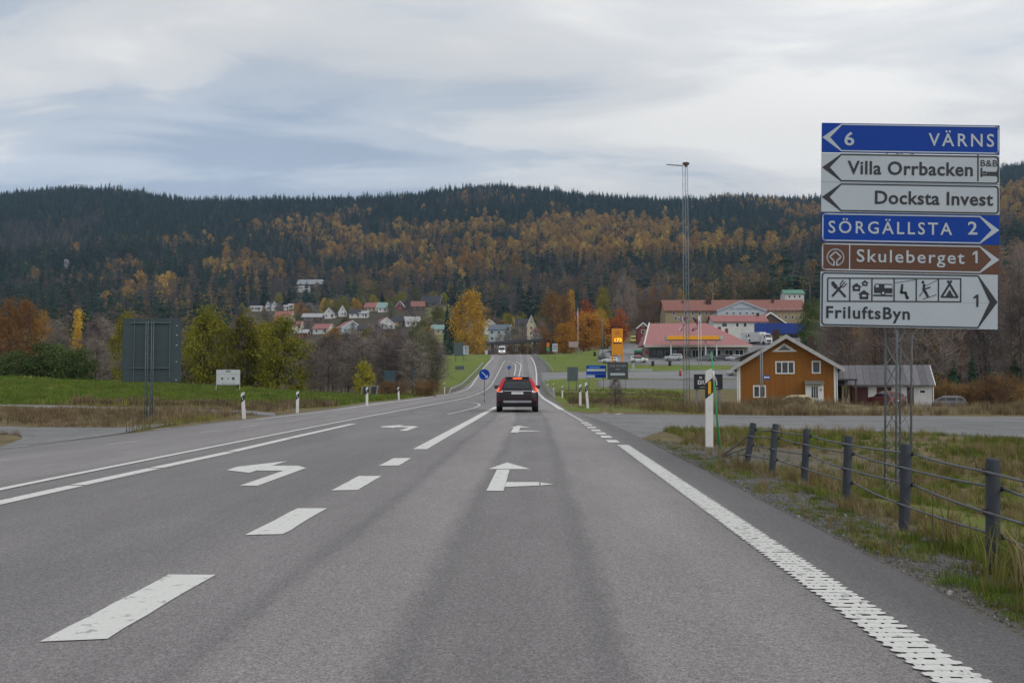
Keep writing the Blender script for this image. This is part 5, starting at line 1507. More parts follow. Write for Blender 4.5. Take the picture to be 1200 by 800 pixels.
def truck(u, Y, label, rz, trailer=None, cabcol=None, L=9.0, h=3.7, name='lorry'):
    g = onground(u, Y)
    t = thing(name, label, 'lorry', g, rz, 'lorries parked behind the ochre house')
    CW = cabcol or mat('lorry_white', (.62, .62, .62, 1), .4, coat=.2)
    # cab faces -y
    mb = MB(); mb.prism_x([(-1.1, .5), (1.1, .5), (1.1, 2.9), (.2, 3.3), (-.5, 3.1), (-1.0, 2.2), (-1.15, 1.4)], -1.22, 1.22)
    cab = mb.build('cab', CW, t)
    MB().prism_x([(-1.06, 2.13), (-.60, 2.95), (-.63, 2.97), (-1.09, 2.15)], -1.05, 1.05).build('windscreen', GLASS, cab)
    MB().box(-.85, .85, -1.19, -1.14, .75, 1.3).build('grille', BLACK, cab)
    for s in (-1, 1):
        MB().box(s * .9 - .2, s * .9 + .2, -1.2, -1.12, .55, .72).build('head_lamp', LAMPW, cab)
        MB().box(s * 1.4 - .12, s * 1.4 + .12, -.9, -.75, 1.9, 2.6).build('mirror', BLACK, cab)
    MB().box(-1.25, 1.25, 1.35, 1.35 + L, .95, h).build('cargo_box', trailer or CW, t)
    MB().box(-.5, .5, -.9, 1.3 + L, .55, .9).build('chassis', BLACK, t)
    for wy in (-.1, L - 1.2, L + .2):
        for s in (-1, 1): MB().tube((s * .9, wy, .5), (s * 1.24, wy, .5), .5, None, 14).build('wheel', RUBBER, t)
    return t
truck(881.5, 293, 'white lorry cab, left of the two white lorries behind the ochre house', R(-14), L=5, h=3.0)
truck(898.5, 288, 'white lorry with box body, right of the two white lorries behind the ochre house', R(30), L=8.0, h=3.75)
gt = onground(914, 302)
t = thing('blue_trailer', 'long blue tarpaulin trailer parked side-on behind the white lorries', 'trailer', gt, 0, None)
kk = 302 / FPX; zt0 = CAM_H + (450 - 379.2) * kk - gt.z; zt1 = CAM_H + (450 - 391.5) * kk - gt.z
MB().box(-28 * kk, 28.5 * kk, -1.25, 1.25, zt1, zt0).build('tarpaulin_body', mat('tarpaulin_blue', srgb(22, 52, 128), .6, var=.1), t)
MB().box(-28 * kk, 28.5 * kk, -1.1, 1.1, zt1 - .3, zt1 - .003).build('chassis', BLACK, t)
for wx in (2.5, 3.9, 5.3):
    for s in (-1, 1): MB().tube((wx, s * .9, zt1 - .75), (wx, s * 1.25, zt1 - .75), .5, None, 14).build('wheel', RUBBER, t)
for wx in (-5.2,): MB().box(wx - .1, wx + .1, -.9, .9, 0, zt1 - .3).build('landing_leg', GALV, t)

# ---- cars round the station
CARS = [(715, 425.6, HATCH, (.62, .62, .61, 1), 'white', 78, 'white car parked left of the price tower'), (708.5, 421.5, SUV, (.20, .21, .22, 1), 'grey', 20, 'grey car behind the white car left of the price tower'),
        (716, 417.0, HATCH, (.06, .065, .075, 1), 'dark', 60, 'dark car at the far back left of the price tower'),
        (749, 425.3, SUV, (.58, .58, .58, 1), 'white', -84, 'white pickup-like car right of the price tower'), (789.5, 422.8, SUV, (.45, .46, .47, 1), 'silver', 88, 'silver off-road car parked at the shop front'),
        (827, 423.2, HATCH, (.16, .18, .19, 1), 'blue_grey', 60, 'blue-grey car under the canopy beside the flagpoles'), (845, 423.0, WAGON, (.07, .075, .085, 1), 'dark_grey', 86, 'dark grey estate car under the canopy, right of the flagpoles'),
        (861, 423.0, HATCH, (.45, .45, .46, 1), 'pale', 70, 'pale car under the canopy end next to the ochre house'), (757, 416.5, HATCH, (.22, .02, .03, 1), 'red', 20, 'red car by the left corner of the station shop')]
for u, v, sp, col, cn, rz, lab in CARS:
    p = gnd(u, v)
    make_car('parked_car', lab, sp, carpaint('paint_' + cn, col), (p.x, p.y + .9, h1(p.x, p.y + .9) + .03), R(rz), 'cars parked round the filling station')
YV = carpaint('paint_ambulance_yellow', (.55, .50, .05, 1))
for u, v, lab in ((743, 401.5, 'yellow van behind the station lot, left of the two'), (756.2, 401.5, 'yellow van behind the station lot, next to the roof corner')):
    p = gnd(u, v); make_car('yellow_van', lab, VAN, YV, (p.x, p.y + 2.6, p.z), R(176), 'yellow vans behind the station')
p = gnd(588, 415.6)
make_car('white_van', 'white van with lit headlamps coming over the crest', VAN, carpaint('paint_van_white', (.62, .62, .62, 1)), (p.x, p.y + 2.6, h1(p.x, p.y + 2.6)), R(180), lit=True)
p = gnd(864, 440); make_car('parked_car', 'pale car on the access road at the left edge of the ochre house', HATCH, carpaint('paint_pale2', (.40, .41, .43, 1)), (p.x, p.y, p.z), R(95))

# ---- boards and signs
def board(name, label, u0, u1, v0, v1, Y, m, legs=2, legm=GALV, t=.06, cat='sign', rz=0.0, vbase=None, legr=.04, tilt=0.0, group=None, sheet=True):
    uc = (u0 + u1) / 2
    g = onground(uc, Y); k = FPX / Y
    w = (u1 - u0) / k; z0, z1 = CAM_H + (450 - v1) / k - g.z, CAM_H + (450 - v0) / k - g.z
    root = thing(name, label, cat, g, rz, group)
    p_ = MB().box(-w/2, w/2, -t/2, t/2, z0, z1).build('panel', m, root)
    xs = [0] if legs == 1 else [-w * .36, w * .36]
    for x in xs[:max(legs, 0)] if legs else []:
        MB().tube((x + tilt, t/2 + legr, -.3), (x, t/2 + legr, z1 * .98), legr, None, 8).build('leg', legm, root, True)
    return root, p_, w, z0, z1, k
def bars(par, items, y, m, name='print'):
    mb = MB()
    for x0, x1, z0, z1 in items: mb.box(x0, x1, y - .004, y, z0, z1)
    return mb.build(name, m, par)
# blue information board: white band and white box
root, pn, w, z0, z1, k = board('information_sign', 'blue information board with white bands beyond the side road', 687.2, 710.2, 428, 442.6, 150, SIGN_BLUE)
hgt = z1 - z0
bars(pn, [(-w*.48, w*.46, z0 + hgt*.52, z0 + hgt*.72)], -.032, SIGN_WHITE, 'white_band')
bars(pn, [(-w*.48, -w*.07, z0 + hgt*.03, z0 + hgt*.22)], -.032, SIGN_WHITE, 'white_box')
bars(pn, [(-w*.48, w*.48, z0 + hgt*.30, z0 + hgt*.33), (-w*.48, w*.48, z0 + hgt*.985, z1 - .002), (-w*.38, w*.2, z0 + hgt*.80, z0 + hgt*.9)], -.033, mat('sign_pale_blue', srgb(90, 130, 200), .5), 'thin_lines')
# dark advertising board
root, pn, w, z0, z1, k = board('advertising_board', 'dark grey advertising board with pale lettering and white bar beside the blue board', 712, 736, 424.2, 444.2, 148, mat('board_slate', (.055, .058, .066, 1), .6, var=.15), rz=R(-8), t=.12)
hgt = z1 - z0
bars(pn, [(-w*.36, w*.33, z0 + hgt*.22, z0 + hgt*.36), (w*.33, w*.36, z0 + hgt*.25, z0 + hgt*.33)], -.062, SIGN_WHITE, 'white_bar')
its = []; x = -w*.40
while x < w*.38:
    cw_ = w * .055
    if not (-w*.13 < x < -w*.07):
        its += [(x, x + cw_*.3, z0 + hgt*.72, z0 + hgt*.86), (x + cw_*.3, x + cw_*.75, z0 + hgt*(.72 if rnd.random() < .5 else .78), z0 + hgt*(.76 if rnd.random() < .4 else .83))]
    x += cw_
bars(pn, its + [(-w*.1, w*.12, z0 + hgt*.55, z0 + hgt*.60)], -.062, mat('faded_lettering', (.22, .22, .24, 1), .7), 'lettering')
# backs of road signs
board('sign_back', 'dark grey-green back of a sign facing away, beside the blue board', 664.8, 677.3, 430, 446.4, 140, GREYPAINT, legr=.06)
root, pn, w, z0, z1, k = board('roadside_board', 'black board with white lettering behind the near marker post', 813.4, 846.6, 438.4, 456, 52, mat('board_black', (.012, .012, .018, 1), .5), t=.05)
hgt = z1 - z0
SW2 = mat('board_white_print', (.5, .5, .52, 1), .6)
bars(pn, [(-w*.31, -w*.28, z0+hgt*.70, z0+hgt*.84), (-w*.28, -w*.25, z0+hgt*.77, z0+hgt*.84), (-w*.24, -w*.22, z0+hgt*.70, z0+hgt*.84), (w*.24, w*.265, z0+hgt*.62, z0+hgt*.82), (w*.27, w*.30, z0+hgt*.62, z0+hgt*.68),
          (-w*.37, -w*.33, z0+hgt*.32, z0+hgt*.60), (-w*.33, -w*.27, z0+hgt*.54, z0+hgt*.60), (-w*.33, -w*.27, z0+hgt*.32, z0+hgt*.38), (-w*.29, -w*.26, z0+hgt*.38, z0+hgt*.54), (-w*.24, -w*.21, z0+hgt*.32, z0+hgt*.6), (-w*.19, -w*.10, z0+hgt*.32, z0+hgt*.38), (-w*.19, -w*.16, z0+hgt*.32, z0+hgt*.6),
          (w*.06, w*.09, z0+hgt*.3, z0+hgt*.55), (w*.11, w*.2, z0+hgt*.3, z0+hgt*.36), (w*.14, w*.17, z0+hgt*.36, z0+hgt*.56), (w*.24, w*.30, z0+hgt*.52, z0+hgt*.58), (w*.27, w*.31, z0+hgt*.26, z0+hgt*.52),
          (-w*.30, -w*.12, z0+hgt*.13, z0+hgt*.155), (w*.08, w*.34, z0+hgt*.08, z0+hgt*.11)], -.027, SW2, 'lettering')
for s_ in (-1, 1): MB().box(s_ * w*.40 - .05, s_ * w*.40 + .05, .03, .1, -.3, z0).build('wooden_leg', mat('weathered_wood', (.20, .19, .17, 1), .9), root)
# big sign seen from behind, left
def sign_back_big():
    Y = 38.0; k = FPX / Y
    g = onground(178, Y)
    def zz(v): return CAM_H + (450 - v) / k - g.z
    def X(u): return (u - 178) / k
    root = thing('sign_back', 'large dark grey-green back of a direction sign on a lattice mast left of the road', 'road sign', g)
    PANEL = stripe_mat('sign_back_planks', (.052, .075, .082, 1), (.036, .052, .058, 1), 2, 2.9 / k, .10, .6, .3, .10)
    MB().box(X(142.3), X(212.4), -.03, .01, zz(447.2), zz(372.2)).build('panel', PANEL, root)
    RAIL = mat('sign_rail', (.10, .13, .15, 1), .5, metal=.3)
    for v in (377.5, 431): MB().box(X(152.5), X(201), -.09, -.031, zz(v + .6), zz(v - .6)).build('cross_rail', RAIL, root)
    for u in (156.8, 199.5): MB().box(X(u - .5), X(u + .5), -.075, -.0312, zz(447), zz(373)).build('upright_rail', RAIL, root)
    for u in (174.2, 180.8):
        MB().tube((X(u), -.15, -.3), (X(u), -.15, zz(376)), .022, None, 8).build('chord', RAIL, root, True)
        MB().tube((X(u), -.35, -.3), (X(u), -.35, zz(376)), .018, None, 8).build('chord', RAIL, root, True)
    mb = MB(); n = 20; zt = zz(376)
    for j in range(n):
        za, zb = zt * j / n, zt * (j + 1) / n
        a, b = (X(174.2), X(180.8)) if j % 2 else (X(180.8), X(174.2))
        mb.tube((a, -.15, za), (b, -.15, zb), .008, None, 5, False); mb.tube((a, -.15, za), (a, -.35, zb), .008, None, 5, False)
    mb.build('bracing', RAIL, root)
    for v in (381, 392, 404, 423.5, 445): MB().box(X(206.5), X(208), -.045, -.0305, zz(v + .35), zz(v - .35)).build('bolt', WHITE, root)
sign_back_big()
# white information board on slanted legs
g = gnd(266, 459.5); Y = g.y
root, pn, w, z0, z1, k = board('information_board', 'white rectangular information board on splayed legs in the left field', 253.3, 281.3, 433, 450.2, Y, mat('board_pale', (.50, .52, .54, 1), .6, var=.06, dirt=.1), legs=0)
hgt = z1 - z0
for x, dx in ((-w*.46, -.16), (w*.48, -.02)): MB().tube((x + dx, .06, -.2), (x, .06, z1 * .97), .03, None, 8).build('leg', PWHITE, root, True)
bars(pn, [(-w*.1, w*.1, z0 + hgt*.84, z0 + hgt*.93)], -.032, mat('grey_print', (.13, .14, .15, 1), .7), 'heading')
bars(pn, [(-w*.44, w*.44, z0 + hgt*.68, z0 + hgt*.70), (-w*.3, w*.3, z0 + hgt*.05, z0 + hgt*.08), (-w*.44, w*.44, z0 - .06, z0 - .003)], -.032, mat('pale_green_print', (.25, .33, .31, 1), .7), 'lines')
for x, r_, m_ in ((-w*.25, .10, (.10, .10, .11, 1)), (0, .07, (.16, .17, .17, 1)), (w*.22, .11, (.03, .03, .035, 1))):
    MB().disc_y(x, z0 + hgt*.4, r_ * w / 1.9, -.034, -.031, 14).build('round_mark', mat('mark_%d' % int(x * 100), m_, .7), pn)
# leaning black boards
g = gnd(434, 465)
t = thing('leaning_board', 'pair of small black boards on a leaning timber frame at the left verge', 'sign', g); k = FPX / g.y
for i, (u0, u1) in enumerate(((425.8, 432.4), (435.2, 441))):
    MB().prism_x([(-.25, (463 - 462.6) / k), (-.22, 0), (.22, 11.5 / k), (.19, 11.9 / k)], (u0 - 434) / k, (u1 - 434) / k).build('panel', mat('board_black', (.012, .012, .018, 1), .5), t)
WO = mat('weathered_wood', (.20, .19, .17, 1), .9)
for u0, u1 in ((423, 424.6), (432, 433.8), (440.6, 442.2)): MB().bar(((u0 - 434) / k, -.32, -.2), ((u1 - 434) / k, .16, 12.6 / k), .09, .06).build('strut', WO, t)
MB().bar(((423.6 - 434) / k, .2, 12.4 / k), ((444 - 434) / k, .2, 13.0 / k), .06, .1).build('top_rail', WO, t)
# further signs beside the road
SIGN_TEAL = mat('sign_back_teal', (.035, .065, .085, 1), .6, var=.1)
board('sign_back', 'bluish back of a sign among the bare trees left of the road', 450.2, 463.5, 434, 448.5, 100, SIGN_TEAL, legr=.05)
board('sign_back', 'narrow bluish sign back on a pole among the bare trees', 481, 488, 432.5, 440, 120, SIGN_TEAL, legs=1, legr=.05)
board('sign_back', 'dark sign back on the left grass bank below the overpass, with white plate beside', 532, 544.5, 401.2, 417, 255, GREYPAINT, legr=.08)
r_, p_, w, z0, z1, k = board('road_sign', 'small white sign with grey lines beside the dark sign back left of the crest', 542.8, 549, 405.2, 415.2, 250, SIGN_WHITE, legs=1, legr=.05)
bars(p_, [(-w*.1, -w*.02, z0 + .2, z1 - .3), (w*.15, w*.23, z0 + .2, z1 - .3), (-w*.4, w*.4, z1 - .5, z1 - .35)], -.032, SIGN_BLACK)
board('sign_back', 'low wide dark sign back on the left grass bank', 533.3, 544, 428.6, 434.6, 215, GREYPAINT, legr=.05)
board('road_sign', 'small pale sign left of the crest under the overpass', 568.2, 571.6, 410, 415.2, 290, SIGN_WHITE, legs=1, legr=.05)
r_, p_, w, z0, z1, k = board('road_sign', 'small white sign with dark letters right of the crest', 647.4, 653.4, 402.6, 412, 255, SIGN_WHITE, legs=1, legr=.05)
bars(p_, [(-w*.3, -w*.22, z0 + .5, z1 - .3), (-w*.05, w*.05, z0 + .5, z1 - .3), (w*.22, w*.3, z0 + .5, z1 - .3)], -.032, SIGN_BLACK)
r_, p_, w, z0, z1, k = board('road_sign', 'narrow orange and green sign right of the crest', 640.6, 644, 401.5, 406.5, 262, mat('sign_orange', srgb(200, 110, 30), .5), legs=1, legr=.05)
MB().box(-w/2, w/2, -.04, .02, z0 - 1.1, z0 - .05).build('lower_plate', mat('sign_green', srgb(40, 140, 90), .5), r_)
r_, p_, w, z0, z1, k = board('advert_board', 'square dark advertisement board with green top between cars at the station', 743.5, 752, 410.2, 420, 236, mat('board_black2', (.02, .02, .025, 1), .5))
bars(p_, [(-w/2, w/2, z1 - .45, z1 - .004)], -.032, mat('sign_green2', srgb(40, 130, 90), .5), 'green_top'); bars(p_, [(-w*.4, w*.4, z0 + .35, z0 + .85)], -.032, mat('board_pink', (.45, .2, .22, 1), .6), 'pink_print')
board('poster', 'low pale and red poster on the lawn beside the pennant pole', 666.5, 677.0, 400.2, 406.8, 285, mat('poster_pale', (.36, .27, .26, 1), .7), legr=.04)
def keep_right(u, v, r_px, vb, label):
    g = gnd(u, vb); k = FPX / g.y
    t = thing('keep_right_sign', label, 'road sign', g)
    zc = CAM_H + (450 - v) / k - g.z; r_ = r_px / k
    d = MB().disc_y(0, zc, r_, -.06, -.03, 32).build('disc', SIGN_BLUE, t)
    mb = MB(); nn = 32
    ring = [(r_ * .965 * math.cos(2 * math.pi * i / nn), zc + r_ * .965 * math.sin(2 * math.pi * i / nn)) for i in range(nn + 1)]
    mb.stroke_y(ring, r_ * .06, -.066, -.061); mb.build('rim', mat('sign_pale_blue', srgb(90, 130, 200), .5), d)
    mb = MB(); mb.stroke_y([(-r_ * .46, zc + r_ * .46), (r_ * .28, zc - r_ * .28)], r_ * .17, -.068, -.0605)
    mb.prism_y([(r_ * .62, zc - r_ * .62), (r_ * .62, zc - r_ * .05), (r_ * .05, zc - r_ * .62)], -.0695, -.0607); mb.build('arrow', SIGN_WHITE, d)
    n = 9
    for i in range(n):
        z0, z1 = zc * i / n * .98, zc * (i + 1) / n * .98
        MB().tube((0, -.005, z0), (0, -.005, z1), .024, None, 8, False).build('pole_section', BLACK if i % 2 == 0 else GALV, t, True)
keep_right(567.6, 438.6, 6.4, 471.5, 'blue round keep-right sign with white arrow on the traffic island')
keep_right(596.8, 430.7, 2.3, 441.5, 'tiny far blue round keep-right sign on the second island')
g = gnd(797.3, 440.5); k = FPX / g.y
t = thing('hydrant', 'red and white post with a cap beside the access road below the flagpoles', 'hydrant', g)
MB().tube((0, 0, -.1), (0, 0, 5.5 / k), .26, .24, 12).build('body', mat('hydrant_red', srgb(170, 40, 45), .5), t, True)
MB().tube((0, 0, 5.5 / k), (0, 0, 8.0 / k), .25, .16, 12).build('cap', mat('hydrant_pale', (.4, .3, .3, 1), .5), t, True)
for u, v in ((765, 428.5), (785, 428.5), (697, 417)):
    g = gnd(u, v)
    t = thing('litter_bin', {765: 'dark bin on the lawn edge, left of the two before the shop', 785: 'dark bin on the lawn edge, right of the two before the shop', 697: 'dark bin at the left edge of the forecourt'}[u], 'bin', g, 0, 'dark bins on the lawn edge')
    MB().tube((0, 0, -.1), (0, 0, 1.0), .33, .38, 12).build('drum', BLACK, t, True); MB().tube((0, 0, 1.0), (0, 0, 1.12), .42, .36, 12).build('lid', BLACK, t, True)
# low white kerb sculpture by the access road
g = gnd(742, 434)
t = thing('concrete_plinth', 'pale low concrete plinth with short column on the lawn right of the dark board', 'plinth', g); k = FPX / g.y
MB().box(-7 / k, 22 / k, -.5, .5, -.2, .35).build('slab', mat('pale_concrete', (.36, .40, .40, 1), .8), t); MB().box(-.28, .28, -.3, .3, .35, 1.7).build('column', mat('pale_concrete', (.36, .40, .40, 1), .8), t)

# ---- lattice mast with a one-armed head
def mast():
    g = gnd(806, 478.5); k = FPX / g.y
    t = thing('lattice_mast', 'tall thin grey lattice mast with a brown head and single arm at the top', 'mast', g)
    top = CAM_H + (450 - 193) / k - g.z
    r_ = .17; A = [R(a) for a in (80, 200, 320)]
    cs = [(r_ * math.cos(a) * 1.05 - .05, r_ * math.sin(a)) for a in A]
    for x, y in cs: MB().tube((x, y, -.3), (x * .9, y * .9, top), .019, .014, 6).build('chord', mat('mast_grey', (.22, .25, .28, 1), .5, metal=.3), t, True)
    mb = MB(); n = 44
    for j in range(n):
        z0, z1 = top * j / n, top * (j + 1) / n
        for i in range(3):
            p, q = cs[i], cs[(i + 1) % 3]
            if j % 2: p, q = q, p
            mb.tube((p[0] * .95, p[1] * .95, z0), (q[0] * .95, q[1] * .95, z1), .006, None, 4, False)
    mb.build('bracing', MATS['mast_grey'], t)
    BR = mat('mast_head_brown', (.10, .062, .05, 1), .7)
    mb = MB(); prev = None
    for i in range(7):
        a = -1 + 2 * i / 6; rr = .10 * math.sqrt(max(0.05, 1 - a * a)) + .01
        p = (a * .20, 0, top + .10)
        if prev: mb.tube(prev[0], p, prev[1], rr, 10)
        prev = (p, rr)
    mb.build('head', BR, t, True)
    MB().tube((0, 0, top - .08), (0, 0, top + .05), .06, .09, 10).build('neck', BR, t, True)
    MB().bar((-.16, 0, top - .02), (-1.12, .0, top + .06), .05, .055).build('arm', mat('mast_arm', (.20, .20, .21, 1), .5), t)
mast()

# ---- guard rails and overpass
RAILM = mat('guard_rail_steel', (.33, .34, .35, 1), .5, metal=.4, var=.12, scale=2)
def guard_rail(pts, label, step=4.0, hgt=.72, off=0):
    P = resample([(p.x, p.y) for p in pts], max(2, int(sum((pts[i+1] - pts[i]).length for i in range(len(pts)-1)) / step) + 1))
    o = Vector((P[0][0], P[0][1], h1(*P[0])))
    t = thing('guard_rail', label, 'guard rail', o)
    pr = [(.0, -.15), (.05, -.09), (.0, -.03), (.0, .03), (.05, .09), (.0, .15)]
    vs, fs = [], []
    for i, (x, y) in enumerate(P):
        z = h1(x, y)
        ramp_ = 1.0
        if i == 0: ramp_ = .25
        base = Vector((x, y, z)) - o
        for a, b in pr: vs.append((base.x - off * a, base.y, base.z + hgt * ramp_ - .15 + b))
        MB().box(base.x - .05 + off * .07, base.x + .05 + off * .07, base.y - .04, base.y + .04, base.z - .2, base.z + hgt * ramp_ - .05).build('post', RAILM, t)
    n = len(pr)
    for i in range(len(P) - 1):
        for j in range(n - 1): fs.append((i * n + j, i * n + j + 1, (i + 1) * n + j + 1, (i + 1) * n + j))
    b = MB(); b.add(vs, fs)
    ro = b.build('rail', RAILM, t, False, False)
    so = ro.modifiers.new('thickness', 'SOLIDIFY'); so.thickness = .012
guard_rail(gp([(526, 461.2), (537, 456.5), (543, 452), (551, 444), (560, 434.5), (566, 427)]), 'steel guard rail along the left road edge up the rise', 4, .75, -1)
guard_rail(gp([(649.5, 466), (644.5, 461), (639.5, 454.5), (636.2, 448)]), 'short steel guard rail at the right road edge past the side road', 4, .72, 1)
guard_rail(gp([(648, 436), (644, 430.5), (638, 424.5), (632, 419.5), (626, 417)]), 'steel guard rail curving along the right road edge to the crest', 4, .75, 1)
def overpass():
    Y = 350.0; k = FPX / Y
    g = onground(600, Y)
    def zz(v): return CAM_H + (450 - v) / k - g.z
    def X(u): return (u - 600) / k
    root = thing('overpass', 'slim dark overpass deck with railing crossing above the far crest', 'bridge', g)
    DK = mat('overpass_concrete', (.085, .088, .10, 1), .8, var=.15, scale=.4)
    L_, R_ = X(545), X(664)
    zl, zr_ = zz(402.6), zz(395.6)
    MB().add([(L_, -3, zl - .9), (R_, -3, zr_ - .9), (R_, 3, zr_ - .9), (L_, 3, zl - .9), (L_, -3, zl), (R_, -3, zr_), (R_, 3, zr_), (L_, 3, zl)], [(0,3,2,1),(4,5,6,7),(0,1,5,4),(1,2,6,5),(2,3,7,6),(3,0,4,7)]).build('deck', DK, root)
    RL = mat('overpass_rail', (.13, .14, .16, 1), .6)
    for y in (-2.9, 2.9):
        MB().bar((L_, y, zl + 1.0), (R_, y, zr_ + 1.0), .07, .09).build('hand_rail', RL, root)
        mb = MB(); n = 26
        for i in range(n + 1):
            x = L_ + (R_ - L_) * i / n; z = zl + (zr_ - zl) * i / n
            mb.box(x - .035, x + .035, y - .03, y + .03, z, z + .96)
        mb.build('balusters', RL, root)
    for u in (577, 626.5):
        x = X(u); z = zl + (zr_ - zl) * (x - L_) / (R_ - L_) - .9
        for y in (-1.8, 1.8): MB().tube((x, y, -4), (x, y, z), .42, None, 12).build('pier', DK, root, True)
    for s_, x in ((-1, L_), (1, R_)):
        zt = (zl if s_ < 0 else zr_)
        MB().box(x - 1.5, x + 1.5, -3.2, 3.2, -6, zt - .95).build('abutment', DK, root)
overpass()
for u, v, vt, lab in ((706.5, 421, 374, 'thin grey lamp post between the orange trees and the price tower'), (836.3, 385, 333, 'thin pole above the chimneys of the long beige building'), (950.5, 388, 332, 'thin pole right of the green-roofed house')):
    g = onground(u, 250 if v > 400 else 360); k = FPX / g.y
    t = thing('lamp_post', lab, 'lamp post', g)
    hh = CAM_H + (450 - vt) / k - g.z
    MB().tube((0, 0, -.3), (0, 0, hh), .11, .06, 8).build('pole', GALV, t, True)
    MB().bar((0, 0, hh - .05), (-1.1, 0, hh + .1), .08, .08).build('arm', GALV, t); MB().box(-1.7, -1.0, -.16, .16, hh, hh + .14).build('lamp_head', GALV, t)
# ------------------------------------------------------------------ village on the slope, left of the road
def vh(label, u0, u1, vridge, veave, Y, wall, roof, ridge='y', rot=0, D=9.0, nwin=2, chim=True, name='village_house', floors=1, lift=0.0):
    """house fitted to its place in the village: width from u0-u1 at distance Y"""
    uc = (u0 + u1) / 2; k = FPX / Y
    x = at(uc, 450, Y).x; z0 = h1(x, Y + D/2)
    W = (u1 - u0) / k
    wh = max(2.4, CAM_H + (450 - veave) / k - z0); rh = max(1.0, (veave - vridge) / k)
    wins = []
    for f_ in range(2 if wh > 4.6 else 1):
        for i in range(nwin): wins.append(('f', -W/2 + W * (i + .5) / nwin, wh - 1.9 - 2.7 * f_, min(1.3, W / nwin * .55), 1.25, 1))
    if ridge == 'y': wins.append(('f', 0, wh + rh * .25, .9, .9, 1))
    wins.append(('r', 0, wh - 1.9, 1.2, 1.2, 1)); wins.append(('l', 0, wh - 1.9, 1.2, 1.2, 1))
    return house(name, label, (x, Y + D/2, z0), R(rot), W, D, wh, rh, ridge, wall, roof, wins, ov=.45, th=.22, chimneys=(((.12 * W, .1 * D, wh + rh + .9, .7),) if chim else ()), z0=-3.5, barge=FRAMEW, door=('f', W * .32, 1.0, 2.1, WALL_BROWN))
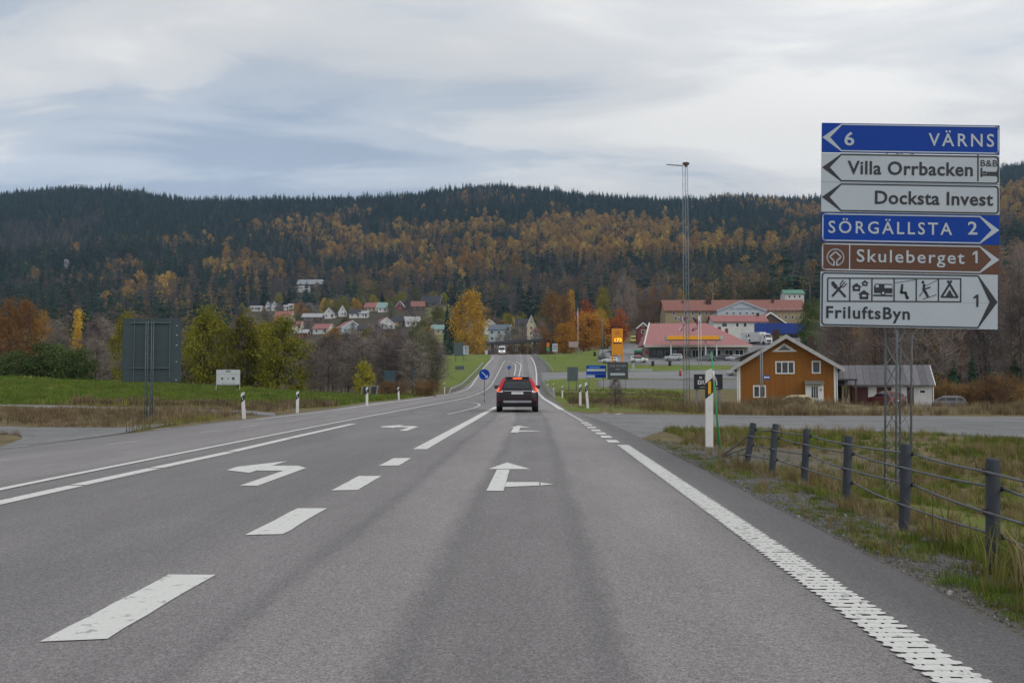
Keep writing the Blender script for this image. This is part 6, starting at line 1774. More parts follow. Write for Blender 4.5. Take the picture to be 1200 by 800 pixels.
VH = [
 ('white house with a steep left gable and dark roof on the upper slope', 310, 315.5, 354.5, 360.5, 735, WALL_WHITE, ROOF_BLUE, 'y', 0, 9, 1),
 ('white house with a steep right gable beside its twin on the upper slope', 317, 323.5, 354.5, 360.5, 735, WALL_WHITE, ROOF_BLUE, 'y', 0, 9, 1),
 ('long low white building left of the twin gables', 290, 304.5, 361.5, 363.5, 730, WALL_WHITE, ROOF_GREY, 'x', 0, 8, 4),
 ('small white house right of the twin gables', 331, 336, 359.5, 361.5, 740, WALL_WHITE, ROOF_GREY, 'x', 10, 7, 2),
 ('small white shed at the far right of the twin gables', 336.5, 342, 357.5, 359.5, 752, WALL_WHITE, ROOF_GREY, 'x', 0, 6, 1),
 ('house with broad red roof half hidden by the yellow-green willows', 321, 341, 371, 378.5, 630, WALL_CREAM, ROOF_RED, 'x', -8, 9, 3),
 ('house with pale grey roof and dark veranda above the willows', 353, 376, 370.5, 375, 625, WALL_BROWN, ROOF_GREY, 'x', 0, 9, 3),
 ('tall white gabled house above the grey-roofed veranda house', 378.5, 391, 367, 374, 640, WALL_WHITE, ROOF_DARK, 'y', 0, 9, 2),
 ('narrow white house with tower-like gable right of the tall white house', 394.5, 404, 364, 372, 650, WALL_WHITE, ROOF_GREY, 'y', 12, 8, 1),
 ('large pale barn-like house with red roof in the middle of the village', 393, 419, 375.5, 383.5, 530, WALL_PALE, ROOF_RED, 'y', 28, 12, 3),
 ('low red-roofed outbuilding left of the large pale house', 367, 387, 383.5, 389, 540, WALL_WHITE, ROOF_RED, 'x', -15, 8, 2),
 ('yellow house with bright red roof at the village top', 427, 441, 361, 366.5, 690, WALL_CREAM, ROOF_RED, 'x', -10, 8, 3),
 ('house with pale teal roof beside the bright red roof', 441, 452, 361, 367.5, 680, WALL_WHITE, ROOF_TEAL, 'x', 10, 9, 2),
 ('small dark red gabled cottage at the village top', 463.5, 473, 363, 369, 690, WALL_RED, ROOF_GREY, 'y', 0, 8, 1),
 ('white gabled house with rust-red roof above the bare thicket', 438, 458, 374.5, 382, 560, WALL_WHITE, ROOF_REDT, 'y', 25, 10, 2),
 ('house with rust-brown roof below the dark upper house', 481, 496, 361, 367, 690, WALL_BROWN, ROOF_REDT, 'x', 8, 8, 2),
 ('dark house with two roof windows and white veranda, highest on the right of the village', 494, 516, 353, 361.5, 715, WALL_BROWN, ROOF_DARK, 'x', -8, 10, 3),
 ('white house with pale roof behind the pale willow', 473, 490, 374.5, 380.5, 580, WALL_WHITE, ROOF_GREY, 'x', 14, 9, 3),
 ('pale green house right of the pale willow', 505, 524, 383, 388.5, 520, WALL_CREAM, ROOF_TEAL, 'x', -6, 9, 3),
 ('low dark barn below the large pale house', 418, 434, 386, 391, 520, WALL_BROWN, ROOF_DARK, 'x', 0, 8, 2),
 ('pale blue house with dark chimneys and slate roof left of the overpass', 573.5, 598, 380, 386, 450, WALL_PALE, ROOF_BLUE, 'x', -6, 9, 3),
 ('house with pale grey-blue gable peeping behind the tall yellow birch', 567, 580, 374, 379, 520, WALL_WHITE, ROOF_TEAL, 'y', 0, 9, 1),
 ('ochre house with dark roof behind the overpass', 604, 621, 373, 381.5, 470, WALL_OCHRE, ROOF_DARK, 'x', 0, 9, 3),
 ('cream house with steep pointed gable behind the overpass', 617.5, 627.5, 369.5, 381, 462, WALL_CREAM, ROOF_DARK, 'y', 0, 9, 1),
 ('low white house right behind the overpass railing', 623, 640, 385, 389, 430, WALL_WHITE, ROOF_REDT, 'x', 0, 8, 4),
 ('dark red shed with white gable trim behind the yellow vans', 747.5, 760.5, 378.5, 384, 330, WALL_RED, ROOF_DARK, 'y', 0, 6, 1),
 ('white cottage at the foot of the wooded slope, far left', 97, 107, 408, 411, 330, WALL_WHITE, ROOF_REDT, 'x', 0, 6, 2),
 ('low cream house with brown roof between the red roof and the grey-roofed veranda house', 342, 352, 377, 381, 590, WALL_CREAM, ROOF_REDT, 'x', 0, 8, 2),
 ('small white house with dark roof behind the large pale house', 408, 421, 366, 371, 640, WALL_WHITE, ROOF_DARK, 'x', 6, 8, 2),
 ('small ochre house above the bare thicket, right of the rust-roofed gable', 459, 472, 378, 383, 585, WALL_OCHRE, ROOF_DARK, 'x', -5, 8, 2),
 ('grey-roofed white shed below the bright red roof at the village top', 420, 430, 371, 374, 640, WALL_WHITE, ROOF_GREY, 'x', 0, 7, 1),
 ('low red cottage at the lower left of the village', 345, 359, 388, 392, 520, WALL_RED, ROOF_GREY, 'x', 0, 7, 2),
]
for a in VH: vh(*a)
# barn in the upper clearing
Yb = gnd(362, 340.5).y; k = FPX / Yb; xb = at(362, 450, Yb).x; zb = h1(xb, Yb + 6)
house('hill_barn', 'long grey-roofed barn in a clearing high on the hillside', (xb, Yb + 6, zb + .3), R(-4), 30 / k, 12, 4.2, 4.4, 'x', WALL_BROWN, mat('barn_roof_pale', (.25, .26, .275, 1), .6), [('f', -6, 2, 2.2, 1.4, 3), ('f', 6, 2, 2.2, 1.4, 3)], ov=.6, th=.3, z0=-6, cat='barn', barge=FRAMEW)
house('barn_annex', 'low white annex below the long grey-roofed hillside barn', (at(353, 450, Yb - 8).x, Yb - 6, zb - 1.2), 0, 16 / k, 6, 1.8, 1.4, 'x', WALL_WHITE, ROOF_GREY, [('f', 0, .8, 1.2, 1, 1)], ov=.4, th=.25, z0=-8, cat='barn')
Yw = 960.0
xw = at(74.8, 450, Yw).x; zw = h1(xw, Yw)
wt = thing('hill_hut', 'tiny white pointed hut among dark spruces on the far left hillside', 'hut', (xw, Yw, zw))
MB().prism_y([(-2.4, -3), (2.4, -3), (2.4, 2.5), (.8, 7.5), (-.4, 8.2), (-2.4, 3)], -2.4, 2.4).build('wall', WALL_WHITE, wt)
MB().prism_y([(2.42, 2.5), (2.8, 2.2), (.8, 8.1), (-.4, 8.7), (-.4, 8.25), (.8, 7.6)], -2.6, 2.6).build('roof', ROOF_GREY, wt)
# ------------------------------------------------------------------ vegetation
BARK = mat('bark_grey_brown', (.065, .052, .042, 1), .9, var=.25, scale=4, bump=.4, bscale=15)
BARK_BIRCH = mat('bark_birch', (.30, .28, .25, 1), .85, var=.4, scale=5, streak=False)
L_WILLOW = leaf_mat('leaves_willow', [(0.13, 0.135, 0.014, 1), (0.26, 0.235, 0.022, 1), (0.38, 0.31, 0.035, 1)], .25, .01)
L_WILLOW_G = leaf_mat('leaves_willow_green', [(0.11, 0.125, 0.014, 1), (0.22, 0.215, 0.022, 1), (0.34, 0.3, 0.036, 1)], .25, .01)
L_GOLD = leaf_mat('leaves_gold', [(0.3, 0.18, 0.02, 1), (0.48, 0.29, 0.035, 1), (0.6, 0.4, 0.06, 1)], .3, .008)
L_ORANGE = leaf_mat('leaves_orange', [(0.28, 0.13, 0.015, 1), (0.46, 0.21, 0.025, 1), (0.55, 0.28, 0.035, 1)], .3, .008)
L_RED = leaf_mat('leaves_red_orange', [(0.26, 0.06, 0.014, 1), (0.42, 0.12, 0.02, 1), (0.5, 0.17, 0.025, 1)], .3, .008)
L_RUST = leaf_mat('leaves_rust_sparse', [(0.15, 0.1, 0.055, 1), (0.24, 0.145, 0.06, 1), (0.35, 0.205, 0.07, 1)], .25, .01)
L_COPPER = leaf_mat('leaves_copper', [(.22, .12, .04, 1), (.34, .185, .05, 1), (.46, .26, .06, 1)], .3, .01)
L_DGREEN = leaf_mat('leaves_dark_green', [(0.03, 0.055, 0.018, 1), (0.06, 0.09, 0.026, 1), (0.1, 0.125, 0.035, 1)], .15)
L_GREEN = leaf_mat('leaves_green', [(0.049, 0.077, 0.021, 1), (0.091, 0.126, 0.028, 1), (0.140, 0.168, 0.042, 1)], .2)
L_PALE = leaf_mat('leaves_pale_grey_green', [(0.098, 0.104, 0.058, 1), (0.156, 0.163, 0.091, 1), (0.221, 0.221, 0.130, 1)], .2)
L_NEEDLE = leaf_mat('needles_spruce', [(0.01, 0.024, 0.012, 1), (0.022, 0.047, 0.024, 1), (0.04, 0.07, 0.034, 1)], .0, .015, .6)
TWIG = leaf_mat('twigs_bare', [(0.14, 0.122, 0.112, 1), (0.215, 0.182, 0.16, 1), (0.3, 0.255, 0.215, 1)], .0, .01, .5)
TWIG_PURPLE = leaf_mat('twigs_purple', [(0.13, 0.106, 0.106, 1), (0.2, 0.16, 0.155, 1), (0.285, 0.225, 0.2, 1)], .0, .01, .5)

def np_tubes(segs, n=5):
    """segments (p0, p1, r0, r1) as open tubes in one array pair"""
    V, F, o = [], [], 0
    for p0, p1, r0, r1 in segs:
        p0, p1 = np.array(p0, float), np.array(p1, float)
        d = p1 - p0; d /= np.linalg.norm(d) + 1e-9
        a = np.cross(d, (0, 0, 1.0) if abs(d[2]) < .9 else (1.0, 0, 0)); a /= np.linalg.norm(a); b = np.cross(d, a)
        for p, r in ((p0, r0), (p1, r1)):
            for k in range(n):
                t = 2 * math.pi * k / n; V.append(p + a * r * math.cos(t) + b * r * math.sin(t))
        for k in range(n): F.append((o + k, o + (k + 1) % n, o + n + (k + 1) % n, o + n + k))
        o += 2 * n
    return np.array(V), np.array(F)
def leaf_cards(C, size, rs, droop=.0, aspect=.7):
    """one bent-free quad per centre, random orientation"""
    n = len(C)
    a = rs.normal(size=(n, 3)); a[:, 2] -= droop; a /= np.linalg.norm(a, axis=1)[:, None]
    b = rs.normal(size=(n, 3)); b -= (b * a).sum(1)[:, None] * a; b /= np.linalg.norm(b, axis=1)[:, None]
    s = size * rs.uniform(.6, 1.35, n)[:, None]
    p = [C - a * s * .5, C + b * s * aspect * .5, C + a * s * .5, C - b * s * aspect * .5]
    V = np.stack(p, 1).reshape(-1, 3)
    return V, np.arange(n * 4).reshape(-1, 4)
def envelope(shape, t):
    """crown radius (0..1) at relative crown height t"""
    if shape == 'round': return math.sqrt(max(0, 1 - (2 * t - .9) ** 2 / 1.25)) if t < 1 else 0
    if shape == 'cone': return (1 - t) ** .75 * (.55 + .45 * min(1, t * 5))
    if shape == 'oval': return math.sin(math.pi * min(1, max(0, .08 + .92 * t)) ** .85) ** .7
    if shape == 'broad': return (1 - max(0, t - .35) ** 1.6 / .65 ** 1.6 * .85) * min(1, .75 + t)
    return 1
def tree_mesh(seed, h, rad, shape='round', base=.2, clumps=60, leaves=3500, leaf=.30, spread=.55, trunk_r=.16, droop=0.0, twigs=0, leafmat=L_GOLD, bark=BARK, stems=1, lean=.3):
    rs = np.random.RandomState(seed)
    segs = []
    tops = []
    for s in range(stems):
        off = rs.uniform(-.25, .25, 2) * rad * (stems > 1)
        p = np.array([off[0], off[1], -.4]); n = 7; pts = [p]
        drift = rs.uniform(-1, 1, 2) * lean * rad * .15 + off * .4
        for i in range(1, n + 1):
            q = np.array([off[0] + drift[0] * i / n * 2 + rs.normal() * .06 * rad * .3, off[1] + drift[1] * i / n * 2 + rs.normal() * .06 * rad * .3, h * .93 * i / n])
            pts.append(q)
        tr = trunk_r / math.sqrt(stems)
        for i in range(n): segs.append((pts[i], pts[i + 1], tr * (1 - i / n * .9), tr * (1 - (i + 1) / n * .9)))
        tops.append(np.array(pts))
    C = []
    lump = rs.uniform(.70, 1.15, 16)
    for i in range(clumps):
        t = rs.beta(1.15, 1.25)
        z = h * (base + (1 - base) * t)
        a = rs.uniform(0, 2 * math.pi)
        r = rad * envelope(shape, t) * (rs.uniform(.25, 1) ** .55) * lump[int(a / (2 * math.pi) * 8) % 8] * lump[8 + int(t * 7.9)]
        C.append((r * math.cos(a), r * math.sin(a), z))
    C = np.array(C)
    for c in C:
        P = tops[rs.randint(stems)]
        zz = max(.12 * h, c[2] - (.12 + .5 * rs.random()) * math.hypot(c[0], c[1]) * (1.3 if shape != 'cone' else .7))
        zz = min(zz, h * .9)
        p0 = np.array([np.interp(zz, P[:, 2], P[:, 0]), np.interp(zz, P[:, 2], P[:, 1]), zz])
        m_ = (p0 + c) / 2 + np.array([0, 0, .08 * rad * (1 if droop <= 0 else 1.6)])
        r0 = trunk_r * .33 * (1 - zz / h * .6)
        segs += [(p0, m_, r0, r0 * .6), (m_, c, r0 * .6, r0 * .15)]
    tv, tf = np_tubes(segs, 5)
    trunk = np_mesh('trunk', tv, tf, bark, True)
    V, F = np.zeros((0, 3)), np.zeros((0, 4), int)
    if leaves:
        idx = rs.randint(0, len(C), leaves)
        w = rs.uniform(.6, 1.3, len(C))[idx]
        pos = C[idx] + rs.normal(size=(leaves, 3)) * np.array([spread, spread, spread * .75]) * w[:, None] * .6
        if droop: pos[:, 2] -= np.abs(rs.normal(size=leaves)) * droop
        V, F = leaf_cards(pos, leaf, rs, droop * .6)
    if twigs:
        n = clumps * twigs
        idx = np.repeat(np.arange(len(C)), twigs)
        st = C[idx] + rs.normal(size=(n, 3)) * .25 * spread
        out = C[idx] * np.array([1, 1, 0]); out /= np.linalg.norm(out, axis=1)[:, None] + 1e-6
        d = rs.normal(size=(n, 3)) * .8 + out * .7 + np.array([0, 0, .7 - droop]); d /= np.linalg.norm(d, axis=1)[:, None]
        L_ = rs.uniform(.5, 1.6, n)[:, None] * spread * 1.3
        sd = np.cross(d, rs.normal(size=(n, 3))); sd /= np.linalg.norm(sd, axis=1)[:, None]
        wd = rs.uniform(.014, .034, n)[:, None]
        tv_ = np.stack([st - sd * wd, st + sd * wd, st + d * L_ + sd * wd * .3, st + d * L_ - sd * wd * .3], 1).reshape(-1, 3)
        tf_ = np.arange(n * 4).reshape(-1, 4)
        F = np.concatenate([F, tf_ + len(V)]); V = np.concatenate([V, tv_])
    crown = np_mesh('crown', V, F, leafmat)
    return trunk, crown
def spruce_mesh(seed, h, rad, tiers=16, per=9, trunk_r=.16, detail=True):
    rs = np.random.RandomState(seed)
    V, F = [], []
    for i in range(tiers):
        t = (i + rs.uniform(-.2, .2)) / tiers
        z = h * (.06 + .92 * t)
        R_ = rad * (1 - t) ** .85 * rs.uniform(.8, 1.15) + .12
        for k in range(per):
            a = 2 * math.pi * (k + rs.uniform(-.35, .35)) / per + i * .7
            r = R_ * rs.uniform(.65, 1.2); dz = -r * rs.uniform(.25, .55)
            w = r * rs.uniform(.25, .42) + .05
            ca, sa = math.cos(a), math.sin(a)
            o = len(V)
            V += [(0, 0, z + .05 * h / tiers), (ca * r * .55 - sa * w * .6, sa * r * .55 + ca * w * .6, z + dz * .62), (ca * r, sa * r, z + dz), (ca * r * .55 + sa * w * .6, sa * r * .55 - ca * w * .6, z + dz * .62)]
            F.append((o, o + 1, o + 2, o + 3))
            if detail:      # hanging side sprays
                for q in (.45, .75):
                    o = len(V); x, y, zz = ca * r * q, sa * r * q, z + dz * q
                    ww = w * .9
                    V += [(x - sa * ww, y + ca * ww, zz - ww * .7), (x, y, zz + .02), (x + sa * ww, y - ca * ww, zz - ww * .7), (x + ca * ww * .3, y + sa * ww * .3, zz - ww * 1.0)]
                    F.append((o, o + 1, o + 2, o + 3))
    V += [(-.05, 0, h * .95), (.05, 0, h * .95), (.0, 0, h * 1.03), (0, .03, h)]
    F.append((len(V) - 4, len(V) - 3, len(V) - 2, len(V) - 1))
    tv, tf = np_tubes([((0, 0, -.4), (0, 0, h * .97), trunk_r, .02)], 6)
    return np_mesh('trunk', tv, tf, BARK, True), np_mesh('crown', np.array(V), np.array(F), L_NEEDLE)

T = {}
def proto(kind, meshes, h, rad): T[kind] = T.get(kind, []) + [(meshes, h, rad)]
for s in range(3): proto('willow', tree_mesh(10 + s, 10, 3.6, 'broad', .06, 90, 7000, .30, 1.0, .2, .15, leafmat=L_WILLOW, stems=3), 10, 3.6)
for s in range(2): proto('willow_green', tree_mesh(20 + s, 10, 3.9, 'broad', .05, 90, 7500, .30, 1.0, .2, .15, leafmat=L_WILLOW_G, stems=3), 10, 3.9)
for s in range(2): proto('gold_birch', tree_mesh(30 + s, 16, 4.0, 'oval', .12, 90, 7000, .36, 1.1, .2, .9, leafmat=L_GOLD, bark=BARK_BIRCH), 16, 4.0)
for s in range(1): proto('gold_spire', tree_mesh(36 + s, 13, 1.7, 'cone', .12, 55, 3600, .32, .6, .14, .4, leafmat=L_GOLD, bark=BARK_BIRCH), 13, 1.7)
for s in range(2): proto('orange_round', tree_mesh(40 + s, 11, 4.6, 'round', .08, 90, 6500, .40, 1.2, .22, .2, leafmat=L_ORANGE), 11, 4.6)
for s in range(1): proto('red_round', tree_mesh(45 + s, 9, 3.4, 'round', .12, 60, 4000, .38, 1.0, .2, .1, leafmat=L_RED), 9, 3.4)
for s in range(3): proto('rust_birch', tree_mesh(50 + s, 15, 3.2, 'oval', .15, 80, 3000, .27, 1.0, .17, .3, twigs=12, leafmat=L_RUST, bark=BARK), 15, 3.2)
for s in range(2): proto('copper_birch', tree_mesh(55 + s, 14, 3.4, 'oval', .08, 90, 5200, .30, 1.1, .17, .3, twigs=8, leafmat=L_COPPER, bark=BARK), 14, 3.4)
for s in range(4): proto('bare', tree_mesh(60 + s, 14, 3.2, 'oval', .12, 95, 0, .3, 1.1, .15, -.1, twigs=26, leafmat=TWIG, stems=1 + s % 3), 14, 3.2)
for s in range(3): proto('bare_purple', tree_mesh(70 + s, 14, 3.4, 'oval', .08, 95, 0, .3, 1.1, .14, -.1, twigs=28, leafmat=TWIG_PURPLE, stems=2), 14, 3.4)
for s in range(2): proto('pale_willow', tree_mesh(80 + s, 10, 2.8, 'oval', .06, 80, 2600, .22, .9, .15, .2, twigs=12, leafmat=L_PALE, stems=3), 10, 2.8)
for s in range(2): proto('spruce', spruce_mesh(90 + s, 16, 3.0, 22, 11), 16, 3.0)
for s in range(2): proto('dark_bush', tree_mesh(100 + s, 4, 2.6, 'round', .0, 60, 4200, .24, .75, .08, 0, leafmat=L_DGREEN, stems=4), 4, 2.6)
for s in range(2): proto('green_tree', tree_mesh(105 + s, 9, 2.8, 'oval', .06, 70, 5000, .30, .9, .15, .1, leafmat=L_GREEN, stems=2), 9, 2.8)
for s in range(1): proto('yellow_shrub', tree_mesh(110 + s, 4, 1.5, 'oval', .05, 40, 2600, .20, .5, .07, .1, leafmat=L_WILLOW, stems=3), 4, 1.5)
for s in range(2): proto('rust_shrub', tree_mesh(115 + s, 3, 1.6, 'round', .0, 40, 900, .17, .6, .05, 0, twigs=14, leafmat=L_RUST, stems=4), 3, 1.6)
NAMES = {'willow': 'willow_tree', 'willow_green': 'willow_tree', 'gold_birch': 'birch_tree', 'gold_spire': 'birch_tree', 'orange_round': 'maple_tree', 'red_round': 'maple_tree', 'rust_birch': 'birch_tree', 'copper_birch': 'birch_tree', 'bare': 'bare_tree',
         'bare_purple': 'bare_tree', 'pale_willow': 'pale_willow_tree', 'spruce': 'spruce_tree', 'dark_bush': 'bush', 'green_tree': 'broadleaf_tree', 'yellow_shrub': 'shrub', 'rust_shrub': 'shrub'}
tcount = {}
def tree(kind, u, Y, vtop=None, label='', hgt=None, wpx=None, group=None, x=None):
    p = onground(u, Y) if x is None else Vector((x, Y, h1(x, Y)))
    (me, h0, r0) = T[kind][tcount.get(kind, 0) % len(T[kind])]
    tcount[kind] = tcount.get(kind, 0) + 1
    hh = hgt if hgt else max(1.5, CAM_H + (450 - vtop) * Y / FPX - p.z)
    sz = hh / h0
    sx = sz if not wpx else (wpx * Y / FPX / 2) / r0
    nm = NAMES[kind]
    t = thing(nm, label, 'shrub' if 'shrub' in kind else ('bush' if 'bush' in kind else 'tree'), p, rnd.uniform(0, 6.28), group)
    t.scale = (sx, sx, sz)
    link('trunk', me[0], t); link('crown', me[1], t)
    return t
# left side, beyond the field
tree('willow_green', 243, 122, 357, 'tall yellow-green willow right of the large sign back', wpx=62)
tree('willow', 284, 120, 371, 'yellowish willow between two greener willows above the white board', wpx=54)
tree('willow_green', 333, 118, 373, 'broad green willow, rightmost of the willow group', wpx=70)
tree('willow_green', 228, 135, 378, 'dark willow in the shade behind the tall yellow-green willow', wpx=50)
tree('willow', 306, 128, 377, 'yellow-green willow filling the gap behind the broad one', wpx=48)
tree('willow', 146, 128, 366, 'golden-green tree half hidden behind the large sign back', wpx=36)
tree('bare', 200, 132, 380, 'bare tree rising behind the large sign back', wpx=42)
tree('bare_purple', 170, 136, 384, 'dark bare tree hidden behind the large sign back', wpx=46)
for i, (u, vt, w) in enumerate(((-14, 352, 34), (10, 349, 36), (31, 352, 34), (49, 364, 26))):
    tree('copper_birch', u, 150, vt, ['rust-orange birch cut by the left picture edge', 'tallest rust-orange birch at the far left', 'rust-orange birch, second from the right of the far left group', 'lower rust birch at the right of the far left group'][i], wpx=w, group='rust birches far left')
tree('gold_spire', 90, 150, 357, 'slender bright orange-yellow birch standing alone on the left', wpx=19)
for i, (u, vt, w) in enumerate(((18, 412, 50), (48, 405, 50), (72, 404, 44), (97, 412, 40))):
    tree('dark_bush', u, 104, vt, 'dark green bush in the hedge beyond the left field', wpx=w, group='dark green hedge bushes on the left')
for i, (u, vt) in enumerate(((64, 378), (108, 382), (122, 376), (134, 384), (112, 398), (186, 396), (213, 400), (-30, 390), (70, 396))):
    tree('bare_purple' if i % 2 else 'bare', u, 140 + 6 * (i % 4), vt, 'bare tree in the wood edge left of the willows', wpx=40, group='bare trees of the left wood edge')
for i in range(20):
    u = 364 + 7.6 * i + rnd.uniform(-3, 3)
    tree('bare_purple' if rnd.random() < .5 else 'bare', u, rnd.uniform(118, 175), 396 + 7 * math.sin(i * 1.7) + (4 if u < 400 else 0), 'bare grey-brown tree of the thicket left of the road', wpx=rnd.uniform(36, 50), group='bare thicket left of the road')
tree('pale_willow', 487, 128, 376, 'pale grey-green willow left of its companion at the thicket edge', wpx=38)
tree('pale_willow', 504, 140, 384, 'pale grey-green willow at the right end of the thicket', wpx=30)
tree('rust_birch', 463, 150, 388, 'thin rust-leaved tree standing in the bare thicket', wpx=14)
tree('bare_purple', 722, 58, 458, 'small bare bush on the verge below the dark advertising board', wpx=20)
tree('yellow_shrub', 428, 104, 423, 'round yellow shrub at the foot of the bare thicket', wpx=25)
for u, lab in ((452, 'low rust-brown shrub below the bluish sign back'), (468, 'low rust-brown shrub beside the far marker post'), (494, 'low rust-brown shrub at the right end of the thicket'), (507, 'low rust shrub by the left guard rail')):
    tree('rust_shrub', u, 98, 448, lab, wpx=20)
# middle
tree('spruce', 524, 395, 347, 'dark pointed spruce left of the tall golden birch', wpx=17)
tree('spruce', 531, 402, 352, 'second dark spruce touching the tall golden birch', wpx=14)
tree('gold_birch', 549, 330, 339, 'tall golden birch with a broad drooping crown left of the overpass', wpx=50)
tree('gold_birch', 557, 338, 362, 'lower golden birch leaning out right of the tall one', wpx=24)
tree('yellow_shrub', 538, 320, 396, 'small yellow-green shrub at the foot of the golden birch', wpx=14)
for i, (u, Y, vt) in enumerate(((603, 385, 384), (612, 395, 378), (596, 400, 384), (636, 380, 380), (645, 372, 372), (586, 372, 392), (628, 392, 386), (655, 365, 362))):
    tree('bare', u, Y, vt, 'bare brown tree behind the overpass railing', wpx=16, group='bare trees behind the overpass')
for i, (u, Y, vt) in enumerate(((562, 372, 404), (570, 378, 402), (583, 380, 403), (597, 384, 402), (611, 382, 401), (620, 380, 403), (634, 376, 400), (641, 372, 398))):
    tree('rust_shrub', u, Y, vt, 'brown shrub seen under the overpass deck', wpx=14, group='brown shrubs under the overpass')
tree('copper_birch', 647, 330, 343, 'tall brown-gold birch, leftmost of the autumn trees right of the road', wpx=34)
tree('copper_birch', 662, 336, 346, 'brown-gold birch behind the round orange tree', wpx=30)
tree('gold_spire', 670, 350, 336, 'narrow yellow birch rising above the orange trees', wpx=15)
tree('orange_round', 690, 305, 366, 'broad round golden-orange maple behind the pennant pole', wpx=50)
tree('orange_round', 664, 300, 380, 'low orange maple left of the pennant pole', wpx=34)
tree('red_round', 684, 345, 354, 'red-orange maple peeping over the broad golden one', wpx=30)
tree('gold_birch', 704, 335, 361, 'yellow maple-like tree between the golden and the red-orange one', wpx=26)
tree('red_round', 724.5, 318, 364, 'vivid red-orange maple just above the price tower', wpx=27)
tree('orange_round', 712, 322, 380, 'low orange tree behind the price tower', wpx=26)
tree('spruce', 707, 290, 382, 'small dark spruce left of the price tower', wpx=7)
for i in range(14):
    u = 730 + 5.4 * i + rnd.uniform(-2, 2)
    tree(('bare', 'rust_birch', 'bare_purple')[i % 3], u, rnd.uniform(385, 430), 326 + rnd.uniform(-3, 18), 'tall brown tree in the row above the station roof', wpx=rnd.uniform(15, 22), group='tall brown trees above the station')
tree('gold_birch', 797, 430, 338, 'small yellow tree above the left end of the long beige building', wpx=12)
tree('willow', 707, 430, 338, 'olive-yellow tree on the slope above the red-orange maple', wpx=24)
# hotel yard, right
tree('green_tree', 947, 268, 353, 'green leafy tree right of the blue trailer', wpx=24)
tree('green_tree', 957, 262, 352, 'taller green leafy tree next to the sign edge', wpx=24)
tree('green_tree', 968, 270, 360, 'green leafy tree partly behind the big sign', wpx=24)
for i, (u, Y, vt) in enumerate(((968, 190, 386), (978, 180, 380), (990, 175, 388), (1002, 150, 384), (1012, 145, 392), (1024, 142, 398))):
    tree('rust_shrub' if i % 2 else 'bare', u, Y, vt, 'brown thin shrub on the bank behind the garage roof', wpx=26, group='brown shrubs behind the garage')
tree('rust_birch', 1014, 150, 384, 'yellow-brown birch under the lower left corner of the big sign', wpx=34)
for i in range(34):
    u = 985 + 8.2 * i + rnd.uniform(-4, 4)
    Y = rnd.uniform(118, 200)
    vt = (300 if u > 1090 else 330) + rnd.uniform(-15, 30)
    tree(('bare_purple', 'bare', 'bare_purple', 'rust_birch')[i % 4], u, Y, vt, 'tall tree of the bare wood on the right behind the garage', wpx=rnd.uniform(44, 70), group='bare wood behind the garage')
for i, (u, Y, vt) in enumerate(((1118, 115, 418), (1140, 120, 410), (1160, 116, 424), (1098, 118, 430), (1190, 120, 412))):
    tree('spruce', u, Y, vt, 'young dark spruce at the right wood edge', wpx=26, group='young spruces at the right wood edge')
for i in range(12):
    u = 1096 + 10 * i; tree('rust_shrub', u, rnd.uniform(84, 100), 446 + rnd.uniform(-4, 8), 'brown shrub along the foot of the right wood', wpx=30, group='brown shrubs along the right wood')
# village gardens
VK = ['bare', 'bare_purple', 'willow', 'rust_birch', 'pale_willow', 'spruce', 'willow_green', 'bare', 'bare_purple', 'willow_green', 'bare', 'gold_birch']
VL = {'bare': 'small bare tree in a village garden', 'bare_purple': 'small dark bare tree in a village garden', 'willow': 'small yellow-green tree in a village garden', 'rust_birch': 'small rust-brown tree in a village garden', 'gold_birch': 'small golden tree in a village garden',
      'pale_willow': 'small pale green tree in a village garden', 'spruce': 'small dark spruce in a village garden', 'willow_green': 'small green tree in a village garden'}
houses_px = [((a[1] + a[2]) / 2, a[5], (a[2] - a[1])) for a in VH]
nv = 0
while nv < 150:
    u = rnd.uniform(276, 640); Y = rnd.uniform(400, 790)
    if u > 520 and Y > 600: continue
    if u < 350 and Y < 560 and rnd.random() < .6: continue
    # keep the street side of the houses open
    bad = False
    for hu, hy, hw in houses_px:
        if abs(u - hu) < hw * .62 + 2 and hy - 75 < Y < hy + 12: bad = True
    if bad: continue
    k_ = rnd.choice(VK)
    tree(k_, u, Y, None, VL[k_], hgt=rnd.uniform(5.5, 12), wpx=rnd.uniform(5.5, 9.5) * FPX / Y, group='trees of the village gardens')
    nv += 1

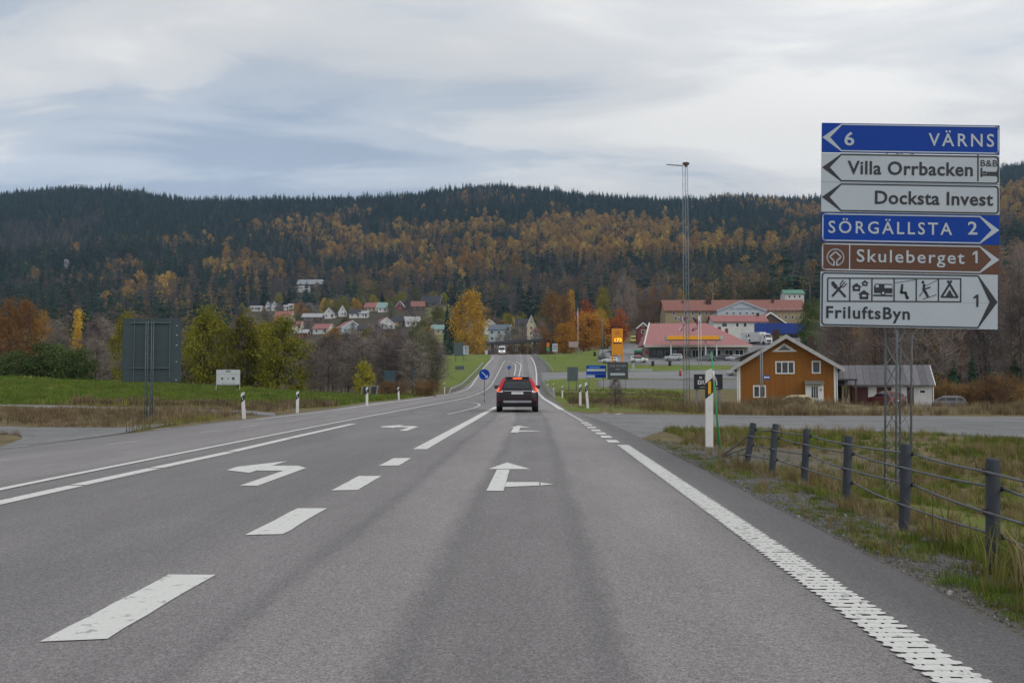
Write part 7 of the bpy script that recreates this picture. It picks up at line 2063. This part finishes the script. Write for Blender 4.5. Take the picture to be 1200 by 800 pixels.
# ------------------------------------------------------------------ scattered masses (geometry nodes instances)
def scatter(name, P, rot, scl, pick, protos, label, cat, parent=None):
    col = bpy.data.collections.new(name + '_pieces')
    for i, me in enumerate(protos):
        o = bpy.data.objects.new('%s_piece_%02d' % (name, i), me); col.objects.link(o)
    me = bpy.data.meshes.new(name)
    n = len(P)
    me.vertices.add(n); me.vertices.foreach_set('co', np.asarray(P, np.float32).ravel())
    for nm, ty, arr in (('rot', 'FLOAT_VECTOR', rot), ('scl', 'FLOAT_VECTOR', scl)):
        a = me.attributes.new(nm, ty, 'POINT'); a.data.foreach_set('vector', np.asarray(arr, np.float32).ravel())
    a = me.attributes.new('pick', 'INT', 'POINT'); a.data.foreach_set('value', np.asarray(pick, np.int32))
    me.update()
    ob = link(name, me)
    ng = bpy.data.node_groups.new(name, 'GeometryNodeTree')
    ng.interface.new_socket('Geometry', in_out='INPUT', socket_type='NodeSocketGeometry')
    ng.interface.new_socket('Geometry', in_out='OUTPUT', socket_type='NodeSocketGeometry')
    N, L = ng.nodes, ng.links
    gi_, go_ = N.new('NodeGroupInput'), N.new('NodeGroupOutput')
    ci = N.new('GeometryNodeCollectionInfo'); ci.inputs['Collection'].default_value = col; ci.inputs['Separate Children'].default_value = True; ci.inputs['Reset Children'].default_value = True
    ip = N.new('GeometryNodeInstanceOnPoints'); ip.inputs['Pick Instance'].default_value = True
    def at_(nm, ty):
        a = N.new('GeometryNodeInputNamedAttribute'); a.data_type = ty; a.inputs['Name'].default_value = nm; return a.outputs['Attribute']
    L.new(gi_.outputs[0], ip.inputs['Points']); L.new(ci.outputs[0], ip.inputs['Instance'])
    L.new(at_('pick', 'INT'), ip.inputs['Instance Index']); L.new(at_('rot', 'FLOAT_VECTOR'), ip.inputs['Rotation']); L.new(at_('scl', 'FLOAT_VECTOR'), ip.inputs['Scale'])
    L.new(ip.outputs[0], go_.inputs[0])
    md = ob.modifiers.new('scatter', 'NODES'); md.node_group = ng
    return tag(ob, label, cat, None, 'stuff')
def join_mesh(a, b, name):
    """trunk and crown in one mesh for forest instances (two materials)"""
    va = np.empty(len(a.vertices) * 3, np.float32); a.vertices.foreach_get('co', va)
    vb = np.empty(len(b.vertices) * 3, np.float32); b.vertices.foreach_get('co', vb)
    fa = np.empty(len(a.loops), np.int32); a.loops.foreach_get('vertex_index', fa)
    fb = np.empty(len(b.loops), np.int32); b.loops.foreach_get('vertex_index', fb)
    me = np_mesh(name, np.concatenate([va.reshape(-1, 3), vb.reshape(-1, 3)]), np.concatenate([fa.reshape(-1, 4), fb.reshape(-1, 4) + len(a.vertices)]), a.materials[0])
    me.materials.append(b.materials[0])
    mi = np.concatenate([np.zeros(len(fa) // 4, np.int32), np.ones(len(fb) // 4, np.int32)])
    me.polygons.foreach_set('material_index', mi)
    return me
FP = []      # forest pieces: 0-3 spruce, 4-5 gold, 6-7 orange/rust, 8-10 bare, 11-12 olive
for s in range(4): FP.append(join_mesh(*spruce_mesh(200 + s, 13 + s, 3.1 + .3 * s, 12, 8, .10, True), 'fp'))
FLG = leaf_mat('forest_gold', [(0.25, 0.15, 0.04, 1), (0.38, 0.235, 0.055, 1), (0.48, 0.31, 0.075, 1)], .15, .012, .6)
FLR = leaf_mat('forest_rust', [(0.13, 0.092, 0.052, 1), (0.205, 0.135, 0.065, 1), (0.29, 0.18, 0.075, 1)], .1, .012, .5)
FLB = leaf_mat('forest_bare', [(0.065, 0.057, 0.057, 1), (0.1, 0.085, 0.08, 1), (0.14, 0.115, 0.1, 1)], .0, .01, .5)
FLO = leaf_mat('forest_olive', [(0.075, 0.075, 0.024, 1), (0.125, 0.115, 0.03, 1), (0.19, 0.155, 0.04, 1)], .1)
for s in range(2): FP.append(join_mesh(*tree_mesh(210 + s, 13, 2.9, 'oval', .10, 26, 640, .62, .95, .07, .4, leafmat=FLG), 'fp'))
for s in range(2): FP.append(join_mesh(*tree_mesh(220 + s, 13, 2.4, 'oval', .14, 22, 420, .55, .9, .07, .3, leafmat=FLR), 'fp'))
for s in range(3): FP.append(join_mesh(*tree_mesh(230 + s, 13, 2.4, 'oval', .12, 26, 300, .42, .95, .12, .0, twigs=9, leafmat=FLB), 'fp'))
for s in range(2): FP.append(join_mesh(*tree_mesh(240 + s, 10, 2.8, 'round', .06, 24, 560, .60, .95, .12, .1, leafmat=FLO), 'fp'))
def forest_points():
    rs = np.random.RandomState(5)
    out = []
    ys_ = list(np.arange(300, 1100, 8.0)) + list(np.arange(1100, 1570, 6.6))
    for y in ys_:
        sp = 8.0 if y < 1100 else 6.6
        xw = .66 * y + 60
        xs = np.arange(-xw, xw, sp)
        x = xs + rs.uniform(-.48, .48, len(xs)) * sp; yy = y + rs.uniform(-.48, .48, len(xs)) * sp
        out.append(np.stack([x, yy], 1))
    # denser wood near, on the right
    P = np.concatenate(out)
    x, y = P[:, 0], P[:, 1]
    u = 628 + FPX * x / y
    start = np.interp(u, [-400, 60, 240, 265, 285, 330, 520, 540, 650, 665, 760, 780, 960, 985, 1040, 1300], [300, 300, 330, 600, 775, 790, 790, 600, 560, 470, 450, 470, 470, 330, 300, 300])
    start = start + hash_noise(x, y, 30, 8) * 25
    keep = y > start
    # clearings by the barn, hut and strips of pasture
    keep &= ~((np.abs(u - 362) < np.interp(y, [Yb - 75, Yb, Yb + 24], [9, 20, 22]) + 5 * hash_noise(x, y, 14, 18)) & (y > Yb - 75) & (y < Yb + 22))
    keep &= ~((np.abs(u - 395 - (y - 800) * .25) < 26) & (y > 795) & (y < 825))
    keep &= ~((np.abs(u - 75) < 7) & (y > 880) & (y < 970))
    P = P[keep]; x, y, u = x[keep], y[keep], u[keep]
    z = H(x, y)
    v = 450 - (z + 6 - CAM_H) * FPX / y
    v = v + hash_noise(x, y, 120, 19) * 14
    n = len(P)
    n1 = hash_noise(x, y, 110, 9) * .7 + hash_noise(x, y, 34, 10) * .75
    n2 = hash_noise(x, y, 90, 12) * .7 + hash_noise(x, y, 22, 13) * .4
    g = lambda a, c, w: np.exp(-((a - c) / w) ** 2)
    gold = 1.5 * g(u, 615, 180) * g(v, 287, 25) + .55 * g(u, 220, 110) * g(v, 318, 16) + .30 * g(u, 860, 70) * g(v, 262, 24) + .45 * g(u, 1195, 40) * g(v, 245, 20) + .25 * g(u, 300, 60) * g(v, 280, 22) + .2 * g(u, 950, 40) * g(v, 275, 25)
    rust = .55 * g(u, 600, 240) * g(v, 295, 42) + .22 * g(u, 200, 160) * g(v, 322, 26) + .5 * g(u, 1180, 70) * g(v, 300, 45) + .30 * g(u, 720, 90) * g(v, 345, 20) + .10 * smooth((v - 290) / 30)
    bare = .45 * g(v, 340, 40) + .30 * g(u, 60, 120) * g(v, 290, 45) + .35 * g(u, 420, 120) * g(v, 300, 40) + .10 + .4 * g(u, 1100, 120) * g(v, 330, 70)
    olive = .42 * g(v, 338, 22) * g(u, 480, 140) + 2.2 * g(v, 330, 26) * g(u, 880, 110) + .03
    spruce = np.interp(u, [0, 330, 430, 760, 830, 1200], [.9, .9, .38, .38, .8, .5]) + 5.0 * smooth((272 - v) / 26) * np.interp(u, [400, 520, 700, 760, 850, 1200], [1, .95, .8, .9, 1, .6]) + .9 * g(u, 860, 90) * g(v, 280, 26) + .4 * g(u, 80, 120) * g(v, 300, 40) + .25
    gold = gold * np.clip(.55 + 2.6 * n1, 0, 4); rust = rust * np.clip(.9 + 1.3 * n1, .02, 3); bare = bare * np.clip(1 - 1.2 * n2, .1, 3); olive = olive * np.clip(1 + n2, .1, 3); spruce = spruce * np.clip(1 - 1.9 * n1, .06, 4)
    W = np.stack([spruce, gold, rust, bare, olive], 1); W /= W.sum(1)[:, None]
    r = rs.random_sample(n)[:, None]
    k = (r > np.cumsum(W, 1)).sum(1).clip(0, 4)
    base_ = np.array([0, 4, 6, 8, 11])[k]; cnt = np.array([4, 2, 2, 3, 2])[k]
    pick = base_ + (rs.random_sample(n) * cnt).astype(int)
    s = rs.uniform(.85, 1.45, n) * np.where(k == 0, 1.05, 1.0)
    s *= (1 + .12 * n2) * np.where(k == 1, 1.2, 1.0)
    s = s * np.interp(y, [900, 1200, 1500], [1.0, .85, .66]) * (1 + .25 * hash_noise(x, y, 14, 15))
    scl = np.stack([s * rs.uniform(.9, 1.15, n), s * rs.uniform(.9, 1.15, n), s * rs.uniform(.9, 1.15, n)], 1)
    rot = np.stack([rs.normal(size=n) * .03, rs.normal(size=n) * .03, rs.uniform(0, 6.28, n)], 1)
    return np.column_stack([x, y, z - .2]), rot, scl, pick
fp = forest_points()
print('forest trees', len(fp[0]))
scatter('hillside_forest', *fp, FP, 'mixed spruce and autumn birch forest covering the hills', 'forest')

# ---- grass, weeds and stones near the road
def tuft(seed, n, h, spread, w, m, bend=.5, name='tuft'):
    rs = np.random.RandomState(seed)
    V, F = [], []
    for i in range(n):
        a = rs.uniform(0, 6.28); r = spread * math.sqrt(rs.random_sample())
        bx_, by_ = r * math.cos(a), r * math.sin(a)
        hh = h * rs.uniform(.45, 1.1); b = bend * hh * rs.uniform(.1, 1.0); d = rs.uniform(0, 6.28)
        sx, sy = -math.sin(d) * w / 2, math.cos(d) * w / 2
        dx, dy = math.cos(d) * b, math.sin(d) * b
        o = len(V)
        V += [(bx_ - sx, by_ - sy, -.03), (bx_ + sx, by_ + sy, -.03), (bx_ + sx * .8 + dx * .35, by_ + sy * .8 + dy * .35, hh * .6), (bx_ - sx * .8 + dx * .35, by_ - sy * .8 + dy * .35, hh * .6),
              (bx_ + dx + sx * .15, by_ + dy + sy * .15, hh), (bx_ + dx - sx * .15, by_ + dy - sy * .15, hh)]
        F += [(o, o + 1, o + 2, o + 3), (o + 3, o + 2, o + 4, o + 5)]
    return np_mesh(name, np.array(V), np.array(F), m)
G_DRY = leaf_mat('grass_dry', [(0.163, 0.119, 0.056, 1), (0.263, 0.206, 0.106, 1), (0.375, 0.306, 0.175, 1)], .25, .01, .5)
G_GREEN = leaf_mat('grass_green', [(0.07, 0.12, 0.018, 1), (0.13, 0.19, 0.026, 1), (0.19, 0.24, 0.045, 1)], .3, .015, .5)
G_OLIVE = leaf_mat('grass_olive', [(0.12, 0.125, 0.035, 1), (0.2, 0.19, 0.055, 1), (0.29, 0.25, 0.085, 1)], .3, .015, .5)
W_BROWN = leaf_mat('weed_brown', [(0.088, 0.064, 0.042, 1), (0.160, 0.115, 0.072, 1), (0.256, 0.184, 0.112, 1)], .1, .01, .5)
GP = [tuft(1, 26, .30, .14, .010, G_DRY, .8), tuft(2, 26, .26, .15, .010, G_OLIVE, .6), tuft(3, 28, .20, .14, .010, G_GREEN, .5), tuft(4, 22, .40, .10, .010, G_DRY, .6), tuft(5, 40, .09, .16, .008, G_OLIVE, .8), tuft(6, 40, .08, .16, .008, G_GREEN, .7)]
def veg_scatter(name, x, y, fprotos, pickf, sc, label, seed, cat='grass', zoff=0.0):
    rs = np.random.RandomState(seed)
    m = ~paved(x, y)
    x, y = x[m], y[m]
    n = len(x)
    pick = pickf(x, y, rs)
    s = (sc[0] + (sc[1] - sc[0]) * rs.random_sample(n)) * np.clip(1 + .55 * hash_noise(x, y, 2.5, 71) + .25 * hash_noise(x, y, .8, 72), .35, 1.8)
    rot = np.stack([rs.normal(size=n) * .08, rs.normal(size=n) * .08, rs.uniform(0, 6.28, n)], 1)
    return scatter(name, np.column_stack([x, y, H(x, y) + zoff]), rot, np.stack([s, s, s * rs.uniform(.8, 1.25, n)], 1), pick, fprotos, label, cat)
rs = np.random.RandomState(3)
# right verge and the rough grass behind the fence
n = 26000
y = 3.2 + 19.5 * rs.random_sample(n) ** .8; x = 2.55 + (1.15 * y + 3) * rs.random_sample(n) ** 1.25
dens = np.interp(x, [2.46, 2.55, 3.0, 3.6], [.45, .65, .85, 1]) * np.clip(.62 + .75 * hash_noise(x, y, .9, 21) + .25 * hash_noise(x, y, .35, 22), .02, 1)
dens = np.where(np.hypot(x - 3.3, y - 19.0) < 3.6, dens * .25, dens)
k = rs.random_sample(n) < dens; x, y = x[k], y[k]
def pick_v(x, y, rs):
    g = hash_noise(x, y, 2.6, 31) * .6 + hash_noise(x, y, .9, 32) * .4
    inner = smooth((x - 3.6) / .8)
    r = rs.random_sample(len(x))
    p = np.where(g + .25 * inner > .12, np.where(r < .6, 2, 1), np.where(r < .5, 0, np.where(r < .8, 1, 3)))
    short = (x < 3.2) & (r < .9)
    return np.where(short, np.where(r < .45, 4, 5), p)
veg_scatter('verge_grass', x, y, GP, pick_v, (.25, .62), 'rough green and straw-coloured grass on the right verge and behind the fence', 41)
# straw tufts at the near right corner
tx_ = np.array([2.95, 3.05, 3.15, 3.0, 3.22, 3.1, 2.9, 3.3, 3.18, 2.98, 3.35, 3.12, 3.25, 3.06, 3.4, 3.45, 3.3]); ty_ = np.array([5.55, 5.35, 5.7, 5.9, 5.4, 6.1, 6.3, 5.8, 6.35, 5.15, 6.0, 5.2, 6.6, 6.75, 5.6, 6.3, 8.1])
veg_scatter('straw_tufts', tx_, ty_, [tuft(7, 34, .36, .12, .011, G_DRY, .8), tuft(8, 26, .30, .12, .011, G_OLIVE, .7)], lambda x, y, r: (r.random_sample(len(x)) < .3).astype(int), (.7, 1.1), 'tall straw tufts at the near right fence post', 42)
# left: brown weeds before the path, green blades on the field
n = 15000
y = 30.5 + 26 * rs.random_sample(n); x = -12.6 - 1.05 * y * rs.random_sample(n) ** .9 + 2
k = (x < -12.4 - .05 * (y - 30)) & (rs.random_sample(n) < .75 + .4 * hash_noise(x, y, 4, 23)); x, y = x[k], y[k]
BP = [tuft(11, 20, .50, .28, .018, G_DRY, .5), tuft(12, 20, .45, .28, .018, W_BROWN, .5), tuft(13, 20, .35, .28, .018, G_OLIVE, .5)]
def pick_l(x, y, rs):
    g = hash_noise(x, y, 6, 33); r = rs.random_sample(len(x)); return np.where(g > .25, 2, np.where(r + .4 * g < .5, 1, 0))
veg_scatter('dry_meadow', x, y, BP, pick_l, (.28, .6), 'brown dry meadow grass left of the road before the foot path', 43)
n = 22000
y = 57 + 55 * rs.random_sample(n); x = -.03 * y - 9 - .68 * y * rs.random_sample(n)
k = (x < xL(y) - 1.0) & (rs.random_sample(n) < .85); x, y = x[k], y[k]
FPg = [tuft(14, 26, .22, .40, .03, G_GREEN, .5), tuft(15, 22, .25, .40, .03, G_OLIVE, .5), tuft(16, 18, .40, .35, .03, W_BROWN, .5)]
def pick_f(x, y, rs):
    g = hash_noise(x, y, 9, 34) + hash_noise(x, y, 3, 35) * .5; r = rs.random_sample(len(x)); lo = y < 61
    return np.where(lo & (g > .15), np.where(r < .6, 2, 1), np.where(r < .82, 0, 1))
veg_scatter('field_grass', x, y, FPg, pick_f, (.7, 1.25), 'bright green grass of the left field', 44)
# left near island
n = 1500
y = 18.5 + 5.5 * rs.random_sample(n); x = -12.8 - 14 * rs.random_sample(n)
veg_scatter('island_grass', x, y, BP, pick_l, (.4, .8), 'dark grass patch at the left picture edge between road and junction', 45)
# right: weeds on the bank before the ochre house
n = 9000
y = 43.5 + 16 * rs.random_sample(n) ** 1.2; u_ = 700 + 640 * rs.random_sample(n); x = (u_ - 628) / FPX * y
WP = [tuft(17, 18, .75, .32, .02, W_BROWN, .5), tuft(18, 18, .65, .32, .02, G_DRY, .6), tuft(19, 22, .5, .32, .02, G_OLIVE, .6)]
dens = np.interp(u_, [700, 760, 800, 860, 1300], [.25, .35, .8, 1, 1])
k = rs.random_sample(n) < dens * np.clip(.55 + .9 * hash_noise(x, y, 4, 24), .05, 1); x, y = x[k], y[k]
veg_scatter('bank_weeds', x, y, WP, lambda x, y, rs: np.where(hash_noise(x, y, 5, 36) > .2, 2 * (rs.random_sample(len(x)) < .5), np.where(rs.random_sample(len(x)) < .55, 0, 1)).astype(int), (.24, .58), 'tall brown weeds along the bank before the ochre house and garage', 46, 'weeds')
n = 9000
y = 26 + 16 * rs.random_sample(n); y = 8 + 16 * rs.random_sample(n); x = 12 + 26 * rs.random_sample(n)
k = x > 3 + .0 * y; x, y = x[k], y[k]
veg_scatter('meadow_grass', x, y, [GP[0], GP[1], GP[2]], lambda x, y, rs: np.where(hash_noise(x, y, 3, 37) > .1, np.where(rs.random_sample(len(x)) < .5, 2, 1), 0), (.6, 1.1), 'rough grass between the fence and the side road', 47)
n = 7000
y = 52 + 95 * rs.random_sample(n) ** 1.3; u_ = 652 + 150 * rs.random_sample(n); x = (u_ - 628) / FPX * y
k = (x > xR(y) + .8) & (rs.random_sample(n) < np.clip(.5 + .9 * hash_noise(x, y, 9, 26), .05, 1)); x, y = x[k], y[k]
veg_scatter('ditch_grass', x, y, [tuft(21, 18, .6, .4, .03, W_BROWN, .5), tuft(22, 20, .45, .4, .03, G_OLIVE, .6), tuft(23, 22, .35, .4, .03, G_GREEN, .5)], lambda x, y, rs: np.where(hash_noise(x, y, 10, 38) > .45, 0, np.where(rs.random_sample(len(x)) < .5, 1, 2)).astype(int), (.25, .6), 'mixed green grass and dark reeds in the ditch beyond the side road', 48)
n = 9000
y = 17.5 + 12 * rs.random_sample(n); x = 3.6 + 24 * rs.random_sample(n) ** 1.2
k = (rs.random_sample(n) < np.clip(.6 + .7 * hash_noise(x, y, 2.2, 27), .08, 1)) & (np.hypot(x - 3.3, y - 19.5) > 2.4); x, y = x[k], y[k]
veg_scatter('corner_grass', x, y, [GP[0], GP[1], GP[2], GP[4]], lambda x, y, rs: np.where(hash_noise(x, y, 2.5, 39) > .15, np.where(rs.random_sample(len(x)) < .5, 2, 1), np.where(rs.random_sample(len(x)) < .45, 0, 3)).astype(int), (.4, .85), 'short yellowish grass on the corner between the fence and the side road', 49)
# gravel stones on the shoulder
def stone(seed, m):
    rs = np.random.RandomState(seed)
    bm = bmesh.new(); bmesh.ops.create_icosphere(bm, subdivisions=1, radius=1)
    for v_ in bm.verts: v_.co *= rs.uniform(.7, 1.2); v_.co.z *= .65
    me = bpy.data.meshes.new('stone'); bm.to_mesh(me); bm.free(); me.materials.append(m); return me
ST = leaf_mat('gravel_stone', [(.075, .072, .07, 1), (.15, .145, .14, 1), (.27, .265, .255, 1)], .0, .01, .7)
n = 7000
y = 2.5 + 20 * rs.random_sample(n) ** 1.2; x = 2.46 + np.abs(rs.normal(size=n)) * .42
k = (rs.random_sample(n) < np.clip(.75 + .8 * hash_noise(x, y, .8, 25), .1, 1)); x, y = x[k], y[k]
n = len(x); s = rs.uniform(.004, .013, n) * (1 + 1.4 * (rs.random_sample(n) < .03))
scatter('gravel', np.column_stack([x, y, H(x, y) - .004]), rs.uniform(0, 6, (n, 3)), np.stack([s, s, s], 1), rs.randint(0, 3, n), [stone(i, ST) for i in range(3)], 'loose grey gravel along the right road shoulder', 'gravel')
g = gnd(1089, 637)
t = thing('stone', 'grey mossy stone lying in the verge grass by the fence', 'stone', (g.x, g.y, g.z + .02), .4)
so_ = link('rock', stone(77, mat('mossy_rock', (.13, .13, .12, 1), .9, var=.45, scale=16, bump=.5)), t); so_.scale = (.12, .07, .075)

# ------------------------------------------------------------------ haze
HZ = bpy.data.materials.new('haze'); HZ.use_nodes = True
N_, L_ = HZ.node_tree.nodes, HZ.node_tree.links
N_.clear()
ho = N_.new('ShaderNodeOutputMaterial'); pv_ = N_.new('ShaderNodeVolumePrincipled')
pv_.inputs['Color'].default_value = (.46, .68, 1.0, 1)
pv_.inputs['Density'].default_value = .00011
pv_.inputs['Anisotropy'].default_value = .2
L_.new(pv_.outputs[0], ho.inputs['Volume'])
HZ.cycles.homogeneous_volume = True if hasattr(HZ, 'cycles') and hasattr(HZ.cycles, 'homogeneous_volume') else False
hz = MB().box(-3600, 3600, -400, 4300, -40, 480).build('haze', HZ)
tag(hz, 'thin bluish air over the whole valley', 'haze', None, 'stuff')

# ------------------------------------------------------------------ labels of look-alikes: count them off from the left
ORD = ['first', 'second', 'third', 'fourth', 'fifth', 'sixth', 'seventh', 'eighth', 'ninth', 'tenth', 'eleventh', 'twelfth', 'thirteenth', 'fourteenth', 'fifteenth', 'sixteenth', 'seventeenth', 'eighteenth', 'nineteenth', 'twentieth']
TENS = {20: 'twenty', 30: 'thirty', 40: 'forty'}
def ordinal(i):
    if i < 20: return ORD[i]
    t_ = (i + 1) // 10 * 10
    return {30: 'thirtieth', 40: 'fortieth'}.get(i + 1) or '%s-%s' % (TENS[t_], ORD[(i + 1) % 10 - 1])
same = {}
for o in S.objects:
    if o.parent is None and 'label' in o and 'group' in o: same.setdefault((o['group'], o['label']), []).append(o)
for (g_, l_), os_ in same.items():
    if len(os_) < 2: continue
    os_.sort(key=lambda o: o.location.x / max(1.0, o.location.y))
    for i, o in enumerate(os_): o['label'] = '%s, %s from the left' % (l_, ordinal(i))
